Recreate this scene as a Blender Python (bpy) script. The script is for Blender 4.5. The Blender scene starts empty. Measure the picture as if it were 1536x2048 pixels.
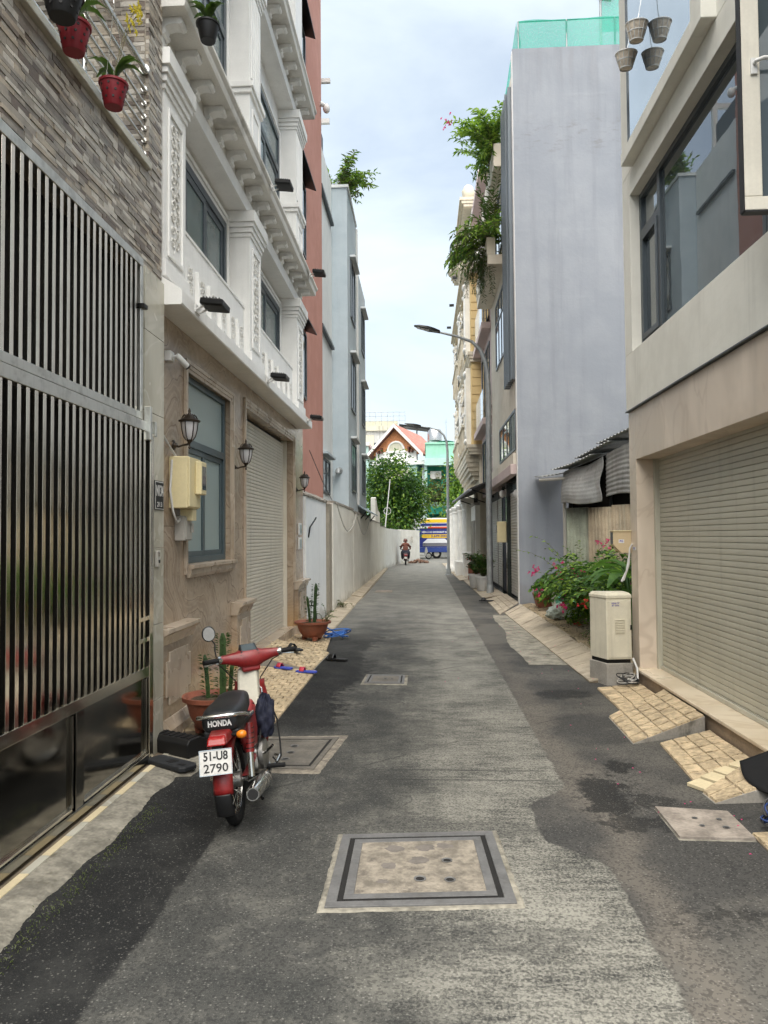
import bpy, math, random
from mathutils import Vector, Matrix, Euler

rad = math.radians
PI = math.pi
scene = bpy.context.scene
C = scene.collection

# ------------------------------------------------------------------ camera
def make_camera():
    yaw, pitch, roll = rad(3.077), rad(1.92), rad(0.45)
    f = Vector((-math.sin(yaw) * math.cos(pitch), math.cos(yaw) * math.cos(pitch), math.sin(pitch)))
    r = Vector((math.cos(yaw), math.sin(yaw), 0))
    u = r.cross(f)
    c, s = math.cos(roll), math.sin(roll)
    right = r * c - u * s
    up = r * s + u * c
    cd = bpy.data.cameras.new('camera')
    cd.sensor_fit = 'HORIZONTAL'
    cd.sensor_width = 36.0
    cd.lens = 36.0 * 1480.0 / 1536.0
    cd.clip_start = 0.05
    cd.clip_end = 3000
    co = bpy.data.objects.new('camera', cd)
    m = Matrix((right, up, -f)).transposed().to_4x4()
    m.translation = Vector((0, 0, 1.62))
    co.matrix_world = m
    C.objects.link(co)
    scene.camera = co
make_camera()

# ------------------------------------------------------------------ sky, sun, exposure
SUN_EL, SUN_AZ = rad(60), rad(181)      # azimuth of the sun measured from +Y towards +X
EXPOSURE = 2.12
SKY_STRENGTH = 0.05
def make_world():
    w = bpy.data.worlds.new('World')
    scene.world = w
    w.use_nodes = True
    nt = w.node_tree
    nt.nodes.clear()
    out = nt.nodes.new('ShaderNodeOutputWorld')
    bg = nt.nodes.new('ShaderNodeBackground')
    bg.inputs['Strength'].default_value = SKY_STRENGTH
    sky = nt.nodes.new('ShaderNodeTexSky')
    sky.sky_type = 'NISHITA'
    sky.sun_disc = False
    sky.sun_elevation = SUN_EL
    sky.sun_rotation = SUN_AZ
    sky.air_density = 1.0
    sky.dust_density = 2.0
    sky.ozone_density = 1.0
    tc = nt.nodes.new('ShaderNodeTexCoord')
    mp = nt.nodes.new('ShaderNodeMapping')
    mp.inputs['Scale'].default_value = (1.0, 1.0, 2.2)
    nz = nt.nodes.new('ShaderNodeTexNoise')
    nz.inputs['Scale'].default_value = 2.1
    nz.inputs['Detail'].default_value = 7
    nz.inputs['Roughness'].default_value = 0.55
    nz.inputs['Distortion'].default_value = 0.4
    rp = nt.nodes.new('ShaderNodeValToRGB')
    rp.color_ramp.elements[0].position = 0.36
    rp.color_ramp.elements[0].color = (0.45, 0.45, 0.45, 1)
    rp.color_ramp.elements[1].position = 0.66
    rp.color_ramp.elements[1].color = (0.97, 0.97, 0.97, 1)
    mx = nt.nodes.new('ShaderNodeMix')
    mx.data_type = 'RGBA'
    mx.inputs[7].default_value = (4.75, 5.3, 5.65, 1)
    L = nt.links.new
    L(tc.outputs['Generated'], mp.inputs['Vector'])
    L(mp.outputs['Vector'], nz.inputs['Vector'])
    L(nz.outputs['Fac'], rp.inputs['Fac'])
    L(rp.outputs['Color'], mx.inputs[0])
    L(sky.outputs['Color'], mx.inputs[6])
    L(mx.outputs[2], bg.inputs['Color'])
    L(bg.outputs['Background'], out.inputs['Surface'])
make_world()

def make_sun():
    sd = bpy.data.lights.new('sun', 'SUN')
    sd.energy = 1.5
    sd.angle = rad(72)
    sd.color = (1.0, 0.95, 0.87)
    so = bpy.data.objects.new('sun', sd)
    d = Vector((math.sin(SUN_AZ) * math.cos(SUN_EL), math.cos(SUN_AZ) * math.cos(SUN_EL), math.sin(SUN_EL)))
    so.rotation_euler = (-d).to_track_quat('-Z', 'Y').to_euler()
    so.location = d * 60
    C.objects.link(so)
make_sun()
vs = scene.view_settings
vs.view_transform = 'Standard'
vs.look = 'None'
vs.gamma = 1.0
vs.use_curve_mapping = False
vs.exposure = EXPOSURE
scene.cycles.max_bounces = 6
scene.cycles.diffuse_bounces = 3
scene.cycles.glossy_bounces = 3
scene.cycles.transmission_bounces = 4
scene.cycles.transparent_max_bounces = 8
scene.cycles.use_denoising = True
scene.cycles.use_adaptive_sampling = True
scene.cycles.adaptive_threshold = 0.03
scene.cycles.caustics_reflective = False
scene.cycles.caustics_refractive = False
scene.cycles.sample_clamp_indirect = 6

# ------------------------------------------------------------------ node helpers
class NT:
    def __init__(s, name):
        m = bpy.data.materials.get(name)
        s.mat = bpy.data.materials.new(name)
        s.mat.use_nodes = True
        s.t = s.mat.node_tree
        s.b = s.t.nodes['Principled BSDF']
        s.out = s.t.nodes['Material Output']
        s._pos = None
    def n(s, typ): return s.t.nodes.new(typ)
    def link(s, a, b): s.t.links.new(a, b)
    def put(s, sock, v):
        if isinstance(v, bpy.types.NodeSocket): s.link(v, sock)
        elif isinstance(v, (tuple, list)) and len(v) == 3 and sock.type == 'RGBA': sock.default_value = (*v, 1)
        else: sock.default_value = v
    def pos(s):
        if s._pos is None: s._pos = s.n('ShaderNodeNewGeometry').outputs['Position']
        return s._pos
    def xyz(s, v=None):
        q = s.n('ShaderNodeSeparateXYZ'); s.put(q.inputs[0], v or s.pos()); return q.outputs
    def comb(s, x, y, z):
        q = s.n('ShaderNodeCombineXYZ')
        for i, v in enumerate((x, y, z)): s.put(q.inputs[i], v)
        return q.outputs[0]
    def m(s, op, a, b=0.0, c=0.0, clamp=False):
        q = s.n('ShaderNodeMath'); q.operation = op; q.use_clamp = clamp
        s.put(q.inputs[0], a); s.put(q.inputs[1], b)
        if op in ('MULTIPLY_ADD', 'SMOOTH_MIN', 'SMOOTH_MAX'): s.put(q.inputs[2], c)
        return q.outputs[0]
    def step(s, v, a, b, lo=0.0, hi=1.0):
        q = s.n('ShaderNodeMapRange'); q.interpolation_type = 'SMOOTHSTEP'
        s.put(q.inputs[0], v); s.put(q.inputs[1], a); s.put(q.inputs[2], b); q.inputs[3].default_value = lo; q.inputs[4].default_value = hi
        return q.outputs[0]
    def vscale(s, sc, v=None, loc=(0, 0, 0), rot=(0, 0, 0)):
        q = s.n('ShaderNodeMapping'); s.put(q.inputs[0], v or s.pos())
        q.inputs['Scale'].default_value = sc; q.inputs['Location'].default_value = loc; q.inputs['Rotation'].default_value = rot
        return q.outputs[0]
    def noise(s, scale, detail=4.0, rough=0.55, vec=None, dist=0.0):
        q = s.n('ShaderNodeTexNoise'); s.put(q.inputs['Vector'], vec or s.pos())
        q.inputs['Scale'].default_value = scale; q.inputs['Detail'].default_value = detail
        q.inputs['Roughness'].default_value = rough; q.inputs['Distortion'].default_value = dist
        return q.outputs['Fac']
    def voro(s, scale, vec=None, feature='F1', out='Distance'):
        q = s.n('ShaderNodeTexVoronoi'); s.put(q.inputs['Vector'], vec or s.pos()); q.feature = feature
        q.inputs['Scale'].default_value = scale
        return q.outputs[out]
    def mix(s, f, a, b, mode='MIX'):
        q = s.n('ShaderNodeMix'); q.data_type = 'RGBA'; q.blend_type = mode
        s.put(q.inputs[0], f); s.put(q.inputs[6], a); s.put(q.inputs[7], b)
        return q.outputs[2]
    def ramp(s, f, stops):
        q = s.n('ShaderNodeValToRGB'); s.put(q.inputs[0], f)
        e = q.color_ramp.elements
        while len(e) < len(stops): e.new(0.5)
        for i, (p, c) in enumerate(stops):
            e[i].position = p; e[i].color = (*c, 1) if len(c) == 3 else c
        return q.outputs[0]
    def bump(s, h, strength=0.3, dist=0.01, normal=None):
        q = s.n('ShaderNodeBump'); s.put(q.inputs['Height'], h)
        q.inputs['Strength'].default_value = strength; q.inputs['Distance'].default_value = dist
        if normal is not None: s.link(normal, q.inputs['Normal'])
        return q.outputs[0]
    def fin(s, col=None, rough=None, metal=None, normal=None, spec=None, **kw):
        b = s.b.inputs
        if col is not None: s.put(b['Base Color'], col)
        if rough is not None: s.put(b['Roughness'], rough)
        if metal is not None: s.put(b['Metallic'], metal)
        if normal is not None: s.put(b['Normal'], normal)
        if spec is not None: s.put(b['Specular IOR Level'], spec)
        for k, v in kw.items(): s.put(b[k.replace('_', ' ')], v)
        return s.mat

def sc3(c, k): return tuple(min(1.0, x * k) for x in c)

def plain(name, col, rough=0.6, metal=0.0, var=0.12, scale=3.0, fine=60.0, bump=0.15, bdist=0.004, streak=0.0, dirt=None, spec=0.5, randv=0.0, dirt_amt=0.5, **kw):
    """a worn real-world surface: two noises of tone, fine bump, optional streaks of run-off dirt"""
    k = NT(name)
    n1 = k.noise(scale, 3, 0.6)
    n2 = k.noise(fine, 1, 0.6)
    t = k.m('ADD', k.m('MULTIPLY', n1, 0.7), k.m('MULTIPLY', n2, 0.3))
    c = k.mix(k.step(t, 0.3, 0.7), sc3(col, 1 - var), sc3(col, 1 + var))
    if streak:
        sv = k.vscale((9, 9, 0.55))
        sn = k.noise(1.0, 3, 0.65, vec=sv)
        c = k.mix(k.step(sn, 0.5, 0.75, 0, streak), c, dirt or sc3(col, 0.45))
    if dirt and not streak:
        dn = k.noise(scale * 0.7, 4, 0.7, vec=k.vscale((1, 1, 1), loc=(5.3, 2.1, 7.7)))
        c = k.mix(k.step(dn, 0.52, 0.72, 0, dirt_amt), c, dirt)
    if randv:
        oi = k.n('ShaderNodeObjectInfo').outputs['Random']
        f = k.m('MULTIPLY_ADD', oi, 2 * randv, 1 - randv)
        c = k.mix(1.0, c, k.comb(f, f, f), 'MULTIPLY')
    nrm = k.bump(k.noise(fine * 1.3, 2, 0.6), bump, bdist) if bump else None
    rg = k.m('MULTIPLY_ADD', n1, 0.2, rough - 0.1, clamp=True)
    return k.fin(c, rg, metal, nrm, spec, **kw)

# ------------------------------------------------------------------ mesh helpers
class MB:
    def __init__(s): s.v = []; s.f = []; s.mi = []; s.cur = 0
    def add(s, vs, fs):
        o = len(s.v); s.v.extend([tuple(p) for p in vs])
        for f in fs: s.f.append([i + o for i in f]); s.mi.append(s.cur)
        return s
    def box(s, x0, x1, y0, y1, z0, z1):
        return s.add([(x0, y0, z0), (x1, y0, z0), (x1, y1, z0), (x0, y1, z0), (x0, y0, z1), (x1, y0, z1), (x1, y1, z1), (x0, y1, z1)],
                     [(0, 3, 2, 1), (4, 5, 6, 7), (0, 1, 5, 4), (1, 2, 6, 5), (2, 3, 7, 6), (3, 0, 4, 7)])
    def obox(s, c, size, rot=(0, 0, 0)):
        m = Euler(rot).to_matrix(); a, b, d = size[0] / 2, size[1] / 2, size[2] / 2
        vs = [Vector(c) + m @ Vector(p) for p in ((-a, -b, -d), (a, -b, -d), (a, b, -d), (-a, b, -d), (-a, -b, d), (a, -b, d), (a, b, d), (-a, b, d))]
        return s.add(vs, [(0, 3, 2, 1), (4, 5, 6, 7), (0, 1, 5, 4), (1, 2, 6, 5), (2, 3, 7, 6), (3, 0, 4, 7)])
    def hexa(s, lo, hi):
        return s.add(list(lo) + list(hi), [(0, 3, 2, 1), (4, 5, 6, 7), (0, 1, 5, 4), (1, 2, 6, 5), (2, 3, 7, 6), (3, 0, 4, 7)])
    def tube(s, pts, r, n=8, caps=True, sec=None):
        pts = [Vector(p) for p in pts]; k = len(pts)
        rs = r if isinstance(r, (list, tuple)) else [r] * k
        vs = []; ref = None
        for i, p in enumerate(pts):
            t = (pts[min(i + 1, k - 1)] - pts[max(i - 1, 0)])
            if t.length < 1e-9: t = Vector((0, 0, 1))
            t.normalize()
            if ref is None:
                ref = Vector((0, 0, 1)) if abs(t.z) < 0.9 else Vector((1, 0, 0))
            a = (ref - t * ref.dot(t))
            if a.length < 1e-6: a = t.orthogonal()
            a.normalize(); b = t.cross(a); ref = a
            for j in range(n):
                an = 2 * PI * j / n; q = rs[i] * (sec[j % len(sec)] if sec else 1)
                vs.append(p + a * (math.cos(an) * q) + b * (math.sin(an) * q))
        fs = []
        for i in range(k - 1):
            for j in range(n):
                j2 = (j + 1) % n
                fs.append((i * n + j, i * n + j2, (i + 1) * n + j2, (i + 1) * n + j))
        if caps:
            fs.append(tuple(reversed(range(n)))); fs.append(tuple(range((k - 1) * n, k * n)))
        return s.add(vs, fs)
    def cyl(s, p0, p1, r0, r1=None, n=12): return s.tube([p0, p1], [r0, r0 if r1 is None else r1], n)
    def ring(s, c, R, r, axis='z', n=24, m=8, sx=1.0):
        vs = []; fs = []; c = Vector(c)
        for i in range(n):
            a = 2 * PI * i / n; ca, sa = math.cos(a), math.sin(a)
            for j in range(m):
                b = 2 * PI * j / m; d = R + r * math.cos(b); h = r * sx * math.sin(b)
                p = {'z': (d * ca, d * sa, h), 'x': (h, d * ca, d * sa), 'y': (d * ca, h, d * sa)}[axis]
                vs.append(c + Vector(p))
        for i in range(n):
            for j in range(m):
                i2, j2 = (i + 1) % n, (j + 1) % m
                fs.append((i * m + j, i2 * m + j, i2 * m + j2, i * m + j2))
        return s.add(vs, fs)
    def lathe(s, prof, c=(0, 0, 0), n=18, caps=True, wob=0.0):
        vs = []; fs = []; c = Vector(c); k = len(prof)
        for (r, z) in prof:
            for j in range(n):
                a = 2 * PI * j / n; w = 1 + wob * math.cos(3 * a)
                vs.append(c + Vector((r * w * math.cos(a), r * w * math.sin(a), z)))
        for i in range(k - 1):
            for j in range(n):
                j2 = (j + 1) % n
                fs.append((i * n + j, i * n + j2, (i + 1) * n + j2, (i + 1) * n + j))
        if caps:
            fs.append(tuple(reversed(range(n)))); fs.append(tuple(range((k - 1) * n, k * n)))
        return s.add(vs, fs)
    def prism(s, poly, axis, a, b):
        """poly of 2-D points extruded along axis from a to b; for x: (y,z); y: (x,z); z: (x,y)"""
        def p3(p, h): return {'x': (h, p[0], p[1]), 'y': (p[0], h, p[1]), 'z': (p[0], p[1], h)}[axis]
        n = len(poly)
        vs = [p3(p, a) for p in poly] + [p3(p, b) for p in poly]
        fs = [tuple(range(n)), tuple(reversed(range(n, 2 * n)))] + [(i, n + i, n + (i + 1) % n, (i + 1) % n) for i in range(n)]
        return s.add(vs, fs)
    def grid(s, fn, nu, nv):
        vs = [fn(i / nu, j / nv) for i in range(nu + 1) for j in range(nv + 1)]
        fs = [(i * (nv + 1) + j, (i + 1) * (nv + 1) + j, (i + 1) * (nv + 1) + j + 1, i * (nv + 1) + j + 1) for i in range(nu) for j in range(nv)]
        return s.add(vs, fs)
    def ell(s, c, r, nu=12, nv=8, jit=0.0, rng=None):
        vs = []; fs = []; c = Vector(c)
        for i in range(nv + 1):
            th = PI * i / nv
            for j in range(nu):
                a = 2 * PI * j / nu; q = 1 + (rng.uniform(-jit, jit) if rng else 0)
                vs.append(c + Vector((r[0] * math.sin(th) * math.cos(a) * q, r[1] * math.sin(th) * math.sin(a) * q, r[2] * math.cos(th) * q)))
        for i in range(nv):
            for j in range(nu):
                j2 = (j + 1) % nu
                fs.append((i * nu + j, (i + 1) * nu + j, (i + 1) * nu + j2, i * nu + j2))
        return s.add(vs, fs)
    def leaf(s, p, d, up, ln, w, fold=0.25, droop=0.15):
        d = d.normalized(); sd = d.cross(up)
        if sd.length < 1e-5: sd = d.orthogonal()
        sd.normalize(); nn = sd.cross(d)
        mid = p + d * (ln * 0.45)
        tip = p + d * ln - nn * (ln * droop)
        return s.add([p, mid + sd * (w / 2) + nn * (w * fold), tip, mid - sd * (w / 2) + nn * (w * fold)], [(0, 1, 2), (0, 2, 3)])
    def mesh(s, name, mats, smooth=None):
        me = bpy.data.meshes.new(name)
        me.from_pydata(s.v, [], s.f)
        for m in (mats if isinstance(mats, (list, tuple)) else [mats]): me.materials.append(m)
        if any(s.mi): me.polygons.foreach_set('material_index', s.mi)
        if smooth is not None:
            me.polygons.foreach_set('use_smooth', [True] * len(me.polygons))
            me.update()
            me.set_sharp_from_angle(angle=rad(smooth))
        me.update()
        return me
    def build(s, name, mats, parent=None, smooth=None, bevel=0.0, loc=None, rot=None, seg=2):
        return link(name, s.mesh(name, mats, smooth), parent, bevel, loc, rot, seg)

def link(name, me, parent=None, bevel=0.0, loc=None, rot=None, seg=2):
    o = bpy.data.objects.new(name, me)
    C.objects.link(o)
    if parent is not None: o.parent = parent
    if loc is not None: o.location = loc
    if rot is not None: o.rotation_euler = rot
    if bevel:
        b = o.modifiers.new('bevel', 'BEVEL'); b.width = bevel; b.segments = seg; b.limit_method = 'ANGLE'; b.angle_limit = rad(40)
    return o

def tag(o, label, cat, group=None, kind=None):
    o['label'] = label; o['category'] = cat
    if group: o['group'] = group
    if kind: o['kind'] = kind
    return o
def struct(o): o['kind'] = 'structure'; return o
def thing(name, label, cat, loc=(0, 0, 0), rot=(0, 0, 0), group=None, scale=None):
    o = bpy.data.objects.new(name, None)
    C.objects.link(o); o.location = loc; o.rotation_euler = rot; o.empty_display_size = 0.1
    if scale: o.scale = (scale,) * 3
    return tag(o, label, cat, group)
def bx(name, x0, x1, y0, y1, z0, z1, m, parent=None, bevel=0.0):
    return MB().box(x0, x1, y0, y1, z0, z1).build(name, m, parent, bevel=bevel)
def dup(root, loc=None, rot=None, label=None, group=None):
    r = root.copy(); C.objects.link(r)
    if loc is not None: r.location = loc
    if rot is not None: r.rotation_euler = rot
    if label: r['label'] = label
    if group: r['group'] = group
    for ch in list(root.children):
        c = ch.copy(); C.objects.link(c); c.parent = r; c.matrix_parent_inverse = ch.matrix_parent_inverse
        for g in list(ch.children):
            d = g.copy(); C.objects.link(d); d.parent = c; d.matrix_parent_inverse = g.matrix_parent_inverse
    return r
def text(name, body, size, m, parent, loc, rot, width=None, extrude=0.001, bold=0.0, align='CENTER'):
    cu = bpy.data.curves.new(name, 'FONT'); cu.body = body; cu.size = size; cu.extrude = extrude
    cu.align_x = align; cu.align_y = 'CENTER'; cu.offset = bold; cu.resolution_u = 3
    tmp = bpy.data.objects.new(name, cu); C.objects.link(tmp)
    dg = bpy.context.evaluated_depsgraph_get(); dg.update()
    me = bpy.data.meshes.new_from_object(tmp.evaluated_get(dg))
    bpy.data.objects.remove(tmp); bpy.data.curves.remove(cu)
    if width:
        xs = [v.co.x for v in me.vertices]; k = width / max(1e-6, max(xs) - min(xs))
        for v in me.vertices: v.co.x *= k
    me.materials.clear(); me.materials.append(m)
    return link(name, me, parent, loc=loc, rot=rot)
FACE_L = (PI / 2, 0, PI / 2)     # text readable on a wall that faces +X
FACE_R = (PI / 2, 0, -PI / 2)    # on a wall that faces -X
FACE_C = (PI / 2, 0, 0)          # on a wall that faces the camera (-Y)

# ------------------------------------------------------------------ materials
def road_material():
    k = NT('road_asphalt')
    o = k.xyz(); x, y = o[0], o[1]
    w1 = k.m('SUBTRACT', k.noise(0.9, 4, 0.6), 0.5)
    w2 = k.m('SUBTRACT', k.noise(7.0, 5, 0.65), 0.5)
    w3 = k.m('SUBTRACT', k.noise(34.0, 4, 0.7), 0.5)
    xd = k.m('ADD', x, k.m('ADD', k.m('MULTIPLY', w1, 0.9), k.m('MULTIPLY', w2, 0.25)))
    xe = k.m('ADD', x, k.m('ADD', k.m('MULTIPLY', w2, 0.07), k.m('MULTIPLY', w3, 0.05)))
    speck = k.noise(190, 2, 0.7)
    speck2 = k.noise(75, 3, 0.75)
    patch = k.noise(1.7, 6, 0.65)
    grain = k.voro(110, out='Color')
    gr = k.xyz(grain)[0]
    # base worn asphalt
    base = k.mix(k.step(patch, 0.32, 0.7), (0.04, 0.041, 0.039), (0.092, 0.09, 0.081))
    base = k.mix(k.step(speck, 0.5, 0.75, 0, 0.45), base, (0.19, 0.182, 0.16))
    mott = k.noise(9, 5, 0.75)
    base = k.mix(k.step(k.m('ADD', k.m('MULTIPLY', mott, 0.6), k.m('MULTIPLY', patch, 0.4)), 0.5, 0.62, 0, 0.55), base, (0.15, 0.145, 0.125))
    # cement-pale worn band down the middle of the lane
    pl = k.step(k.m('ADD', xd, k.m('MULTIPLY', k.m('SUBTRACT', k.noise(2.3, 5, 0.7), 0.5), 1.1)), -0.55, 0.5)
    ripple = k.noise(1.0, 5, 0.7, vec=k.vscale((4, 26, 4)))
    pl = k.m('MULTIPLY', pl, k.step(k.m('ADD', k.m('MULTIPLY', speck2, 0.5), k.m('ADD', k.m('MULTIPLY', patch, 0.3), k.m('MULTIPLY', ripple, 0.32))), 0.45, 0.62))
    pl = k.m('MULTIPLY', pl, k.step(y, 34, 16, 0.8, 1.0))
    base = k.mix(k.m('MULTIPLY', pl, 0.88), base, k.mix(patch, (0.235, 0.226, 0.193), (0.35, 0.336, 0.288)))
    # newer smooth grey strip on the right, with a rounded bulge and a crisp edge
    bul = k.step(k.m('ABSOLUTE', k.m('SUBTRACT', y, 4.3)), 0.62, 0.2, 0, 0.27)
    edge = k.m('SUBTRACT', 0.885, bul)
    rs = k.step(k.m('SUBTRACT', xe, edge), -0.006, 0.012)
    dust = k.noise(1.3, 5, 0.6, vec=k.vscale((1, 1, 1), loc=(3, 9, 1)))
    gcol = k.mix(k.step(dust, 0.42, 0.62), (0.066, 0.064, 0.06), (0.118, 0.111, 0.098))
    gcol = k.mix(k.step(speck, 0.58, 0.8, 0, 0.4), gcol, (0.25, 0.23, 0.2))
    sand = k.m('MULTIPLY', k.step(k.m('ABSOLUTE', k.m('SUBTRACT', xd, 0.98)), 0.24, 0.02), k.step(y, 12, 6, 0.2, 0.6))
    gcol = k.mix(sand, gcol, (0.175, 0.155, 0.13))
    def blot(cx, cy, rx, ry, amt):
        dx = k.m('DIVIDE', k.m('SUBTRACT', k.m('ADD', x, k.m('MULTIPLY', w2, 0.5)), cx), rx)
        dy = k.m('DIVIDE', k.m('SUBTRACT', k.m('ADD', y, k.m('MULTIPLY', w2, 0.8)), cy), ry)
        d = k.m('SQRT', k.m('ADD', k.m('MULTIPLY', dx, dx), k.m('MULTIPLY', dy, dy)))
        d = k.m('ADD', d, k.m('MULTIPLY', w3, 0.9))
        return k.step(d, 1.05, 0.75, 0, amt)
    stain = k.m('MAXIMUM', blot(1.12, 4.75, 0.17, 0.42, 0.85), k.m('MAXIMUM', blot(1.33, 5.3, 0.1, 0.14, 0.85), blot(1.36, 4.62, 0.14, 0.12, 0.6)))
    stain = k.m('MAXIMUM', stain, k.m('MAXIMUM', blot(1.42, 7.7, 0.32, 0.25, 0.75), blot(1.2, 4.27, 0.3, 0.1, 0.7)))
    stain = k.m('MAXIMUM', stain, blot(1.35, 3.28, 0.35, 0.05, 0.55))
    gcol = k.mix(stain, gcol, (0.018, 0.018, 0.0175))
    base = k.mix(rs, base, gcol)
    # darker relaid asphalt along the gate and beside the left ramp
    dl = k.m('MULTIPLY', k.step(k.m('ADD', xe, k.m('MULTIPLY', w1, 0.3)), -1.13, -1.16), k.step(y, 6.4, 4.6))
    dark = k.mix(k.step(speck, 0.55, 0.75), (0.011, 0.0115, 0.012), (0.07, 0.07, 0.067))
    dark = k.mix(k.step(k.noise(3.1, 5, 0.7), 0.42, 0.66, 0, 0.75), dark, (0.036, 0.036, 0.034))
    dp = k.m('MULTIPLY', k.step(k.m('ADD', xd, k.m('MULTIPLY', w2, 0.4)), -0.72, -0.86), k.m('MULTIPLY', k.step(y, 6.0, 6.5), k.step(y, 13.2, 11.4)))
    base = k.mix(k.m('MULTIPLY', k.m('MAXIMUM', dl, dp), 0.93), base, dark)
    base = k.mix(k.m('MAXIMUM', blot(0.18, 4.15, 0.75, 0.16, 0.4), blot(-0.05, 3.05, 0.8, 0.13, 0.45)), base, (0.05, 0.05, 0.048))
    # transverse saw joints and cracks
    j1 = k.step(k.m('ABSOLUTE', k.m('SUBTRACT', k.m('ADD', y, k.m('MULTIPLY', w2, 0.05)), 5.2)), 0.02, 0.007, 0, 0.6)
    j2 = k.step(k.m('ABSOLUTE', k.m('SUBTRACT', k.m('ADD', y, k.m('MULTIPLY', w2, 0.05)), 5.0)), 0.02, 0.007, 0, 0.6)
    js = k.m('MULTIPLY', k.m('MAXIMUM', j1, j2), k.m('MULTIPLY', k.step(x, -0.4, -0.3), k.step(x, 0.85, 0.75)))
    base = k.mix(js, base, (0.04, 0.04, 0.038))
    cr = k.step(k.voro(0.55, vec=k.vscale((1, 1, 0), v=k.comb(k.m('ADD', x, k.m('MULTIPLY', w2, 0.5)), k.m('ADD', y, k.m('MULTIPLY', w2, 0.5)), 0.0)), feature='DISTANCE_TO_EDGE'), 0.009, 0.003, 0, 0.55)
    base = k.mix(k.m('MULTIPLY', cr, k.step(patch, 0.45, 0.6)), base, (0.03, 0.03, 0.03))
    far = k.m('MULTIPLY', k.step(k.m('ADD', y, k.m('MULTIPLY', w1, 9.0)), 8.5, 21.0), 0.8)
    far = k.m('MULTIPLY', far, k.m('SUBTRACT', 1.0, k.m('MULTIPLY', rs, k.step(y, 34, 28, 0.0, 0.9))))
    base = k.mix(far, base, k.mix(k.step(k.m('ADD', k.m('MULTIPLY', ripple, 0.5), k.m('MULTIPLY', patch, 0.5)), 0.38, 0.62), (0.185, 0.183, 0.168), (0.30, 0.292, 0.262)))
    # individual aggregate grains
    vd = k.n('ShaderNodeTexVoronoi'); k.put(vd.inputs['Vector'], k.pos()); vd.inputs['Scale'].default_value = 95
    gv = k.xyz(vd.outputs['Color'])
    gs = k.m('MULTIPLY', k.step(vd.outputs['Distance'], 0.5, 0.25), k.step(gv[1], 0.72, 0.86))
    near = k.step(y, 14, 5, 0.25, 1.0)
    base = k.mix(k.m('MULTIPLY', k.m('MULTIPLY', gs, near), 0.3), base, k.mix(0.5, base, (0.62, 0.60, 0.54)))
    base = k.mix(k.m('MULTIPLY', k.m('MULTIPLY', k.step(gv[2], 0.6, 0.8), near), 0.45), base, (0.02, 0.02, 0.02))
    # stray bright grit
    grit = k.step(k.voro(26, vec=k.vscale((1, 1, 0.2))), 0.075, 0.045, 0, 0.55)
    base = k.mix(k.m('MULTIPLY', grit, k.step(gr, 0.4, 0.7)), base, (0.42, 0.4, 0.36))
    h = k.m('ADD', k.m('MULTIPLY', speck2, 0.6), k.m('ADD', k.m('MULTIPLY', gr, 0.35), k.m('MULTIPLY', patch, 1.2)))
    rg = k.m('SUBTRACT', k.m('MULTIPLY_ADD', patch, 0.2, 0.68), k.m('MULTIPLY', stain, 0.2))
    return k.fin(base, rg, 0, k.bump(h, 0.6, 0.007), 0.15)

def marble_material():
    """brown polished stone with swirling veins"""
    k = NT('brown_marble')
    o = k.xyz()
    w1 = k.noise(0.75, 2, 0.5); w2 = k.noise(2.6, 2, 0.5)
    q = k.m('ADD', k.m('MULTIPLY', o[2], 2.3), k.m('ADD', k.m('MULTIPLY', o[1], 1.5), k.m('ADD', k.m('MULTIPLY', w1, 7.5), k.m('MULTIPLY', w2, 1.1))))
    bands = k.m('SINE', k.m('MULTIPLY', q, 5.2))
    fine = k.m('SINE', k.m('MULTIPLY', q, 23.0))
    c = k.mix(k.step(w1, 0.3, 0.7), (0.30, 0.225, 0.155), (0.43, 0.34, 0.25))
    c = k.mix(k.step(bands, 0.0, 0.95, 0, 0.5), c, (0.27, 0.2, 0.14))
    c = k.mix(k.step(k.m('ABSOLUTE', bands), 0.13, 0.02, 0, 0.75), c, (0.15, 0.095, 0.06))
    c = k.mix(k.step(fine, 0.2, 1.0, 0, 0.28), c, (0.50, 0.41, 0.31))
    g = k.noise(13, 5, 0.7)
    c = k.mix(k.step(g, 0.48, 0.68, 0, 0.5), c, (0.22, 0.155, 0.1))
    c = k.mix(k.step(k.noise(5, 4, 0.6, vec=k.vscale((1, 1, 2.2), loc=(4, 1, 2))), 0.5, 0.7, 0, 0.35), c, (0.47, 0.40, 0.32))
    st = k.m('MULTIPLY', k.step(k.noise(1.6, 4, 0.6), 0.42, 0.62), k.step(o[2], 0.8, 0.1))
    c = k.mix(k.m('MULTIPLY', st, 0.6), c, (0.56, 0.33, 0.13))
    return k.fin(c, k.m('MULTIPLY_ADD', g, 0.14, 0.13), 0, None, 0.55)

def slab_material(name, a, b, vein, rough=0.3, randv=0.06):
    k = NT(name)
    n = k.noise(1.6, 3, 0.5, vec=k.vscale((1, 1, 0.6)), dist=0.8)
    c = k.mix(k.step(n, 0.3, 0.7), a, b)
    v = k.step(k.m('ABSOLUTE', k.m('SUBTRACT', k.noise(1.1, 3, 0.5, dist=1.4), 0.5)), 0.03, 0.004, 0, 0.35)
    c = k.mix(v, c, vein)
    c = k.mix(k.step(k.noise(1.0, 3, 0.6, vec=k.vscale((5, 5, 0.5))), 0.5, 0.8, 0, 0.2), c, sc3(a, 0.55))
    f = k.m('MULTIPLY_ADD', k.n('ShaderNodeObjectInfo').outputs['Random'], 2 * randv, 1 - randv)
    c = k.mix(1.0, c, k.comb(f, f, f), 'MULTIPLY')
    return k.fin(c, k.m('MULTIPLY_ADD', k.noise(3, 2, 0.5), 0.2, rough - 0.1), 0, None)

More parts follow.
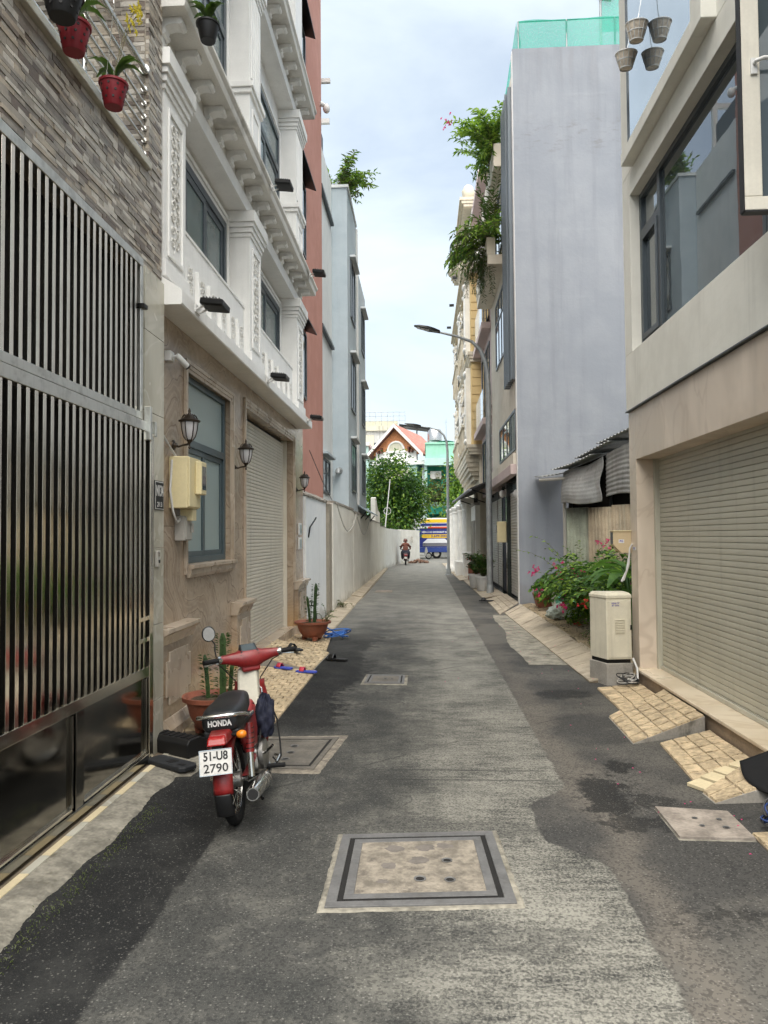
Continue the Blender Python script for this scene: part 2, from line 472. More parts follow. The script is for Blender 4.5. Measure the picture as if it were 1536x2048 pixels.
def rendered_wall(name, a, b, grime, trowel=0.5, streak=0.35, rough=0.85, cracks=0.0, foot=0.0, top=None, hi=None):
    """painted render: trowel relief, patchy tone, run-off streaks, grime by the ground"""
    k = NT(name); o = k.xyz()
    n1 = k.noise(0.55, 3, 0.62); n2 = k.noise(3.2, 5, 0.65); n3 = k.noise(30, 2, 0.65)
    c = k.mix(k.step(k.m('ADD', k.m('MULTIPLY', n1, 0.55), k.m('MULTIPLY', n2, 0.45)), 0.36, 0.64), a, b)
    sv = k.noise(1.0, 4, 0.7, vec=k.vscale((6.5, 6.5, 0.42)))
    c = k.mix(k.step(sv, 0.5, 0.78, 0, streak), c, grime)
    hz = k.noise(1.0, 5, 0.62, vec=k.vscale((1.3, 1.3, 3.6)), dist=0.7)
    c = k.mix(k.step(hz, 0.55, 0.75, 0, trowel * 0.3), c, hi or sc3(b, 1.12))
    if foot:
        ft = k.m('MULTIPLY', k.step(k.m('ADD', o[2], k.m('MULTIPLY', k.m('SUBTRACT', n2, 0.5), 0.8)), foot, 0.02), 0.75)
        c = k.mix(ft, c, grime)
    if cracks:
        cr = k.step(k.voro(1.1, vec=k.vscale((1, 1, 0.8)), feature='DISTANCE_TO_EDGE'), 0.006, 0.001, 0, cracks)
        c = k.mix(k.m('MULTIPLY', cr, k.step(n2, 0.5, 0.6)), c, sc3(grime, 0.4))
    h = k.m('ADD', k.m('MULTIPLY', hz, 1.0), k.m('ADD', k.m('MULTIPLY', n2, 0.8), k.m('MULTIPLY', n3, 0.25)))
    return k.fin(c, rough, 0, k.bump(h, trowel, 0.03), 0.3)

def party_wall():
    """blue-grey painted blank gable: smooth render, lift joints, patches, mildew below the top, run-off"""
    k = NT('blue_grey_party_wall'); o = k.xyz()
    n1 = k.noise(0.35, 4, 0.6); n2 = k.noise(2.2, 5, 0.62); n3 = k.noise(16, 4, 0.65)
    c = k.mix(k.step(k.m('ADD', k.m('MULTIPLY', n1, 0.65), k.m('MULTIPLY', n2, 0.35)), 0.36, 0.64), (0.268, 0.288, 0.322), (0.32, 0.338, 0.368))
    zz = k.m('ADD', o[2], k.m('MULTIPLY', k.m('SUBTRACT', n2, 0.5), 0.16))
    fr = k.m('ABSOLUTE', k.m('SUBTRACT', k.m('FRACT', k.m('DIVIDE', zz, 1.55)), 0.5))
    joint = k.m('MULTIPLY', k.step(fr, 0.035, 0.006), k.step(k.noise(1.1, 4, 0.6, vec=k.vscale((1, 1, 1), loc=(8, 3, 5))), 0.42, 0.6))
    c = k.mix(k.m('MULTIPLY', joint, 0.05), c, (0.42, 0.435, 0.465))
    sv = k.noise(1.0, 4, 0.65, vec=k.vscale((3.0, 3.0, 0.22)))
    c = k.mix(k.step(sv, 0.46, 0.72, 0, 0.55), c, (0.22, 0.235, 0.262))
    mil = k.m('MULTIPLY', k.step(k.m('ABSOLUTE', k.m('SUBTRACT', zz, 10.7)), 0.7, 0.05), k.step(k.noise(2.4, 6, 0.75, vec=k.vscale((1, 1, 3.0))), 0.5, 0.68))
    c = k.mix(k.m('MULTIPLY', mil, 0.6), c, (0.2, 0.195, 0.2))
    top = k.m('MULTIPLY', k.step(zz, 11.2, 12.7), k.step(k.noise(1.0, 5, 0.7, vec=k.vscale((5, 5, 0.5))), 0.45, 0.7))
    c = k.mix(k.m('MULTIPLY', top, 0.5), c, (0.25, 0.25, 0.265))
    pt = k.step(k.noise(0.8, 2, 0.4, vec=k.vscale((1, 1, 0.8), loc=(2, 7, 1))), 0.58, 0.66, 0, 0.2)
    c = k.mix(pt, c, (0.375, 0.39, 0.42))
    ft = k.step(k.m('ADD', o[2], k.m('MULTIPLY', k.m('SUBTRACT', n2, 0.5), 1.2)), 0.7, 0.05, 0, 0.7)
    c = k.mix(ft, c, (0.24, 0.235, 0.23))
    h = k.m('ADD', k.m('MULTIPLY', n2, 0.7), k.m('ADD', k.m('MULTIPLY', n3, 0.22), k.m('MULTIPLY', joint, 0.08)))
    return k.fin(c, 0.85, 0, k.bump(h, 0.35, 0.03), 0.3)

def steel(name, col=(0.6, 0.58, 0.54), rough=0.2, grime=0.25, scale=5.0):
    k = NT(name)
    n = k.noise(scale, 3, 0.65); st = k.noise(1.0, 3, 0.7, vec=k.vscale((40, 40, 1.2)))
    c = k.mix(k.step(n, 0.45, 0.75, 0, grime), col, sc3(col, 0.4))
    c = k.mix(k.step(st, 0.5, 0.8, 0, grime * 0.8), c, sc3(col, 0.55))
    return k.fin(c, k.m('MULTIPLY_ADD', n, 0.25, rough - 0.08, clamp=True), 1.0, None)

def leaf_material(name, a, b, trans=0.35, rough=0.45, extra=None):
    k = NT(name)
    n = k.noise(6.0, 3, 0.6); n2 = k.noise(55, 2, 0.5)
    c = k.mix(k.step(k.m('ADD', k.m('MULTIPLY', n, 0.6), k.m('MULTIPLY', n2, 0.4)), 0.35, 0.65), a, b)
    if extra: c = k.mix(k.step(k.noise(14, 2, 0.5, vec=k.vscale((1, 1, 1), loc=(4, 4, 4))), 0.6, 0.68, 0, 0.7), c, extra)
    k.fin(c, rough, 0, None, 0.4)
    tr = k.n('ShaderNodeBsdfTranslucent'); k.put(tr.inputs['Color'], k.mix(0.5, c, sc3(b, 1.5)))
    ms = k.n('ShaderNodeMixShader'); ms.inputs[0].default_value = trans
    k.link(k.b.outputs[0], ms.inputs[1]); k.link(tr.outputs[0], ms.inputs[2]); k.link(ms.outputs[0], k.out.inputs['Surface'])
    return k.mat

def glass(name, tint, rough=0.03, metal=0.0, spec=0.9, wav=0.0):
    """window glass with a dark room behind it: a glossy dark sheet that mirrors the street"""
    k = NT(name)
    n = k.noise(1.1, 3, 0.5)
    c = k.mix(n, sc3(tint, 0.8), sc3(tint, 1.2))
    return k.fin(c, rough, metal, k.bump(n, wav, 0.02) if wav else None, spec)

def net_material():
    k = NT('green_net')
    k.fin((0.02, 0.42, 0.3), 0.6)
    tp = k.n('ShaderNodeBsdfTransparent'); tr = k.n('ShaderNodeBsdfTranslucent'); tr.inputs['Color'].default_value = (0.03, 0.55, 0.38, 1)
    m1 = k.n('ShaderNodeMixShader'); m1.inputs[0].default_value = 0.5
    k.link(k.b.outputs[0], m1.inputs[1]); k.link(tr.outputs[0], m1.inputs[2])
    m2 = k.n('ShaderNodeMixShader')
    k.put(m2.inputs[0], k.step(k.noise(60, 3, 0.6), 0.3, 0.7, 0.25, 0.5))
    k.link(m1.outputs[0], m2.inputs[1]); k.link(tp.outputs[0], m2.inputs[2]); k.link(m2.outputs[0], k.out.inputs['Surface'])
    return k.mat

def blocks_material():
    k = NT('yellow_stucco')
    n = k.noise(2.0, 5, 0.6)
    c = k.mix(n, (0.60, 0.44, 0.20), (0.70, 0.53, 0.27))
    return k.fin(c, 0.8, 0, k.bump(k.noise(40, 3), 0.15, 0.01))

MT = {}
MT['road'] = road_material()
MT['marble'] = marble_material()
MT['marble_trim'] = slab_material('brown_marble_trim', (0.38, 0.305, 0.225), (0.50, 0.415, 0.325), (0.24, 0.17, 0.12), 0.28, 0.03)
MT['stone'] = slab_material('pale_stone_slab', (0.416, 0.390, 0.312), (0.559, 0.533, 0.442), (0.676, 0.650, 0.572), 0.25)
MT['stone_beige'] = slab_material('beige_granite', (0.560, 0.469, 0.371), (0.700, 0.595, 0.483), (0.448, 0.350, 0.266), 0.35, 0.02)
MT['step_stone'] = slab_material('cream_marble_step', (0.60, 0.50, 0.36), (0.72, 0.62, 0.47), (0.45, 0.33, 0.2), 0.3, 0.02)
MT['white'] = plain('white_render', (0.85, 0.84, 0.81), 0.7, var=0.05, streak=0.16, dirt=(0.5, 0.48, 0.44), bump=0.1)
MT['soffit'] = plain('stained_white_soffit', (0.74, 0.72, 0.67), 0.75, var=0.1, scale=1.6, dirt=(0.3, 0.28, 0.25), dirt_amt=0.65)
MT['orn'] = plain('carved_plaster', (0.756, 0.738, 0.690), 0.75, var=0.12, scale=30, dirt=(0.25, 0.23, 0.2))
MT['red_wall'] = rendered_wall('salmon_render', (0.47, 0.225, 0.175), (0.54, 0.275, 0.22), (0.40, 0.2, 0.16), 0.2, 0.35)
MT['white_wall'] = rendered_wall('white_boundary_wall', (0.76, 0.78, 0.78), (0.84, 0.85, 0.84), (0.5, 0.48, 0.44), 0.2, 0.2, foot=0.3)
MT['cream_wall'] = rendered_wall('cream_boundary_wall', (0.72, 0.695, 0.62), (0.84, 0.82, 0.75), (0.46, 0.42, 0.34), 0.35, 0.42, cracks=0.4, foot=0.25)
MT['raw_cement'] = plain('raw_cement', (0.30, 0.265, 0.21), 0.9, var=0.2, scale=2, bump=0.5, bdist=0.01)
MT['pale_wall'] = rendered_wall('pale_grey_house_wall', (0.66, 0.69, 0.69), (0.76, 0.78, 0.77), (0.5, 0.51, 0.5), 0.2, 0.25)
MT['blue_wall'] = rendered_wall('blue_grey_house_wall', (0.43, 0.50, 0.54), (0.50, 0.565, 0.60), (0.38, 0.42, 0.44), 0.2, 0.3)
MT['grey_wall'] = party_wall()
MT['beige_wall'] = rendered_wall('beige_house_wall', (0.676, 0.624, 0.520), (0.806, 0.754, 0.650), (0.442, 0.403, 0.338), 0.1, 0.3)
MT['cream_render'] = rendered_wall('cream_house_wall', (0.69, 0.67, 0.60), (0.79, 0.77, 0.695), (0.47, 0.45, 0.4), 0.08, 0.3)
MT['pink_wall'] = rendered_wall('pink_house_wall', (0.56, 0.45, 0.43), (0.65, 0.54, 0.52), (0.40, 0.32, 0.30), 0.1, 0.3)
MT['yellow'] = blocks_material()
MT['cream_orn'] = plain('cream_stucco', (0.62, 0.56, 0.44), 0.75, var=0.12, streak=0.4, dirt=(0.25, 0.22, 0.17))
MT['col_white'] = plain('stained_white_column', (0.80, 0.785, 0.74), 0.75, var=0.1, streak=0.3, dirt=(0.4, 0.37, 0.32))
MT['green_light'] = plain('pale_green_paint', (0.28, 0.56, 0.42), 0.7, var=0.08, streak=0.3, dirt=(0.15, 0.28, 0.22))
MT['green_dark'] = plain('teal_paint', (0.03, 0.33, 0.24), 0.7, var=0.12, streak=0.3, dirt=(0.02, 0.15, 0.11))
MT['cream_old'] = plain('old_cream_paint', (0.56, 0.54, 0.42), 0.8, var=0.1, streak=0.6, dirt=(0.12, 0.12, 0.1))
MT['old_white'] = plain('weathered_white_paint', (0.55, 0.55, 0.52), 0.8, var=0.1, streak=0.6, dirt=(0.12, 0.12, 0.11))
MT['mint'] = plain('mint_paint', (0.42, 0.60, 0.56), 0.8, var=0.08, streak=0.3, dirt=(0.2, 0.28, 0.26))
MT['brick'] = plain('orange_brick', (0.52, 0.225, 0.10), 0.85, var=0.3, scale=9, fine=40)
MT['roof'] = plain('red_roof_tiles', (0.42, 0.19, 0.155), 0.75, var=0.25, scale=5, dirt=(0.15, 0.09, 0.08))
MT['kerb'] = plain('kerb_concrete', (0.40, 0.34, 0.255), 0.9, var=0.2, scale=4, bump=0.5, bdist=0.008, dirt=(0.17, 0.14, 0.1), randv=0.1)
MT['apron'] = plain('cement_apron', (0.25, 0.23, 0.185), 0.92, var=0.45, scale=5.5, fine=35, bump=0.7, bdist=0.012, dirt=(0.09, 0.08, 0.055), dirt_amt=0.9)
MT['tile'] = plain('embossed_yellow_tile', (0.52, 0.405, 0.255), 0.8, var=0.3, scale=14, fine=34, bump=1.0, bdist=0.02, dirt=(0.22, 0.17, 0.11), randv=0.12)
MT['tile_new'] = plain('clean_yellow_tile', (0.62, 0.52, 0.33), 0.7, var=0.1, scale=8, fine=60, bump=0.3, randv=0.06)
MT['grout'] = plain('dirty_grout', (0.16, 0.125, 0.085), 0.95, var=0.25, scale=9, bump=0.5)
MT['earth'] = plain('bare_lot_earth', (0.34, 0.265, 0.165), 0.95, var=0.3, scale=4, fine=40, bump=0.9, bdist=0.02, dirt=(0.14, 0.11, 0.07))
MT['cement_lid'] = plain('manhole_cement', (0.235, 0.205, 0.162), 0.85, var=0.4, scale=11, fine=45, bump=0.6, bdist=0.01, dirt=(0.105, 0.09, 0.075), dirt_amt=0.9)
MT['cement_lid_d'] = plain('manhole_cement_dark', (0.135, 0.122, 0.102), 0.85, var=0.28, scale=6, fine=45, bump=0.5, bdist=0.008, dirt=(0.11, 0.1, 0.09))
MT['cement_lid_p'] = plain('manhole_cement_pale', (0.29, 0.25, 0.21), 0.9, var=0.35, scale=7, fine=45, bump=0.5, bdist=0.008, dirt=(0.2, 0.17, 0.14))
MT['riser'] = plain('brown_step_riser', (0.27, 0.205, 0.145), 0.5, var=0.25, scale=5, bump=0.1, dirt=(0.14, 0.1, 0.07))
MT['iron_grey'] = plain('grey_iron_frame', (0.145, 0.142, 0.138), 0.6, var=0.2, scale=9, dirt=(0.09, 0.085, 0.075), metal=0.2)
MT['mirror_face'] = plain('mirror_face', (0.30, 0.30, 0.29), 0.15, var=0.1, bump=0)
MT['gap'] = plain('gap_dirt_hole_shade', (0.01, 0.009, 0.008), 0.95, var=0.3, scale=30)
MT['patch_c'] = plain('cement_patch', (0.15, 0.132, 0.115), 0.8, var=0.2, scale=14)
MT['shutter'] = plain('beige_roller_shutter', (0.47, 0.45, 0.365), 0.42, var=0.06, scale=1.5, streak=0.3, dirt=(0.22, 0.2, 0.15), bump=0.5, bdist=0.012, fine=1.6)
MT['shutter_l'] = plain('grey_beige_roller_shutter', (0.621, 0.574, 0.479), 0.5, var=0.06, scale=1.5, streak=0.3, dirt=(0.25, 0.22, 0.18), bump=0.5, bdist=0.012, fine=1.6)
MT['shutter_g'] = plain('grey_roller_shutter', (0.42, 0.40, 0.355), 0.5, var=0.08, streak=0.2, dirt=(0.2, 0.18, 0.15))
MT['frame'] = plain('slate_aluminium', (0.07, 0.085, 0.095), 0.4, var=0.08, bump=0.0, metal=0.3)
MT['frame_teal'] = plain('teal_grey_aluminium', (0.085, 0.115, 0.125), 0.4, var=0.08, bump=0.0, metal=0.3)
MT['frame_w'] = plain('cream_aluminium', (0.744, 0.702, 0.600), 0.45, var=0.06, bump=0.02, streak=0.15, dirt=(0.35, 0.31, 0.25))
MT['glass'] = glass('street_window_glass', (0.075, 0.095, 0.105), 0.015, wav=0.05)
MT['glass_m'] = glass('mirror_tint_glass', (0.17, 0.195, 0.21), 0.012, 0.75, wav=0.03)
MT['glass_sky'] = glass('balcony_glass', (0.5, 0.55, 0.58), 0.02, 0.85)
MT['glass_f'] = plain('frosted_glass', (0.30, 0.37, 0.36), 0.35, var=0.05, scale=2.2, fine=90, bump=0.25, bdist=0.004, spec=0.6)
MT['glass_u'] = plain('dim_frosted_glass', (0.10, 0.14, 0.14), 0.2, var=0.15, scale=2.2, fine=90, bump=0.1, bdist=0.003, spec=0.6)
MT['glass_g'] = glass('green_tint_glass', (0.14, 0.24, 0.21), 0.02, 0.55)
MT['dark'] = plain('dark_interior', (0.004, 0.0037, 0.0034), 0.7, var=0.2, bump=0)
MT['gate_back'] = plain('gate_backing_sheet', (0.006, 0.0048, 0.0036), 0.7, var=0.3, scale=3, bump=0, spec=0.15)
MT['steel'] = steel('gate_stainless', (0.80, 0.74, 0.62), 0.1, 0.25)
MT['steel_dull'] = steel('gate_rail_stainless', (0.66, 0.65, 0.60), 0.32, 0.45, 9)
MT['panel_dark'] = steel('gate_dark_panel', (0.30, 0.285, 0.25), 0.07, 0.12)
MT['steel_rail'] = steel('railing_stainless', (0.62, 0.61, 0.58), 0.14, 0.2)
MT['chrome'] = steel('worn_chrome', (0.66, 0.65, 0.62), 0.14, 0.35, 14)
MT['alu'] = steel('dull_engine_aluminium', (0.42, 0.41, 0.39), 0.4, 0.55, 18)
MT['pole'] = plain('galvanised_pole', (0.33, 0.35, 0.355), 0.5, metal=0.4, var=0.15, scale=5, dirt=(0.5, 0.5, 0.48), bump=0.05)
MT['black'] = plain('black_plastic', (0.005, 0.005, 0.0055), 0.5, var=0.15, bump=0.05)
MT['black_m'] = plain('black_metal', (0.006, 0.006, 0.006), 0.4, var=0.2, bump=0.02, metal=0.4)
MT['bronze'] = plain('bronze_lantern', (0.05, 0.038, 0.028), 0.4, metal=0.7, var=0.25, scale=20, bump=0.05)
MT['lamp_glass'] = plain('frosted_lamp_glass', (0.55, 0.54, 0.55), 0.2, var=0.05, bump=0)
MT['rubber'] = plain('black_rubber', (0.006, 0.006, 0.0065), 0.7, var=0.2, scale=10, bump=0.2, dirt=(0.02, 0.018, 0.016), dirt_amt=0.4, spec=0.3)
MT['charcoal'] = plain('charcoal_plastic', (0.016, 0.0175, 0.02), 0.6, var=0.15, bump=0.1, dirt=(0.1, 0.1, 0.1), dirt_amt=0.3)
MT['bike_red'] = plain('bike_red_paint', (0.19, 0.010, 0.010), 0.42, var=0.3, scale=9, bump=0.0, dirt=(0.2, 0.07, 0.05), dirt_amt=0.5, Coat_Weight=0.12, Coat_Roughness=0.3)
MT['bike_cream'] = plain('bike_cream_plastic', (0.52, 0.49, 0.40), 0.45, var=0.1, scale=6, bump=0.0, dirt=(0.25, 0.21, 0.15), dirt_amt=0.5)
MT['lens_red'] = plain('red_tail_lens', (0.30, 0.008, 0.008), 0.15, var=0.1, bump=0)
MT['lens_orange'] = plain('orange_indicator_lens', (0.65, 0.19, 0.01), 0.2, var=0.1, bump=0)
MT['seat'] = plain('black_vinyl', (0.007, 0.0075, 0.0085), 0.42, var=0.15, scale=8, fine=140, bump=0.2, bdist=0.002)
MT['plate'] = plain('white_number_plate', (0.62, 0.60, 0.56), 0.5, var=0.1, scale=20, bump=0.05, dirt=(0.35, 0.32, 0.28), dirt_amt=0.4)
MT['ink'] = plain('black_ink', (0.018, 0.017, 0.016), 0.6, var=0.4, scale=60, bump=0)
MT['letters'] = plain('white_lettering', (0.7, 0.69, 0.66), 0.6, var=0.05, bump=0)
MT['ink_blue'] = plain('purple_blue_ink', (0.1, 0.07, 0.35), 0.6, var=0.2, scale=40, bump=0)
MT['navy'] = plain('navy_cloth', (0.006, 0.008, 0.022), 0.8, var=0.3, scale=12, bump=0.3)
MT['terracotta'] = plain('terracotta', (0.25, 0.078, 0.042), 0.6, var=0.18, scale=6, bump=0.15, dirt=(0.16, 0.08, 0.06), dirt_amt=0.5)
MT['pot_red'] = plain('red_plastic_pot', (0.22, 0.008, 0.016), 0.5, var=0.12, bump=0.1)
MT['pot_white'] = plain('white_plastic_pot', (0.60, 0.60, 0.58), 0.6, var=0.1, streak=0.35, dirt=(0.3, 0.27, 0.22))
MT['soil'] = plain('potting_soil', (0.09, 0.06, 0.035), 0.95, var=0.5, scale=30, fine=90, bump=1.0, bdist=0.02, dirt=(0.2, 0.16, 0.1))
MT['cactus'] = leaf_material('cactus_green', (0.018, 0.045, 0.012), (0.045, 0.085, 0.022), 0.05, 0.55)
MT['leaf_dark'] = leaf_material('dark_leaf', (0.016, 0.05, 0.012), (0.05, 0.12, 0.02), 0.3)
MT['leaf_mid'] = leaf_material('mid_leaf', (0.035, 0.095, 0.018), (0.10, 0.21, 0.03), 0.38)
MT['leaf_lime'] = leaf_material('lime_leaf', (0.12, 0.22, 0.025), (0.28, 0.42, 0.06), 0.45)
MT['leaf_olive'] = leaf_material('olive_leaf', (0.05, 0.075, 0.02), (0.13, 0.15, 0.045), 0.35, 0.5)
MT['leaf_orchid'] = leaf_material('orchid_leaf', (0.025, 0.07, 0.012), (0.075, 0.14, 0.02), 0.2, 0.4)
MT['flower_pink'] = leaf_material('magenta_bract', (0.52, 0.015, 0.13), (0.68, 0.05, 0.22), 0.4)
MT['flower_red'] = leaf_material('red_flower', (0.55, 0.02, 0.025), (0.70, 0.06, 0.06), 0.3)
MT['flower_yellow'] = leaf_material('yellow_orchid', (0.62, 0.48, 0.02), (0.75, 0.63, 0.06), 0.4)
MT['bark'] = plain('bark', (0.13, 0.095, 0.06), 0.9, var=0.3, scale=12, bump=0.6)
MT['twig'] = plain('twig', (0.10, 0.09, 0.045), 0.8, var=0.3, scale=12, bump=0.2)
MT['tin'] = plain('old_tin_sheet', (0.31, 0.315, 0.305), 0.5, metal=0.25, var=0.25, scale=2.5, streak=0.45, dirt=(0.12, 0.11, 0.09), bump=0.1)
MT['tin_rust'] = plain('weathered_corrugated_sheet', (0.36, 0.295, 0.205), 0.7, var=0.3, scale=2.5, streak=0.6, dirt=(0.27, 0.29, 0.23), bump=0.2)
MT['tin_green'] = plain('weathered_green_sheet', (0.33, 0.36, 0.28), 0.7, var=0.3, scale=2.5, streak=0.6, dirt=(0.1, 0.085, 0.06), bump=0.2)
MT['cabinet'] = plain('cabinet_ivory', (0.688, 0.637, 0.500), 0.55, var=0.07, scale=4, streak=0.3, dirt=(0.34, 0.3, 0.22), bump=0.05)
MT['meter'] = plain('meter_box_cream', (0.696, 0.600, 0.354), 0.5, var=0.06, scale=4, streak=0.12, dirt=(0.4, 0.33, 0.2), bump=0.03)
MT['meter2'] = plain('meter_box_tan', (0.56, 0.44, 0.27), 0.55, var=0.06, scale=4, bump=0.03)
MT['grey_box'] = plain('grey_plastic_box', (0.42, 0.40, 0.36), 0.5, var=0.06, bump=0.03)
MT['pvc'] = plain('white_plastic', (0.66, 0.655, 0.63), 0.45, var=0.05, bump=0.02)
MT['conc_base'] = plain('mossy_concrete', (0.33, 0.305, 0.265), 0.9, var=0.2, scale=5, bump=0.4, dirt=(0.10, 0.095, 0.075), dirt_amt=0.85)
MT['cable_b'] = plain('black_cable', (0.02, 0.02, 0.02), 0.5, var=0.2, bump=0)
MT['cable_blue'] = plain('blue_cable', (0.02, 0.045, 0.16), 0.45, var=0.3, scale=30, bump=0)
MT['hose'] = plain('blue_hose', (0.05, 0.17, 0.52), 0.35, var=0.15, bump=0)
MT['slipper'] = plain('blue_foam', (0.05, 0.08, 0.45), 0.6, var=0.1, bump=0.05)
MT['strap'] = plain('red_rubber_strap', (0.5, 0.04, 0.07), 0.5, var=0.15, scale=60, bump=0)
MT['sack'] = plain('pale_woven_sack', (0.56, 0.63, 0.57), 0.65, var=0.12, scale=8, fine=14, bump=1.0, bdist=0.05, dirt=(0.25, 0.24, 0.18))
MT['sack_green'] = plain('green_plastic_bag', (0.07, 0.30, 0.2), 0.4, var=0.2, scale=10, fine=16, bump=1.0, bdist=0.04)
MT['wire_cream'] = plain('cream_basket', (0.74, 0.64, 0.52), 0.7, var=0.2, scale=25, bump=0.3)
MT['net'] = net_material()
MT['truck_blue'] = plain('truck_blue', (0.03, 0.06, 0.24), 0.4, var=0.05, bump=0)
MT['banner_navy'] = plain('banner_navy', (0.018, 0.03, 0.20), 0.5, var=0.05, bump=0)
MT['banner_yellow'] = plain('banner_yellow', (0.80, 0.52, 0.02), 0.5, var=0.04, bump=0)
MT['banner_white'] = plain('banner_white', (0.74, 0.74, 0.76), 0.5, var=0.04, bump=0)
MT['banner_red'] = plain('banner_red', (0.66, 0.07, 0.03), 0.5, var=0.04, bump=0)
MT['banner_grey'] = plain('banner_grey', (0.16, 0.16, 0.18), 0.5, var=0.08, bump=0)
MT['skin'] = plain('skin', (0.36, 0.2, 0.13), 0.6, var=0.05, bump=0)
MT['jacket'] = plain('rust_jacket', (0.15, 0.055, 0.038), 0.85, var=0.15, scale=20, bump=0.2)
MT['trousers'] = plain('dark_trousers', (0.025, 0.028, 0.045), 0.85, var=0.2, scale=20, bump=0.2)
MT['helmet'] = plain('brown_helmet', (0.11, 0.035, 0.025), 0.35, var=0.1, bump=0)
MT['maroon'] = plain('maroon_paint', (0.12, 0.015, 0.02), 0.35, var=0.1, bump=0)
MT['rubble'] = plain('brick_rubble', (0.2, 0.12, 0.085), 0.9, var=0.4, scale=10, bump=0.6)
MT['awning'] = plain('dark_awning', (0.035, 0.035, 0.038), 0.7, var=0.3, scale=4, bump=0.1)
MT['awning_blue'] = plain('blue_grey_sheet', (0.25, 0.31, 0.34), 0.6, var=0.2, scale=6, bump=0.1)
MT['cloth_grey'] = plain('grey_tarpaulin', (0.33, 0.34, 0.37), 0.7, var=0.15, scale=5, bump=0.3)
MT['louvre'] = plain('slate_louvre', (0.12, 0.14, 0.155), 0.4, var=0.06, bump=0, metal=0.3)
MT['granite_dark'] = plain('dark_green_granite', (0.03, 0.038, 0.035), 0.18, var=0.3, scale=40, bump=0)
MT['terrace_tile'] = plain('charcoal_roof_tile', (0.05, 0.065, 0.075), 0.5, var=0.2)
MT['brown_wood'] = plain('brown_door', (0.10, 0.035, 0.02), 0.5, var=0.2, bump=0.1)
MT['water_tank'] = steel('water_tank_steel', (0.6, 0.58, 0.56), 0.25, 0.2)
MOS = [plain('mosaic_' + n, c, 0.42, var=0.2, scale=9, fine=80, bump=0.3, bdist=0.005) for n, c in
       (('greige', (0.30, 0.265, 0.22)), ('brown', (0.15, 0.115, 0.09)), ('pale', (0.52, 0.48, 0.42)), ('taupe', (0.22, 0.19, 0.16)), ('sand', (0.40, 0.34, 0.265)))]

# ------------------------------------------------------------------ ground
RG = random.Random(11)
def make_ground():
    g = MB()
    xs = [-900, -60, -6, 6, 60, 900]; ys = [-200, -10, 20, 80, 300, 1800]
    vs = [(x, y, 0) for y in ys for x in xs]
    n = len(xs)
    g.add(vs, [(j * n + i, j * n + i + 1, (j + 1) * n + i + 1, (j + 1) * n + i) for j in range(len(ys) - 1) for i in range(n - 1)])
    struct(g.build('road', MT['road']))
    # rough cement apron in front of the steel gate: a low wedge with a ragged outer edge
    rng = random.Random(3)
    N = 240; a = MB(); edge = []; jit = 0.0
    for i in range(N + 1):
        y = 1.9 + (5.62 - 1.9) * i / N
        jit = 0.75 * jit + rng.uniform(-0.009, 0.009); w = 0.03 * math.sin(y * 5.1) + 0.014 * math.sin(y * 13 + 1) + jit
        edge.append((y, -1.70 + 0.55 * w + (0.1 if y > 5 else 0)))
    vs = []
    for (y, xe) in edge:
        vs += [(-1.89, y, 0.03), ((-1.89 + xe) / 2, y, 0.024 + rng.uniform(-0.003, 0.003)), (xe - 0.03, y, 0.014), (xe, y, 0.0005)]
    fs = [(i * 4 + j, i * 4 + j + 1, i * 4 + 5 + j, i * 4 + 4 + j) for i in range(N) for j in range(3)]
    a.add(vs, fs)
    ap = struct(a.build('pavement', MT['apron'], smooth=60))
    ap['label'] = 'ragged cement apron along the steel gate'
    st = struct(MB().box(-2.0, -1.885, 1.9, 5.5, 0.0, 0.026).build('gate_threshold_floor', MT['grout']))
    y = 1.92
    i = 0
    while y < 5.4:
        L = 0.24 if i % 2 == 0 else 0.20
        MB().box(-1.935, -1.89, y, min(y + L - 0.006, 5.48), 0.026, 0.034).build('tile', MT['tile_new'] if i % 2 == 0 else MT['stone'], st)
        y += L; i += 1
make_ground()

def tile_patch(parent, P, nu, nv, m, base_m, gap=0.012, th=0.014, skip=None, jit=0.004, rng=RG, stagger=False):
    """nu x nv separate tiles laid over the four-cornered surface P (given at the bed), on a bed of grout"""
    P = [Vector(p) for p in P]
    def S(u, v): return P[0] * (1 - u) * (1 - v) + P[1] * u * (1 - v) + P[2] * u * v + P[3] * (1 - u) * v
    lu = ((P[1] - P[0]).length + (P[2] - P[3]).length) / 2; lv = ((P[3] - P[0]).length + (P[2] - P[1]).length) / 2
    gu, gv = gap / lu / 2, gap / lv / 2
    for j in range(nv):
        off = (0.5 / nu if (stagger and j % 2) else 0)
        for i in range(-1 if off else 0, nu):
            if skip and skip(i, j): continue
            u0, u1 = max(0, i / nu + off) + gu, min(1, (i + 1) / nu + off) - gu; v0, v1 = j / nv + gv, (j + 1) / nv - gv
            if u1 - u0 < 0.02: continue
            d = [Vector((0, 0, rng.uniform(-jit, jit))) for _ in range(4)]
            lo = [S(u0, v0), S(u1, v0), S(u1, v1), S(u0, v1)]
            up = Vector((0, 0, th))
            k = 0.1
            mid = (lo[0] + lo[1] + lo[2] + lo[3]) / 4
            hi = [p + (mid - p) * 0.04 + up + d[q] for q, p in enumerate(lo)]
            MB().hexa(lo, hi).build('tile', m, parent)

def ramp_body(name, P, m, label, ground=-0.01):
    """solid under the surface P, down to the ground"""
    lo = [(p[0], p[1], ground) for p in P]
    o = MB().hexa(lo, P).build(name, m)
    struct(o); o['label'] = label
    return o

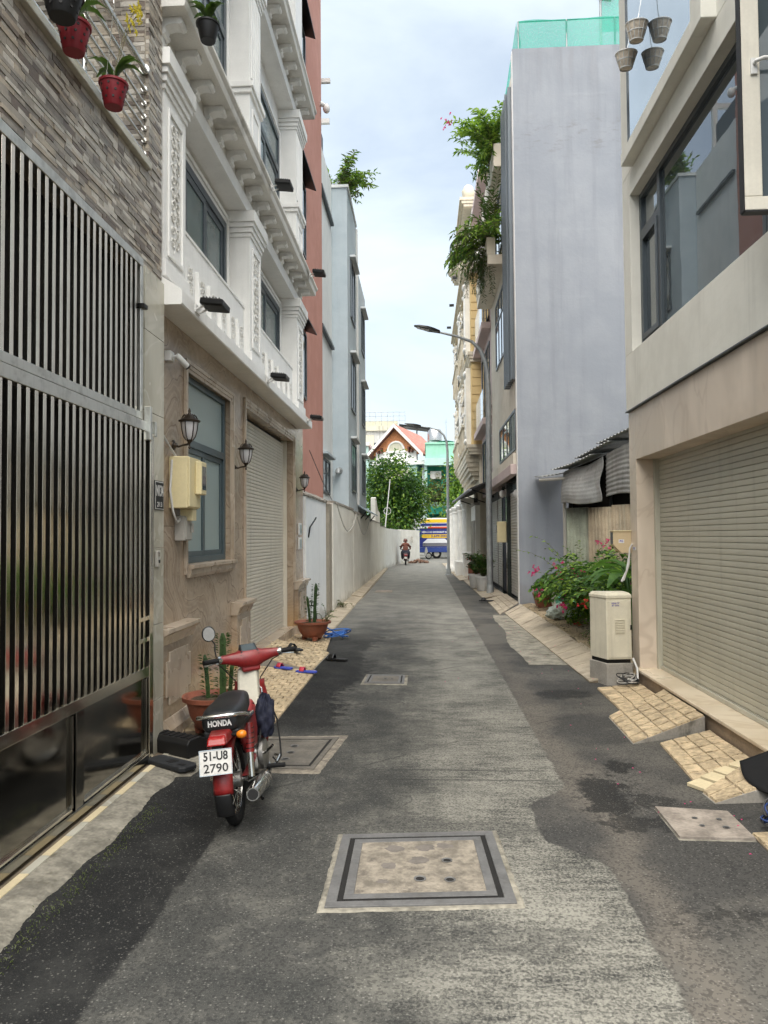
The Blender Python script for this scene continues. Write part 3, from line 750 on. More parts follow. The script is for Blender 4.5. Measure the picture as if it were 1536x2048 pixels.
# --- left: tiled apron and wedge ramp in front of the brown house
P = [(-2.08, 5.95, 0.05), (-1.31, 6.3, 0.004), (-1.31, 8.93, 0.004), (-2.08, 8.93, 0.06)]
b = ramp_body('tiled_pavement', P, MT['grout'], 'yellow tiled apron before the brown marble house')
tile_patch(b, P, 7, 20, MT['tile'], None, gap=0.009, stagger=True)
P = [(-2.07, 8.95, 0.19), (-1.36, 8.95, 0.006), (-1.33, 10.3, 0.006), (-2.07, 10.3, 0.19)]
b = ramp_body('tiled_ramp_pavement', P, MT['conc_base'], 'tiled wedge ramp up to the left shutter')
tile_patch(b, P, 7, 10, MT['tile'], None, gap=0.009, stagger=True)
P = [(-2.08, 10.32, 0.06), (-1.38, 10.32, 0.006), (-1.58, 12.8, 0.012), (-2.08, 12.8, 0.05)]
b = ramp_body('tiled_pavement', P, MT['grout'], 'yellow tiled apron under the cactus pot by the white wall')
tile_patch(b, P, 7, 18, MT['tile'], None, gap=0.009, stagger=True)

# --- kerb of slabs along the long left wall
kb = struct(MB().hexa([(-1.98, 12.82, -0.01), (-1.575, 12.82, -0.01), (-1.86, 37.5, -0.01), (-2.02, 37.5, -0.01)],
                      [(-1.98, 12.82, 0.035), (-1.585, 12.82, 0.01), (-1.87, 37.5, 0.01), (-2.02, 37.5, 0.035)]).build('kerb', MT['grout']))
y = 12.84
while y < 37.2:
    L = RG.uniform(0.5, 0.62); y1 = min(y + L - 0.015, 37.3)
    def xe(q): return -1.58 - 0.285 * (q - 12.8) / 24.7 + (0.03 if q > 19.6 else 0)
    t = RG.uniform(-0.004, 0.004); lift = 0.03 if y > 19.6 else 0.0
    xi = -1.94 - 0.05 * (y - 12.8) / 24.7
    MB().hexa([(xi, y, 0.0), (xe(y), y, 0.0), (xe(y1), y1, 0.0), (xi, y1, 0.0)],
              [(xi, y, 0.055 + t + lift), (xe(y) - 0.01, y, 0.026 + t + lift), (xe(y1) - 0.01, y1, 0.026 + t + lift), (xi, y1, 0.055 + t + lift)]).build('slab', MT['kerb'], kb)
    y += L

# --- right: sloping kerb before the vacant lot, earth behind it
P = [(1.80, 8.3, 0.006), (2.22, 8.3, 0.10), (2.12, 16.6, 0.10), (1.66, 15.6, 0.006)]
kr = struct(MB().hexa([(p[0], p[1], -0.01) for p in P], P).build('kerb', MT['grout']))
def kr_pt(u, v):
    Q = [Vector(p) for p in P]; return Q[0] * (1 - u) * (1 - v) + Q[1] * u * (1 - v) + Q[2] * u * v + Q[3] * (1 - u) * v
v = 0.0
while v < 0.995:
    dv = RG.uniform(0.055, 0.075); v1 = min(v + dv - 0.002, 1.0); t = Vector((0, 0, 0.012 + RG.uniform(-0.004, 0.004)))
    lo = [kr_pt(0.0, v), kr_pt(1, v), kr_pt(1, v1), kr_pt(0.0, v1)]
    MB().hexa(lo, [p + t for p in lo]).build('slab', MT['kerb'], kr); v += dv
def earth_fn(u, v):
    x = 2.15 + u * 2.6; y = 8.2 + v * 8.4
    return (x, y, 0.10 + 0.05 * u + 0.025 * math.sin(x * 9 + y * 3) + 0.02 * math.sin(y * 5.3) + RG.uniform(-0.008, 0.008))
e = MB().grid(earth_fn, 14, 60).build('ground', MT['earth'], smooth=60); struct(e); e['label'] = 'bare earth of the vacant lot behind the right kerb'
# pale cement strip between kerb and lane, and the far right pavement
s2 = MB(); N = 40; vs = []
for i in range(N + 1):
    y = 9.4 + (15.3 - 9.4) * i / N
    vs += [(1.80 - 0.14 * i / N, y, 0.0045), (1.27 + 0.03 * math.sin(y * 2.1) + RG.uniform(-0.01, 0.01) + 0.1 * min(1, max(0, (y - 11) / 3)), y, 0.0045)]
s2.add(vs, [(2 * i, 2 * i + 2, 2 * i + 3, 2 * i + 1) for i in range(N)])
q = s2.build('pavement', MT['apron']); struct(q)
P = [(1.53, 15.3, 0.006), (2.1, 16.75, 0.12), (2.1, 19.3, 0.12), (1.55, 18.9, 0.006)]
b = ramp_body('ramp_pavement', P, MT['conc_base'], 'pale slab ramp to the grey shop shutters')
tile_patch(b, P, 4, 6, MT['kerb'], None)
P = [(1.50, 19.4, 0.008), (2.1, 19.4, 0.09), (2.0, 27.0, 0.09), (1.42, 27.0, 0.008)]
b = ramp_body('pavement', P, MT['grout'], 'raised slab pavement under the white flower pots')
tile_patch(b, P, 2, 12, MT['kerb'], None)
P = [(1.28, 27.2, 0.008), (1.9, 27.2, 0.07), (1.7, 44.0, 0.07), (1.05, 44.0, 0.008)]
b = ramp_body('pavement', P, MT['grout'], 'slab pavement along the white columns')
tile_patch(b, P, 2, 22, MT['kerb'], None)

# ------------------------------------------------------------------ manholes
def manhole(name, label, quad, lid_m, frame=True, holes=(), patches=(), border=0.05, border_m='apron', frame_m='iron_grey'):
    t = thing(name, label, 'manhole', (sum(q[0] for q in quad) / 4, sum(q[1] for q in quad) / 4, 0))
    cx, cy = t.location.x, t.location.y
    Q = [Vector((q[0] - cx, q[1] - cy, 0)) for q in quad]
    def S(u, v, z):
        p = Q[0] * (1 - u) * (1 - v) + Q[1] * u * (1 - v) + Q[2] * u * v + Q[3] * (1 - u) * v
        return Vector((p.x, p.y, z))
    def ringp(a, b, z0, z1, nm, m):
        for (u0, u1, v0, v1) in ((a, 1 - a, a, b), (a, 1 - a, 1 - b, 1 - a), (a, b, b, 1 - b), (1 - b, 1 - a, b, 1 - b)):
            lo = [S(u0, v0, z0), S(u1, v0, z0), S(u1, v1, z0), S(u0, v1, z0)]
            MB().hexa(lo, [S(u0, v0, z1), S(u1, v0, z1), S(u1, v1, z1), S(u0, v1, z1)]).build(nm, m, t, bevel=0.002)
    def plate(a, z0, z1, nm, m):
        lo = [S(a, a, z0), S(1 - a, a, z0), S(1 - a, 1 - a, z0), S(a, 1 - a, z0)]
        return MB().hexa(lo, [p + Vector((0, 0, z1 - z0)) for p in lo]).build(nm, m, t, bevel=0.002)
    rg = random.Random(len(label)); ring = []; cs = [(0, 0), (1, 0), (1, 1), (0, 1)]
    for e in range(4):
        (u0, v0), (u1, v1) = cs[e], cs[(e + 1) % 4]
        for q in range(26):
            f = q / 26; j = rg.uniform(-0.005, 0.005) if q else 0.0
            ring.append(S(u0 + (u1 - u0) * f + (j if u0 == u1 else 0), v0 + (v1 - v0) * f + (j if v0 == v1 else 0), 0.0055))
    rim = [Vector((0, 0, 0.0055)) + (p - Vector((0, 0, 0.0055))) * 1.02 for p in ring]; nr = len(ring)
    MB().add(ring + [Vector((p.x, p.y, 0.0)) for p in rim], [tuple(range(nr))] + [(i, nr + i, nr + (i + 1) % nr, (i + 1) % nr) for i in range(nr)]).build('surround', MT[border_m], t)
    a = border
    if frame:
        ringp(a, a + 0.055, 0.004, 0.014, 'frame_bar', MT[frame_m])
        plate(a + 0.055, 0.0065, 0.008, 'gap', MT['gap'])
        ringp(a + 0.085, a + 0.135, 0.0082, 0.0135, 'lid_edge', MT[frame_m])
        lid = plate(a + 0.135, 0.0085, 0.0115, 'lid', lid_m)
        zt = 0.0118
    else:
        lid = plate(a, 0.004, 0.02, 'lid', lid_m); zt = 0.0203
    for (u, v, r) in holes:
        c = S(u, v, zt)
        m = MB(); m.lathe([(r, 0.0), (r * 1.25, 0.0035), (r * 1.05, 0.0045), (r * 0.9, 0.001), (0.001, 0.0006)], c, 14, caps=False)
        m.build('lifting_hole', MT['iron_grey'], lid, smooth=50)
        MB().lathe([(r * 0.85, 0.0013), (0.001, 0.0013)], c, 12, caps=False).build('painted_hole_shadow', MT['gap'], lid)  # near-black disc paints the shade inside the lifting hole
    rng = random.Random(5)
    for (u, v, r) in patches:
        c = S(u, v, zt - 0.0004); vs = [c + Vector((0, 0, 0.0022))]
        for i in range(14):
            an = i / 14 * 2 * PI; q = r * rng.uniform(0.75, 1.2); vs.append(c + Vector((math.cos(an) * q, math.sin(an) * q * 0.8, 0.0006)))
        MB().add(vs, [(0, i + 1, (i + 1) % 14 + 1) for i in range(14)]).build('cement_patch', MT['patch_c'], lid, smooth=60)
    return t
manhole('manhole_cover', 'large square cement manhole with grey iron frame in the middle of the lane', [(-0.47, 3.235), (0.415, 3.31), (0.375, 4.14), (-0.475, 4.06)], MT['cement_lid'],
        holes=((0.66, 0.3, 0.022), (0.5, 0.32, 0.024), (0.66, 0.55, 0.022)), patches=((0.5, 0.56, 0.05), (0.66, 0.76, 0.045), (0.33, 0.5, 0.04), (0.36, 0.74, 0.055), (0.3, 0.3, 0.03), (0.54, 0.74, 0.05)), border=0.024)
manhole('manhole_cover', 'dark cement manhole beside the red motorbike', [(-1.42, 5.12), (-0.74, 5.1), (-0.64, 6.06), (-1.36, 6.0)], MT['cement_lid_d'],
        holes=((0.55, 0.3, 0.026), (0.54, 0.48, 0.026), (0.52, 0.66, 0.026)), border=0.07, border_m='cement_lid', frame_m='cement_lid_d')
manhole('manhole_cover', 'small cement manhole in the lane beyond the motorbike', [(-0.71, 8.17), (-0.205, 8.13), (-0.205, 8.7), (-0.69, 8.74)], MT['cement_lid_d'],
        holes=((0.5, 0.5, 0.02), (0.65, 0.5, 0.012)), border=0.06)
manhole('manhole_cover', 'pale pinkish cement manhole slab by the cable coil', [(1.34, 4.06), (1.73, 4.05), (1.74, 4.44), (1.345, 4.5)], MT['cement_lid_p'], frame=False,
        holes=((0.42, 0.62, 0.013), (0.75, 0.62, 0.013), (0.43, 0.36, 0.013), (0.74, 0.33, 0.016)), border=0.0)
manhole('manhole_cover', 'distant pale manhole strip by the left kerb', [(-1.45, 21.6), (-0.95, 21.6), (-0.95, 22.3), (-1.45, 22.3)], MT['cement_lid_p'], frame=False, border=0.02)

# ------------------------------------------------------------------ left: tiled house behind the steel gate
def tiled_house():
    t = thing('tiled_house', 'mosaic tiled house with balcony above the stainless steel gate', 'house', (-2.5, 4, 0))
    off = Vector((2.5, -4, 0))
    def B(name, m, *a, bevel=0): 
        o = MB().box(*a).build(name, m, t, bevel=bevel); o.location = off; return o
    B('wall', MT['raw_cement'], -4.6, -2.045, 2.0, 5.6, 3.56, 4.33)
    B('wall', MT['raw_cement'], -4.8, -3.3, 2.0, 5.6, 4.33, 9.0)
    B('wall', MT['raw_cement'], -3.3, -2.045, 5.32, 5.6, 4.33, 9.0)
    B('wall', MT['raw_cement'], -4.6, -2.3, 2.0, 5.2, 0, 3.56)
    B('wall', MT['raw_cement'], -4.6, -2.045, 5.2, 5.6, 0, 3.56)
    B('balcony_window', MT['glass'], -3.3, -3.285, 2.6, 4.8, 4.4, 6.9)
    B('ledge', MT['stone'], -2.3, -1.985, 1.9, 5.3, 4.345, 4.4, bevel=0.006)
    B('ceiling', MT['white'], -3.3, -2.1, 2.0, 5.32, 7.4, 7.6)
    # stone cladding slabs of the gate pier
    zs = [0.0, 0.42, 0.98, 1.55, 2.03, 2.55, 3.14, 3.6]
    for i in range(len(zs) - 1):
        B('stone_slab', MT['stone'], -2.045, -2.0, 5.205, 5.598, zs[i] + 0.002, zs[i + 1] - 0.002, bevel=0.002)
    # mosaic strips
    rng = random.Random(21); pcs = []
    def fill(plane, u0, u1, v0, v1):
        v = v0
        while v < v1 - 0.008:
            h = min(rng.choice((0.024, 0.03, 0.03, 0.04)), v1 - v); u = u0 - rng.uniform(0, 0.1)
            while u < u1:
                L = rng.choice((0.07, 0.1, 0.14, 0.2)); a, b2 = max(u, u0), min(u + L, u1)
                if b2 - a > 0.012: pcs.append((plane, a, b2 - 0.0025, v, v + h - 0.0025, rng.choice((0, 0, 0, 1, 2, 2, 3, 4, 4)), rng.uniform(0.004, 0.012)))
                u += L
            v += h
    fill('x', 3.15, 5.6, 3.605, 4.343)
    fill('x', 5.32, 5.6, 4.343, 6.4)
    fill('y', -2.9, -2.05, 4.42, 6.0)
    def rect(mb, p):
        pl, a, b2, z0, z1, mi, d = p
        if pl == 'x': mb.box(-2.045, -2.03 + d, a, b2, z0, z1)
        else: mb.box(a, b2, 5.32 - d, 5.32, z0, z1)
    pcs.sort(key=lambda p: (0 if p[0] == 'x' else 1, -(p[2] - p[1]) * (p[4] - p[3]) / ((p[1] + p[2]) / 2 if p[0] == 'x' else 5) ** 3))
    for p in pcs[:290]:
        m = MB(); rect(m, p); o = m.build('mosaic_tile', MOS[p[5]], t); o.location = off
    m = MB()
    sel = pcs[290:]; pcs.clear(); fill('x', 2.0, 3.15, 3.605, 4.343); sel = sel + list(pcs)
    for p in sel: m.cur = p[5]; rect(m, p)
    o = m.build('mosaic_tile_field', MOS, t); o.location = off; o['kind'] = 'stuff'
    return t
tiled_house()

def rail_thing():
    t = thing('balcony_railing', 'horizontal stainless balcony railing above the mosaic wall', 'railing', (-2.05, 4, 4.4))
    for z, r in ((4.48, 0.011), (4.58, 0.011), (4.67, 0.011), (4.76, 0.011), (4.86, 0.011), (4.97, 0.014), (5.12, 0.024)):
        MB().cyl((0, -2.0, z - 4.4), (0, 1.318, z - 4.4), r, n=10).build('rail', MT['steel_rail'], t, smooth=40)
        MB().cyl((0, 1.298, z - 4.4), (0, 1.319, z - 4.4), r * 1.7, n=12).build('flange', MT['steel_rail'], t, smooth=40)
    for y in (-1.6, -0.6, 0.4): MB().cyl((-0.03, y, 0.0), (-0.03, y, 0.72), 0.016, n=10).build('post', MT['steel_rail'], t, smooth=40)
rail_thing()

def gate():
    t = thing('steel_gate', 'tall two tier stainless steel gate with vertical bars and dark lower panels', 'gate', (-1.98, 4, 0))
    X = 0.0
    def B(name, m, x0, x1, y0, y1, z0, z1, bevel=0.003, par=None):
        return MB().box(x0, x1, y0 - 4, y1 - 4, z0, z1).build(name, m, par or t, bevel=bevel)
    # upper fixed grille
    up = B('backing_sheet', MT['gate_back'], -0.16, -0.15, 1.95, 5.19, 0.06, 3.56, 0)
    B('top_rail', MT['steel_dull'], -0.06, 0.0, 1.95, 5.12, 3.555, 3.615)
    B('upper_bottom_rail', MT['steel_dull'], -0.06, 0.0, 1.95, 5.12, 2.462, 2.515)
    B('upper_stile', MT['steel_dull'], -0.062, -0.002, 5.08, 5.125, 2.515, 3.555)
    bar_u = MB().box(-0.014, 0, -0.0165, 0.0165, 2.515, 3.555).mesh('bar', MT['steel'])
    bar_l = MB().box(-0.014, 0, -0.0165, 0.0165, 0.715, 2.382).mesh('bar', MT['steel'])
    y = 3.29 - 0.0815 * 16
    k = 0
    while y < 5.06:
        o = link('bar', bar_u, t, bevel=0.001, loc=(-0.006, y - 4, 0), rot=(0, 0, RG.uniform(-0.01, 0.01))); y += 0.0815
    y = 3.25 - 0.0815 * 15
    while y < 5.16:
        link('bar', bar_l, t, bevel=0.001, loc=(0.012, y - 4, 0), rot=(0, 0, RG.uniform(-0.01, 0.01))); y += 0.0815
    # sliding leaf
    B('leaf_top_rail', MT['steel_dull'], -0.04, 0.02, 1.95, 5.26, 2.382, 2.452)
    B('leaf_middle_rail', MT['steel'], -0.04, 0.02, 1.95, 5.2, 0.645, 0.715)
    B('leaf_bottom_rail', MT['panel_dark'], -0.04, 0.022, 1.95, 5.2, 0.04, 0.1)
    B('leaf_stile', MT['steel'], -0.045, 0.024, 5.2, 5.27, 0.04, 2.381)
    B('panel_stile', MT['panel_dark'], -0.04, 0.019, 4.1, 4.19, 0.1, 0.645)
    for (a, b2) in ((1.95, 4.1), (4.19, 5.2)):
        p = B('lower_panel', MT['panel_dark'], -0.03, -0.008, a, b2, 0.1, 0.645, 0)
        B('panel_bead', MT['steel'], -0.008, 0.012, a + 0.03, b2 - 0.03, 0.104, 0.118, 0.002, p)
        B('panel_bead', MT['panel_dark'], -0.008, 0.01, a + 0.012, a + 0.03, 0.118, 0.63, 0.002, p)
        B('panel_bead', MT['panel_dark'], -0.008, 0.01, b2 - 0.03, b2 - 0.012, 0.118, 0.63, 0.002, p)
    B('leaf_crosspiece', MT['steel'], -0.03, 0.013, 5.03, 5.2, 0.89, 0.92)
    B('leaf_crosspiece', MT['steel'], -0.03, 0.013, 5.03, 5.2, 1.04, 1.07)
    B('guide_bracket', MT['steel_dull'], 0.003, 0.05, 5.13, 5.17, 2.32, 2.56)
    B('guide_bracket', MT['steel_dull'], -0.02, 0.04, 5.262, 5.29, 2.36, 2.47)
    B('latch', MT['black_m'], -0.03, 0.03, 5.06, 5.13, 3.25, 3.28)
gate()

# house number plate and door bell on the gate pier
t = thing('house_number_plate', 'small black and white house number plate reading N134 on stone pier', 'sign', (-1.998, 5.48, 1.945))
MB().box(0, 0.006, -0.095, 0.095, -0.11, 0.11).build('plate', MT['black'], t, bevel=0.002)
MB().box(0.006, 0.0075, -0.088, 0.088, -0.104, 0.104).build('border', MT['letters'], t)
MB().box(0.0075, 0.009, -0.082, 0.082, -0.098, 0.098).build('field', MT['black'], t)
text('digits', 'N134', 0.115, MT['letters'], t, (0.0092, 0, 0.03), FACE_L, width=0.145, bold=0.002)
text('street_number', '213', 0.05, MT['letters'], t, (0.0092, 0, -0.07), FACE_L, width=0.1)
t = thing('door_bell', 'slim grey door bell on the stone gate pier', 'door bell', (-1.998, 5.43, 1.47))
MB().box(0, 0.022, -0.03, 0.03, -0.06, 0.06).build('housing', MT['grey_box'], t, bevel=0.006)
MB().cyl((0.02, 0.005, -0.02), (0.027, 0.005, -0.02), 0.013, n=12).build('button', MT['black'], t)
MB().box(0.0221, 0.024, -0.018, 0.018, 0.015, 0.045).build('lens_plate', MT['steel'], t)

# hanging pots
def leaf_fan(mb, p, n, rng, ln, w, spread=0.9, up=0.6, seg=4):
    """strap leaves arching out of a pot: each a strip of quads"""
    for i in range(n):
        a = rng.uniform(0, 2 * PI); d = Vector((math.cos(a), math.sin(a), 0)); L = ln * rng.uniform(0.7, 1.1); W = w * rng.uniform(0.8, 1.15)
        sd = Vector((-d.y, d.x, 0)); vs = []
        for s in range(seg + 1):
            q = s / seg; out = spread * L * (q ** 1.3) * 0.7; h = L * up * (1.6 * q - 1.15 * q * q)
            ww = W * math.sin(PI * min(0.98, 0.12 + q * 0.86)) / 2
            c = p + d * out + Vector((0, 0, h)); vs += [c - sd * ww + Vector((0, 0, ww * 0.35)), c, c + sd * ww + Vector((0, 0, ww * 0.35))]
        fs = []
        for s in range(seg):
            fs += [(s * 3, s * 3 + 1, s * 3 + 4, s * 3 + 3), (s * 3 + 1, s * 3 + 2, s * 3 + 5, s * 3 + 4)]
        mb.add(vs, fs)

def hanging_pot(label, loc, r, h, m, seed, n_leaf, holes=True, flower=None, group='hanging orchid pots', tilt=0.0, hang=0.35):
    rng = random.Random(seed)
    t = thing('hanging_pot', label, 'plant pot', loc, (tilt, 0, 0), group)
    MB().lathe([(r * 0.62, 0), (r * 0.66, 0.005), (r * 0.97, h * 0.9), (r * 1.06, h * 0.91), (r * 1.08, h), (r * 0.98, h), (r * 0.9, h * 0.8), (r * 0.1, h * 0.75)], n=20).build('pot', m, t, smooth=40)
    if holes:
        for row in (0.28, 0.55, 0.78):
            for j in range(9):
                a = 2 * PI * (j + row) / 9; rr = r * (0.66 + 0.34 * row) + 0.0
                d = Vector((math.cos(a), math.sin(a), 0))
                MB().cyl(d * (rr - 0.004) + Vector((0, 0, h * row)), d * (rr + 0.0015) + Vector((0, 0, h * row)), r * 0.09, n=8).build('drain_hole', MT['dark'], t)
    MB().lathe([(r * 0.9, h * 0.82), (r * 0.45, h * 0.93), (0.001, h * 0.95)], n=14, caps=False).build('bark_chips', MT['soil'], t)
    for j in range(3):
        a = 2 * PI * j / 3 + 0.4
        MB().cyl((r * math.cos(a), r * math.sin(a), h * 0.96), (0, 0, h + hang), 0.0018, n=5).build('hanger_wire', MT['steel_rail'], t)
    MB().tube([(0, 0, h + hang), (0.0, 0, h + hang + 0.03), (-0.03, 0, h + hang + 0.05), (-0.06, 0, h + hang + 0.03)], 0.003, 6).build('hook', MT['steel_rail'], t)
    mb = MB(); leaf_fan(mb, Vector((0, 0, h * 0.9)), n_leaf, rng, 0.27, 0.05, up=0.95)
    mb.build('leaves', MT['leaf_orchid'], t, smooth=80)
    if flower:
        st = MB(); fl = MB()
        for s in range(2):
            pts = []
            for q in range(8):
                u = q / 7; pts.append(Vector(flower) * u + Vector((0, 0, h + 0.22 * math.sin(u * 2.2) + 0.05 * s)))
            st.tube(pts, 0.003, 5)
            for q in range(4, 8):
                for _ in range(3):
                    c = pts[q] + Vector([rng.uniform(-0.03, 0.03) for _ in range(3)])
                    for pe in range(5):
                        a = pe / 5 * 2 * PI; d = Vector((rng.uniform(-.3, .3), math.cos(a), math.sin(a)))
                        fl.leaf(c, d, Vector((1, 0, 0)), 0.028, 0.018)
        st.build('flower_stem', MT['twig'], t); fl.build('flowers', MT['flower_yellow'], t)['kind'] = 'stuff'
    return t
hanging_pot('red perforated hanging pot by the upper left corner under a black one', (-1.86, 3.81, 4.24), 0.085, 0.155, MT['pot_red'], 1, 7)
hanging_pot('lower red perforated hanging pot with orchid leaves and yellow sprays', (-1.86, 4.32, 4.24), 0.082, 0.15, MT['pot_red'], 2, 9, flower=(0.02, 0.38, 0.52), hang=0.5)
hanging_pot('black net hanging pot at the top left corner', (-1.8, 3.56, 4.25), 0.1, 0.13, MT['black'], 3, 6)
hanging_pot('dark hanging pot with big leaves against the white house', (-1.70, 5.75, 5.62), 0.09, 0.14, MT['black'], 4, 16, holes=False)

# ------------------------------------------------------------------ left: white classical house on a brown marble ground floor
def scroll(mb, c, s, flip, ax, r=0.007, turns=1.35, n=14):
    """one carved spiral in the plane of a wall facing +X: c centre, s size"""
    pts = []
    for i in range(n + 1):
        q = i / n; a = q * turns * 2 * PI; rr = s * (1 - 0.82 * q)
        pts.append((c[0] + r * 0.4, c[1] + flip * rr * math.cos(a), c[2] + ax * rr * math.sin(a)))
    mb.tube(pts, r, 5)
def carved_panel(parent, x, y0, y1, z0, z1, seed):
    rng = random.Random(seed); mb = MB(); w = (y1 - y0); z = z0 + w * 0.3; k = 0; cy = (y0 + y1) / 2
    while z < z1 - w * 0.2:
        s = w * 0.2 * rng.uniform(0.85, 1.1)
        scroll(mb, (x, cy - w * 0.22, z), s, 1 if k % 2 else -1, 1, w * 0.028); scroll(mb, (x, cy + w * 0.22, z + w * 0.06), s, -1 if k % 2 else 1, 1, w * 0.028)
        for _ in range(4):
            p = Vector((x + 0.004, cy + rng.uniform(-0.38, 0.38) * w, z + rng.uniform(-0.2, 0.2) * w)); a = rng.uniform(0, 2 * PI)
            mb.leaf(p, Vector((0.25, math.cos(a), math.sin(a))), Vector((1, 0, 0)), w * 0.2, w * 0.09)
        mb.ell((x, cy, z + w * 0.17), (w * 0.05, w * 0.06, w * 0.08), 6, 4)
        z += w * 0.42; k += 1
    return mb.build('carving', MT['orn'], parent, smooth=60)
def frame_ring(mb, x0, x1, y0, y1, z0, z1, w, bottom=True):
    mb.box(x0, x1, y0, y0 + w, z0, z1); mb.box(x0, x1, y1 - w, y1, z0, z1); mb.box(x0, x1, y0 + w, y1 - w, z1 - w, z1)
    if bottom: mb.box(x0, x1, y0 + w, y1 - w, z0, z0 + w)
def window_left(parent, x, y0, y1, z0, z1, sashes, m_frame, m_glass, transom=None, depth=0.05, fw=0.05):
    """aluminium window in a wall facing +X: outer frame, sash frames, panes"""
    mb = MB(); frame_ring(mb, x - depth, x, y0, y1, z0, z1, fw)
    f = mb.build('window_frame', m_frame, parent, bevel=0.004)
    zt = z1 - fw
    if transom:
        MB().box(x - depth, x, y0 + fw, y1 - fw, transom - fw * 0.6, transom + fw * 0.6).build('transom', m_frame, f, bevel=0.003)
        MB().box(x - depth * 0.7, x - depth * 0.5, y0 + fw, y1 - fw, transom + fw * 0.6, z1 - fw).build('pane', m_glass, f)
        zt = transom - fw * 0.6
    w = (y1 - y0 - 2 * fw) / sashes
    for i in range(sashes):
        a = y0 + fw + i * w; dx = -0.012 if i % 2 else 0.0
        mb = MB(); frame_ring(mb, x - depth * 0.8 + dx, x - depth * 0.2 + dx, a + 0.002, a + w - 0.002, z0 + fw, zt, fw * 0.85)
        mb.build('sash', m_frame, f, bevel=0.003)
        MB().box(x - depth * 0.6 + dx, x - depth * 0.5 + dx, a + fw * 0.8, a + w - fw * 0.8, z0 + fw * 1.8, zt - fw * 0.8).build('pane', m_glass, f)
    return f

def shutter_left(parent, x, y0, y1, z0, z1, pitch, m, name='shutter_slat', sign=1):
    prof = [(0.0, 0.0), (0.007, 0.07), (0.009, 0.3), (0.0095, 0.6), (0.008, 0.86), (0.0, 0.93)]
    h = pitch; mb = MB()
    poly = [(x + sign * a, h * b2) for a, b2 in prof] + [(x - sign * 0.006, h * 0.97), (x - sign * 0.006, 0)]
    mb.prism(poly if sign > 0 else list(reversed(poly)), 'y', y0, y1)
    me = mb.mesh(name, m, 30)
    z = z0; n = 0
    while z < z1:
        link(name, me, parent, loc=(RG.uniform(-0.0005, 0.0005), 0, z)); z += pitch; n += 1

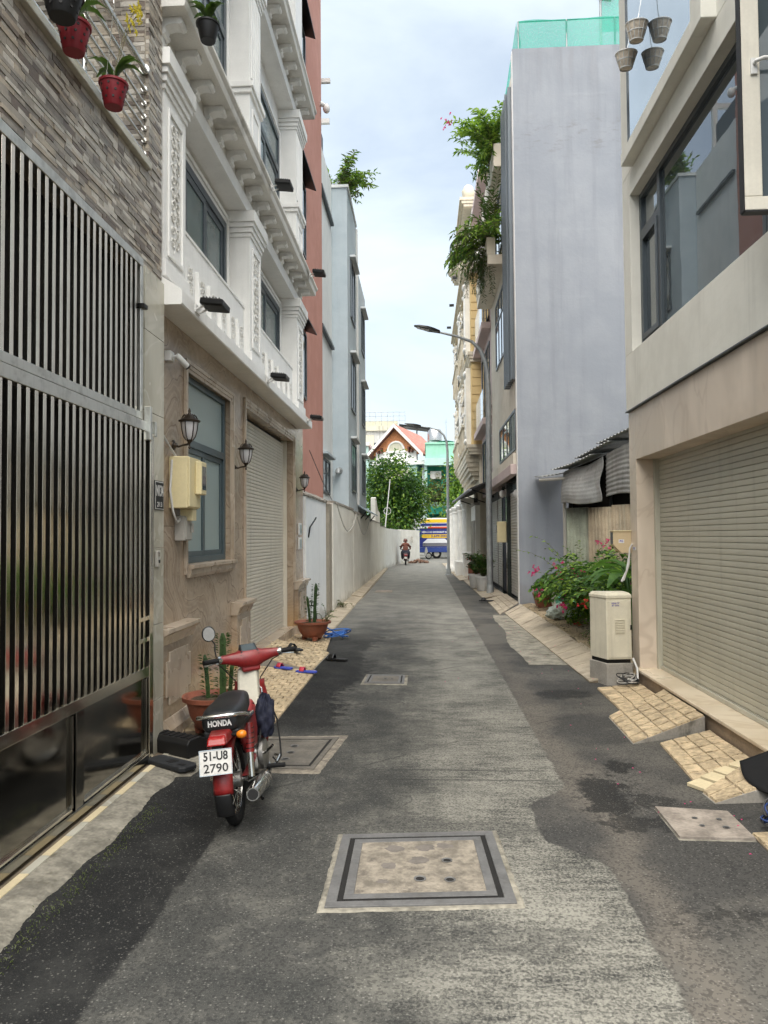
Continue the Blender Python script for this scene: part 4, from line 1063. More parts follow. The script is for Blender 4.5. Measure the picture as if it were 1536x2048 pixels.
WH = thing('white_classical_house', 'white classical townhouse with carved pilasters over a brown marble ground floor', 'house', (0, 0, 0))
def white_house():
    t = WH
    def B(name, m, *a, bevel=0.0, par=None): return MB().box(*a).build(name, m, par or t, bevel=bevel)
    B('wall', MT['white'], -9, -2.32, 5.62, 12.78, 3.6, 16)
    B('wall', MT['raw_cement'], -9, -2.3, 5.62, 12.78, 0, 3.6)
    MX = -2.1
    def P(y0, y1, z0, z1): B('marble_panel', MT['marble'], -2.3, MX, y0, y1, z0, z1, bevel=0.0015)
    P(5.625, 6.46, 0, 1.72); P(5.625, 6.46, 1.723, 3.5)
    P(6.463, 7.93, 0, 1.36); P(6.463, 7.93, 3.12, 3.5)
    P(7.933, 8.62, 0, 1.72); P(7.933, 8.62, 1.723, 3.5)
    P(8.623, 11.8, 3.17, 3.5)
    P(11.803, 12.78, 0, 1.72); P(11.803, 12.78, 1.723, 3.5)
    B('doorstep', MT['marble_trim'], -2.3, -2.07, 8.63, 11.8, 0.0, 0.2, bevel=0.004)
    # ground window with stepped stone architrave and sill
    for i, (w, d) in enumerate(((0.0, 0.03), (0.035, 0.022), (0.065, 0.012))):
        mb = MB(); frame_ring(mb, MX, MX + d, 6.37 + w, 8.02 - w, 1.3 + w, 3.21 - w, 0.036, bottom=False)
        mb.build('architrave', MT['marble_trim'], t, bevel=0.003)
    sill = MB(); sill.prism([(MX, 1.27), (MX + 0.03, 1.27), (MX + 0.045, 1.30), (MX + 0.05, 1.345), (MX + 0.075, 1.355), (MX + 0.075, 1.385), (MX - 0.09, 1.39), (MX - 0.09, 1.27)], 'y', 6.44, 7.97)
    sill.build('window_sill', MT['marble_trim'], t, bevel=0.002)
    window_left(t, -2.15, 6.463, 7.93, 1.39, 3.12, 2, MT['frame_teal'], MT['glass_f'], transom=2.5, depth=0.06, fw=0.06)
    # shutter with architrave
    for i, (w, d) in enumerate(((0.0, 0.03), (0.035, 0.022), (0.065, 0.012))):
        mb = MB(); frame_ring(mb, MX, MX + d, 8.53 + w, 11.9 - w, 0.9, 3.27 - w, 0.036, bottom=False)
        mb.build('architrave', MT['marble_trim'], t, bevel=0.003)
    B('guide_channel', MT['shutter_l'], -2.29, -2.2, 8.625, 8.66, 0.2, 3.17); B('guide_channel', MT['shutter_l'], -2.29, -2.2, 11.76, 11.8, 0.2, 3.17)
    shutter_left(t, -2.26, 8.662, 11.758, 0.2, 3.12, 0.0465, MT['shutter_l'])
    B('shutter_backing', MT['dark'], -2.298, -2.285, 8.66, 11.76, 0.2, 3.17)
    # pedestals
    for (y0, y1) in ((5.64, 6.42), (7.98, 8.6), (11.9, 12.74)):
        ped = B('pedestal', MT['marble'], MX, MX + 0.065, y0, y1, 0.2, 0.8, bevel=0.002)
        mb = MB(); mb.prism([(MX, 0.78), (MX + 0.07, 0.78), (MX + 0.085, 0.82), (MX + 0.1, 0.86), (MX + 0.135, 0.885), (MX + 0.135, 0.915), (MX, 0.92)], 'y', y0 - 0.025, y1 + 0.025)
        mb.build('pedestal_cap', MT['marble_trim'], ped, bevel=0.002)
        mb = MB(); mb.prism([(MX, -0.01), (MX + 0.12, -0.01), (MX + 0.12, 0.12), (MX + 0.1, 0.15), (MX + 0.075, 0.2), (MX, 0.2)], 'y', y0 - 0.02, y1 + 0.02)
        mb.build('pedestal_base', MT['marble_trim'], ped, bevel=0.002)
        a, b2 = y0 + 0.09, y1 - 0.09; q = 0.07
        poly = [(a, 0.3 + q), (a + q, 0.3 + q), (a + q, 0.3), (b2 - q, 0.3), (b2 - q, 0.3 + q), (b2, 0.3 + q), (b2, 0.72 - q), (b2 - q, 0.72 - q), (b2 - q, 0.72), (a + q, 0.72), (a + q, 0.72 - q), (a, 0.72 - q)]
        MB().prism(poly, 'x', MX + 0.065, MX + 0.082).build('raised_panel', MT['marble_trim'], ped, bevel=0.006)
    # first cornice
    mb = MB(); mb.prism([(-2.33, 3.44), (-1.87, 3.44), (-1.86, 3.45), (-1.86, 3.555), (-1.88, 3.57), (-2.03, 3.67), (-2.33, 3.69)], 'y', 5.6, 12.3)
    mb.build('cornice', MT['white'], t, bevel=0.002)
    # pilasters, storey by storey
    def pilaster(y0, y1, z0, z1, x, style, seed):
        p = B('pilaster', MT['white'], -2.33, x, y0, y1, z0, z1, bevel=0.003)
        cap = MB()
        for i, (dz0, dz1, d) in enumerate(((0.30, 0.25, 0.015), (0.25, 0.19, 0.032), (0.19, 0.135, 0.05), (0.135, 0.0, 0.072))):
            cap.box(-2.32, x + d, y0 - d, y1 + d, z1 - dz0, z1 - dz1 - 0.002)
        cap.build('capital', MT['white'], p, bevel=0.004)
        MB().box(-2.32, x + 0.03, y0 - 0.03, y1 + 0.03, z0, z0 + 0.13).build('base', MT['white'], p, bevel=0.006)
        w = (y1 - y0)
        if style == 'carved':
            m = MB(); frame_ring(m, x, x + 0.016, y0 + w * 0.16, y1 - w * 0.16, z0 + 0.2, z1 - 0.4, 0.035); m.build('panel_moulding', MT['white'], p, bevel=0.004)
            carved_panel(p, x, y0 + w * 0.27, y1 - w * 0.27, z0 + 0.27, z1 - 0.47, seed)
        elif style == 'fluted':
            zs = z0 + 1.25
            m = MB(); m.box(-2.32, x + 0.05, y0 - 0.05, y1 + 0.05, zs - 0.16, zs - 0.09); m.box(-2.32, x + 0.028, y0 - 0.028, y1 + 0.028, zs - 0.22, zs - 0.163); m.build('pedestal_cap', MT['white'], p, bevel=0.005)
            for i in range(5):
                a = y0 + w * (0.1 + 0.165 * i); MB().box(x, x + 0.014, a, a + w * 0.09, zs, z1 - 0.35).build('flute', MT['white'], p, bevel=0.004)
            m = MB(); frame_ring(m, x, x + 0.012, y0 + w * 0.2, y1 - w * 0.2, z0 + 0.25, zs - 0.35, 0.03); m.build('panel_moulding', MT['white'], p, bevel=0.004)
        return p
    px = -2.035
    for i, (y0, y1) in enumerate(((5.68, 6.22), (8.6, 9.2), (11.85, 12.5))):
        pilaster(y0, y1, 3.69, 5.5, px, 'carved', 30 + i)
        pilaster(y0, y1, 5.92, 8.62, px, 'fluted', 40 + i)
        pilaster(y0, y1, 9.1, 11.9, px, 'plain', 50 + i)
    # spandrels below the windows, with little carved blocks
    for (a, b2, sp) in ((6.22, 8.6, (6.45, 6.82, 7.19, 7.56, 7.93, 8.3)), (9.2, 11.85, (9.45, 9.85, 10.25, 10.65, 11.05, 11.45))):
        B('spandrel', MT['white'], -2.33, -2.11, a, b2, 3.69, 4.34, bevel=0.002)
        B('spandrel_ledge', MT['white'], -2.33, -2.1, a, b2, 4.34, 4.37, bevel=0.004)
        for y in sp:
            blk = MB(); blk.hexa([(-2.11, y - 0.1, 3.74), (-2.06, y - 0.1, 3.74), (-2.06, y + 0.1, 3.74), (-2.11, y + 0.1, 3.74)],
                                 [(-2.11, y - 0.1, 4.1), (-2.075, y - 0.1, 4.1), (-2.075, y + 0.1, 4.1), (-2.11, y + 0.1, 4.1)])
            o = blk.build('carved_block', MT['white'], t, bevel=0.004); carved_panel(o, -2.066, y - 0.075, y + 0.075, 3.77, 4.07, int(y * 10))
    # windows with stepped surrounds
    def win(a, b2, z0, z1, tr=None):
        for w, d in ((0.0, 0.05), (0.045, 0.03), (0.08, 0.015)):
            m = MB(); frame_ring(m, -2.32, -2.32 + d, a + w, b2 - w, z0 + w, z1 - w, 0.046); m.build('architrave', MT['white'], t, bevel=0.004)
        window_left(t, -2.266, a + 0.13, b2 - 0.13, z0 + 0.13, z1 - 0.13, 2, MT['frame'], MT['glass_u'], tr, 0.045, 0.085)
    win(6.7, 8.55, 4.24, 5.42); win(9.45, 11.75, 4.24, 5.42)
    win(6.7, 8.55, 6.0, 8.2, 7.5); win(9.45, 11.75, 6.0, 8.2, 7.5)
    win(6.7, 8.55, 9.3, 11.4, 10.7); win(9.45, 11.75, 9.3, 11.4, 10.7)
    # bracketed cornices
    for z in (5.5, 8.62, 11.9):
        B('architrave_band', MT['white'], -2.33, -2.06, 5.6, 12.55, z, z + 0.16, bevel=0.003)
        B('frieze', MT['soffit'], -2.33, -2.09, 5.6, 12.55, z + 0.16, z + 0.3)
        mb = MB(); mb.prism([(-2.33, z + 0.3), (-1.84, z + 0.3), (-1.83, z + 0.33), (-1.83, z + 0.37), (-1.8, z + 0.40), (-1.8, z + 0.43), (-1.84, z + 0.46), (-2.33, z + 0.48)], 'y', 5.58, 12.62)
        mb.build('cornice', MT['soffit'], t, bevel=0.002)
        bm = MB(); bm.prism([(-2.09, 0), (-2.06, 0), (-2.045, 0.03), (-2.03, 0.07), (-1.98, 0.085), (-1.92, 0.08), (-1.9, 0.1), (-1.9, 0.138), (-2.09, 0.138)], 'y', -0.055, 0.055)
        bm.tube([(-1.915, -0.06, 0.1), (-1.915, 0.06, 0.1)], 0.026, 8); bm.tube([(-2.055, -0.06, 0.028), (-2.055, 0.06, 0.028)], 0.03, 8)
        me = bm.mesh('bracket', MT['white'], 40)
        lf = MB(); scroll(lf, (-2.0, 0.0, 0.06), 0.035, 1, 1, 0.008); me2 = lf.mesh('bracket_leaf', MT['orn'], 50)
        y = 5.75
        while y < 12.5:
            o = link('bracket', me, t, loc=(0, y, z + 0.16)); y += 0.41
white_house()

# flood lights on the cornices
def flood_light(label, loc, s=1.0):
    t = thing('flood_light', label, 'flood light', loc, (0, 0, 0), 'black flood lights on the white house')
    MB().obox((0.15 * s, 0, 0.015), (0.19 * s, 0.24 * s, 0.05), (0, rad(6), 0)).build('housing', MT['black_m'], t, bevel=0.008)
    MB().obox((0.155 * s, 0, -0.0135), (0.16 * s, 0.2 * s, 0.004), (0, rad(6), 0)).build('lens', MT['black'], t)
    for i in range(6): MB().obox((0.08 * s + 0.026 * i, 0, 0.05 - 0.003 * i), (0.008, 0.2 * s, 0.024), (0, rad(6), 0)).build('cooling_fin', MT['black_m'], t)
    for q in (-1, 1): MB().tube([(0.0, q * 0.05, -0.03), (0.03, q * 0.05, -0.02), (0.07, q * 0.05, 0.0)], 0.01, 6).build('bracket_arm', MT['pvc'], t)
    MB().box(-0.002, 0.008, -0.06, 0.06, -0.05, 0.01).build('bracket_plate', MT['pvc'], t)
flood_light('nearest black flood light on the first white cornice', (-1.858, 5.98, 3.53))
flood_light('black flood light on the first white cornice above the shutter', (-1.858, 8.75, 3.53))
flood_light('black flood light at the far end of the first white cornice', (-1.858, 11.8, 3.53))
flood_light('black flood light on the second white cornice beside the tall window', (-1.80, 8.75, 5.87))
flood_light('black flood light on the second cornice near the salmon wall', (-1.80, 11.75, 5.87))

def lantern(label, y):
    t = thing('wall_lantern', label, 'wall lamp', (-2.1, y, 2.42), (0, 0, 0), 'bronze wall lanterns', 0.82)
    MB().lathe([(0.055, 0), (0.05, 0.012), (0.03, 0.02), (0.02, 0.04)], n=16).build('wall_plate', MT['bronze'], t, smooth=40, loc=(0, 0, -0.02), rot=(0, PI / 2, 0))
    MB().tube([(0.02, 0, -0.02), (0.06, 0, -0.035), (0.1, 0, -0.02), (0.15, 0, -0.012), (0.17, 0, 0.015)], [0.014, 0.011, 0.01, 0.012, 0.014], 8).build('arm', MT['bronze'], t, smooth=50)
    MB().lathe([(0.006, -0.06), (0.014, -0.045), (0.006, -0.03), (0.012, 0.0), (0.03, 0.02), (0.035, 0.035)], (0.17, 0, 0), 12).build('finial', MT['bronze'], t, smooth=50)
    g = MB().lathe([(0.033, 0.035), (0.058, 0.07), (0.075, 0.14), (0.083, 0.215)], (0.17, 0, 0), 18, caps=False).build('glass_bowl', MT['lamp_glass'], t, smooth=50)
    for j in range(6):
        a = 2 * PI * j / 6 + 0.3
        MB().tube([(0.17 + r * math.cos(a), r * math.sin(a), z) for r, z in ((0.036, 0.03), (0.061, 0.07), (0.078, 0.14), (0.086, 0.215))], 0.0055, 5).build('cage_rib', MT['bronze'], g)
    cr = MB().lathe([(0.086, 0.212), (0.108, 0.218), (0.112, 0.23), (0.095, 0.24), (0.06, 0.262), (0.04, 0.285), (0.018, 0.3), (0.012, 0.315), (0.016, 0.33), (0.004, 0.36)], (0.17, 0, 0), 18).build('crown', MT['bronze'], t, smooth=50)
    for j in range(10):
        a = 2 * PI * j / 10
        MB().tube([(0.17 + r * math.cos(a), r * math.sin(a), z) for r, z in ((0.085, 0.243), (0.07, 0.275), (0.045, 0.295))], 0.004, 5).build('crown_leaf', MT['bronze'], cr)
lantern('nearest bronze wall lantern beside the tall ground floor window', 6.1)
lantern('bronze wall lantern between the window and the shutter', 8.08)
lantern('farthest bronze wall lantern beyond the shutter', 12.1)

# electricity meter, junction box, camera, conduit on the marble wall
t = thing('electric_meter_box', 'large cream electricity meter box below the nearest lantern', 'meter box', (-2.1, 6.12, 1.87))
MB().box(0, 0.16, -0.13, 0.18, 0.0, 0.43).build('housing', MT['meter'], t, bevel=0.008)
MB().box(0.16, 0.175, -0.125, 0.175, 0.01, 0.425).build('cover', MT['meter'], t, bevel=0.006)
MB().box(0.175, 0.23, 0.02, 0.17, 0.12, 0.4).build('window_hood', MT['meter'], t, bevel=0.008)
MB().box(0.23, 0.232, 0.04, 0.15, 0.16, 0.36).build('meter_window', MT['glass'], t)
MB().box(0.04, 0.15, 0.04, 0.14, -0.1, -0.001).build('terminal_cover', MT['meter'], t, bevel=0.004)
t = thing('junction_box', 'small grey junction box under the cream meter box', 'junction box', (-2.1, 6.22, 1.6))
MB().box(0, 0.09, -0.09, 0.09, 0, 0.21).build('housing', MT['grey_box'], t, bevel=0.008)
MB().box(0.09, 0.1, -0.08, 0.08, 0.01, 0.2).build('lid', MT['grey_box'], t, bevel=0.004)
MB().box(0.1, 0.12, 0.03, 0.07, 0.07, 0.15).build('handle', MT['grey_box'], t, bevel=0.004)
t = thing('security_camera', 'white bullet security camera on the brown marble wall', 'camera', (-2.1, 5.92, 3.07), scale=0.75)
MB().box(0, 0.075, -0.055, 0.055, 0, 0.11).build('mounting_box', MT['pvc'], t, bevel=0.006)
MB().cyl((0.075, 0, 0.055), (0.085, 0, 0.055), 0.042, n=18).build('base_disc', MT['pvc'], t)
MB().tube([(0.08, 0, 0.055), (0.12, 0.01, 0.058), (0.135, 0.015, 0.05)], 0.012, 8).build('arm', MT['pvc'], t)
cb = MB().tube([(0.12, -0.005, 0.07), (0.135, 0.015, 0.05), (0.2, 0.1, -0.03), (0.207, 0.108, -0.037)], [0.028, 0.034, 0.036, 0.03], 14).build('body', MT['pvc'], t, smooth=40)
MB().tube([(0.2, 0.1, -0.03), (0.212, 0.115, -0.043)], 0.033, 14).build('lens_ring', MT['black'], t)
m = MB()
m.tube([(-2.085, 5.64, 3.6), (-2.08, 5.645, 2.8), (-2.085, 5.65, 2.65), (-2.08, 5.75, 2.47), (-2.07, 5.95, 2.36), (-2.05, 6.02, 2.3)], 0.011, 6)
tag(m.build('conduit', MT['pvc'], smooth=60), 'white cable conduit running down the edge of the brown wall', 'conduit')
m = MB()
m.tube([(-2.07, 5.985, 2.27), (-2.08, 5.97, 2.02), (-2.06, 5.985, 1.84), (-2.05, 6.05, 1.75), (-2.05, 6.13, 1.78), (-2.06, 6.2, 1.84)], 0.01, 6)
tag(m.build('supply_cable', MT['pvc'], smooth=60), 'white cable looping under the cream meter box', 'cable')
t = thing('meter_plates', 'two small glass cased gauges on the brown pier by the shutter', 'gauge', (-2.098, 12.35, 1.42))
for z in (0.0, 0.24):
    MB().box(0, 0.03, -0.12, 0.12, z, z + 0.2).build('gauge_case', MT['pvc'], t, bevel=0.01)
    MB().box(0.03, 0.034, -0.09, 0.09, z + 0.03, z + 0.17).build('gauge_glass', MT['glass_f'], t)

# ------------------------------------------------------------------ left: houses and walls further along
def house_body(name, label, m, x0, x1, y0, y1, z1, z0=0.0):
    t = thing(name, label, 'house', ((x0 + x1) / 2, (y0 + y1) / 2, z0))
    return t, Vector((-(x0 + x1) / 2, -(y0 + y1) / 2, -z0))
def part(t, off, name, m, *a, bevel=0.0, par=None):
    o = MB().box(*a).build(name, m, par or t, bevel=bevel)
    if par is None: o.location = off
    return o
def small_window(t, off, x, y0, y1, z0, z1, face=1, hood=True, frame_m='frame', glass_m='glass', hood_m='white', mull=1):
    """window on a wall facing +X (face=1) or -X (face=-1), frame proud of the wall"""
    s = face; mb = MB()
    X0, X1 = sorted((x - s * 0.02, x + s * 0.035)); frame_ring(mb, X0, X1, y0, y1, z0, z1, 0.05)
    f = mb.build('window', MT[frame_m], t); f.location = off
    w = (y1 - y0 - 0.1) / (mull + 1)
    for i in range(mull + 1):
        X0, X1 = sorted((x + s * 0.004, x + s * 0.012)); a = y0 + 0.05 + i * w
        MB().box(X0, X1, a + 0.004, a + w - 0.004, z0 + 0.05, z1 - 0.05).build('pane', MT[glass_m], f)
        if i:
            X0, X1 = sorted((x + s * 0.001, x + s * 0.032)); MB().box(X0, X1, a - 0.022, a + 0.022, z0 + 0.05, z1 - 0.05).build('mullion', MT[frame_m], f)
    if hood:
        X0, X1 = sorted((x, x + s * 0.16)); MB().box(X0, X1, y0 - 0.12, y1 + 0.12, z1 + 0.06, z1 + 0.12).build('hood', MT[hood_m], f, bevel=0.005)
    return f

t, off = house_body('salmon_house', 'tall salmon red rendered house beyond the white house', None, -9, -2.3, 12.8, 16.85, 15)
part(t, off, 'wall', MT['red_wall'], -9, -2.3, 12.8, 16.85, 0, 15.5)
for z0, z1 in ((4.3, 5.6), (7.1, 8.5), (10.2, 11.6)):
    f = small_window(t, off, -2.3, 12.95, 14.35, z0, z1, hood=False)
    MB().hexa([(-2.3, 12.9, z1 + 0.1), (-2.08, 12.9, z1 + 0.02), (-2.08, 14.45, z1 + 0.02), (-2.3, 14.45, z1 + 0.1)],
              [(-2.3, 12.9, z1 + 0.13), (-2.08, 12.9, z1 + 0.05), (-2.08, 14.45, z1 + 0.05), (-2.3, 14.45, z1 + 0.13)]).build('hood', MT['black_m'], f)

t, off = house_body('pale_grey_house', 'pale grey house between the salmon and the blue grey one', None, -9, -2.42, 16.9, 19.7, 11.3)
part(t, off, 'wall', MT['pale_wall'], -9, -2.42, 16.87, 19.68, 0, 11.2)
part(t, off, 'parapet', MT['terrace_tile'], -9, -2.47, 16.87, 18.4, 11.2, 11.75)
for z in (10.0, 6.65): part(t, off, 'ledge', MT['frame'], -2.42, -2.33, 17.2, 19.5, z - 0.04, z + 0.03)
small_window(t, off, -2.42, 17.5, 18.9, 2.7, 3.55, hood_m='blue_wall')
t, off = house_body('blue_grey_house', 'blue grey house whose side wall faces down the lane', None, -9, -1.98, 19.7, 22.3, 11.1)
part(t, off, 'wall', MT['blue_wall'], -9, -2.0, 19.7, 22.3, 0, 11.1)
part(t, off, 'roof_ledge', MT['pale_wall'], -9, -1.96, 19.66, 22.3, 11.1, 11.18)
for z0, z1 in ((2.9, 4.3), (5.2, 6.7), (7.8, 9.4)): small_window(t, off, -2.0, 20.5, 21.7, z0, z1, hood_m='pale_wall')
MB().tube([(-1.97, 22.2, 11), (-1.97, 22.2, 2.6)], 0.04, 8).build('drain_pipe', MT['pvc'], t).location = off
t, off = house_body('light_blue_house', 'light blue house furthest along the left wall with narrow windows', None, -9, -1.97, 22.32, 25.6, 10.2)
part(t, off, 'wall', MT['pale_wall'], -9, -2.0, 22.32, 23.1, 0, 10.4)
part(t, off, 'wall', MT['blue_wall'], -9, -1.99, 23.1, 25.6, 0, 9.9)
for z0, z1 in ((3.0, 4.2), (5.3, 6.6), (7.7, 9.0)): small_window(t, off, -1.99, 23.9, 25.0, z0, z1, hood_m='pale_wall')
t = thing('vent_pipe', 'grey elbow vent pipe on the blue grey side wall', 'pipe', (-2.25, 19.7, 3.4))
MB().tube([(0, 0, 0), (0, -0.22, 0), (0.0, -0.28, -0.02), (0.0, -0.3, -0.1)], 0.07, 10).build('elbow', MT['pole'], t, smooth=50)
MB().cyl((0, 0, 0), (0, -0.03, 0), 0.095, n=14).build('flange', MT['pole'], t)
t = thing('roof_post', 'pale pergola post and beam on the roof of the pale house', 'roof post', (-2.75, 19.2, 11.2))
MB().box(-0.06, 0.06, -0.06, 0.06, 0, 1.9).build('post', MT['pvc'], t); MB().box(-1.6, 0.35, -0.05, 0.05, 1.4, 1.52).build('beam', MT['pvc'], t)
t = thing('roof_post', 'pale short beam on the parapet next to the salmon wall', 'roof post', (-2.9, 17.4, 11.75))
MB().box(-0.05, 0.05, -0.05, 0.05, 0, 0.9).build('post', MT['pvc'], t); MB().box(-0.9, 0.75, -0.04, 0.04, 0.82, 0.92).build('beam', MT['pvc'], t)
t = thing('security_camera', 'white dome camera high on the edge of the salmon wall', 'camera', (-2.3, 16.6, 11.6))
MB().cyl((0, 0, 0), (0.1, 0.1, 0.0), 0.05, n=12).build('arm', MT['pvc'], t); MB().ell((0.14, 0.12, -0.06), (0.085, 0.085, 0.11), 14, 8).build('dome', MT['pvc'], t, smooth=60)

# boundary walls along the left side: white piece, cement pier, long cream wall with a bend
t = thing('boundary_wall', 'bright white boundary wall with a broken cement cap beyond the brown house', 'wall', (-2.15, 14, 0))
MB().box(-0.1, 0.1, -1.2, 1.42, 0, 2.36).build('wall', MT['white_wall'], t)
cap = MB(); rng = random.Random(8); vs = []
for i in range(25):
    y = -1.2 + 2.62 * i / 24; r = rng.uniform(-0.015, 0.015)
    vs += [(-0.12, y, 2.36), (0.125 + r, y, 2.34 + r), (0.135 + r, y, 2.37 + r), (-0.12, y, 2.5 + r)]
cap.add(vs, [(i * 4 + j, i * 4 + 4 + j, i * 4 + 4 + (j + 1) % 4, i * 4 + (j + 1) % 4) for i in range(24) for j in range(4)] + [(0, 1, 2, 3), (96, 99, 98, 97)])
cap.build('cement_cap', MT['conc_base'], t)
t = thing('wall_pier', 'raw cement pier between the white and the cream boundary wall', 'pier', (-2.12, 15.65, 0))
MB().box(-0.13, 0.14, -0.225, 0.2, 0, 2.33).build('pier', MT['raw_cement'], t)
t = thing('boundary_wall', 'long cream boundary wall running down the left side to its bend', 'wall', (-2.05, 25, 0))
for (y0, y1, z, dx) in ((15.87, 20.4, 2.36, 0.0), (20.4, 26.5, 2.3, 0.004), (26.5, 30.0, 2.22, -0.004), (30.0, 33.0, 2.2, 0.0), (33.0, 37.9, 2.08, 0.004)):
    MB().box(-0.1, 0.1 + dx, y0 - 25, y1 - 25, 0, z).build('wall_bay', MT['cream_wall'], t)
    MB().box(-0.12, 0.115 + dx, y0 - 25 + 0.01, y1 - 25 - 0.01, z, z + 0.05).build('coping', MT['conc_base'], t)
MB().prism([(5.0, 2.24), (5.6, 2.24), (8.0, 2.24), (8.0, 2.7), (6.6, 2.75), (5.4, 3.25), (5.0, 3.2)], 'x', -0.1, 0.09).build('raised_wall_bay', MT['cream_wall'], t)
t = thing('boundary_wall', 'cream boundary wall turning across the end of the lane behind the rider', 'wall', (-2.0, 38, 0))
MB().hexa([(-0.15, 0, 0), (0.05, 0, 0), (0.62, 6.2, 0), (0.42, 6.4, 0)], [(-0.15, 0, 2.06), (0.05, 0, 2.06), (0.62, 6.2, 2.02), (0.42, 6.4, 2.02)]).build('wall_bay', MT['cream_wall'], t)
MB().hexa([(0.42, 6.42, 0), (0.63, 6.22, 0), (1.72, 8.4, 0), (1.55, 8.6, 0)], [(0.42, 6.42, 2.05), (0.63, 6.22, 2.05), (1.72, 8.4, 2.0), (1.55, 8.6, 2.0)]).build('wall_bay', MT['cream_wall'], t)
MB().box(1.2, 1.33, 7.2, 7.25, 1.25, 1.62).build('wall_notice', MT['grey_box'], t)
t = thing('lean_to_roof', 'small blue grey sheet awning hanging over the long cream wall', 'awning', (-2.0, 24, 2.36))
MB().hexa([(-0.1, -1.6, 0.28), (0.3, -1.6, 0.02), (0.3, 3.4, 0.02), (-0.1, 3.4, 0.28)], [(-0.1, -1.6, 0.31), (0.3, -1.6, 0.05), (0.3, 3.4, 0.05), (-0.1, 3.4, 0.31)]).build('sheet', MT['awning_blue'], t)
for y in (-1.2, 0.6, 2.8): MB().tube([(-0.02, y, -0.25), (0.22, y, 0.03)], 0.02, 6).build('strut', MT['black_m'], t)
m = MB(); m.tube([(-1.88, 15.9 + q * 4.7, 2.36 - 0.55 * math.sin(PI * q) - 0.1 * q) for q in [i / 14 for i in range(15)]], 0.012, 5)
m2 = MB().tube([(-1.88, 20.8 + q * 4.7, 2.2 - 0.5 * math.sin(PI * q)) for q in [i / 14 for i in range(15)]], 0.012, 5)
tag(m.build('drooping_cable', MT['grey_box']), 'thin cable drooping across the near end of the cream wall', 'cable')
tag(m2.build('drooping_cable', MT['grey_box']), 'thin cable drooping under the blue grey awning', 'cable')
tag(MB().tube([(-2.0, 12.9, 3.15), (-1.98, 14.4, 2.72), (-1.97, 15.9, 2.4)], 0.007, 5).build('sagging_wire', MT['cable_b']), 'thin wire slanting over the white boundary wall', 'cable')
tag(MB().tube([(-2.04, 13.0, 1.62), (-2.02, 13.05, 1.8), (-1.98, 13.35, 1.93), (-1.97, 13.45, 1.98)], 0.014, 6).build('wall_hook', MT['black_m']), 'bent iron hook on the white boundary wall', 'hook')
t = thing('wall_tap', 'black tap on a blue hose by the foot of the white wall', 'tap', (-1.98, 12.95, 0.42))
MB().tube([(-0.06, 0, 0), (0.05, 0, 0.0), (0.07, 0, -0.04)], 0.014, 6).build('spout', MT['black_m'], t); MB().cyl((0.0, 0, 0.01), (0, 0, 0.06), 0.01).build('stem', MT['black_m'], t); MB().box(-0.04, 0.05, -0.012, 0.012, 0.06, 0.075).build('handle', MT['black_m'], t)
MB().tube([(0.07, 0, -0.05), (0.08, 0, -0.2), (0.1, -0.05, -0.36)], 0.013, 6).build('hose_end', MT['navy'], t)

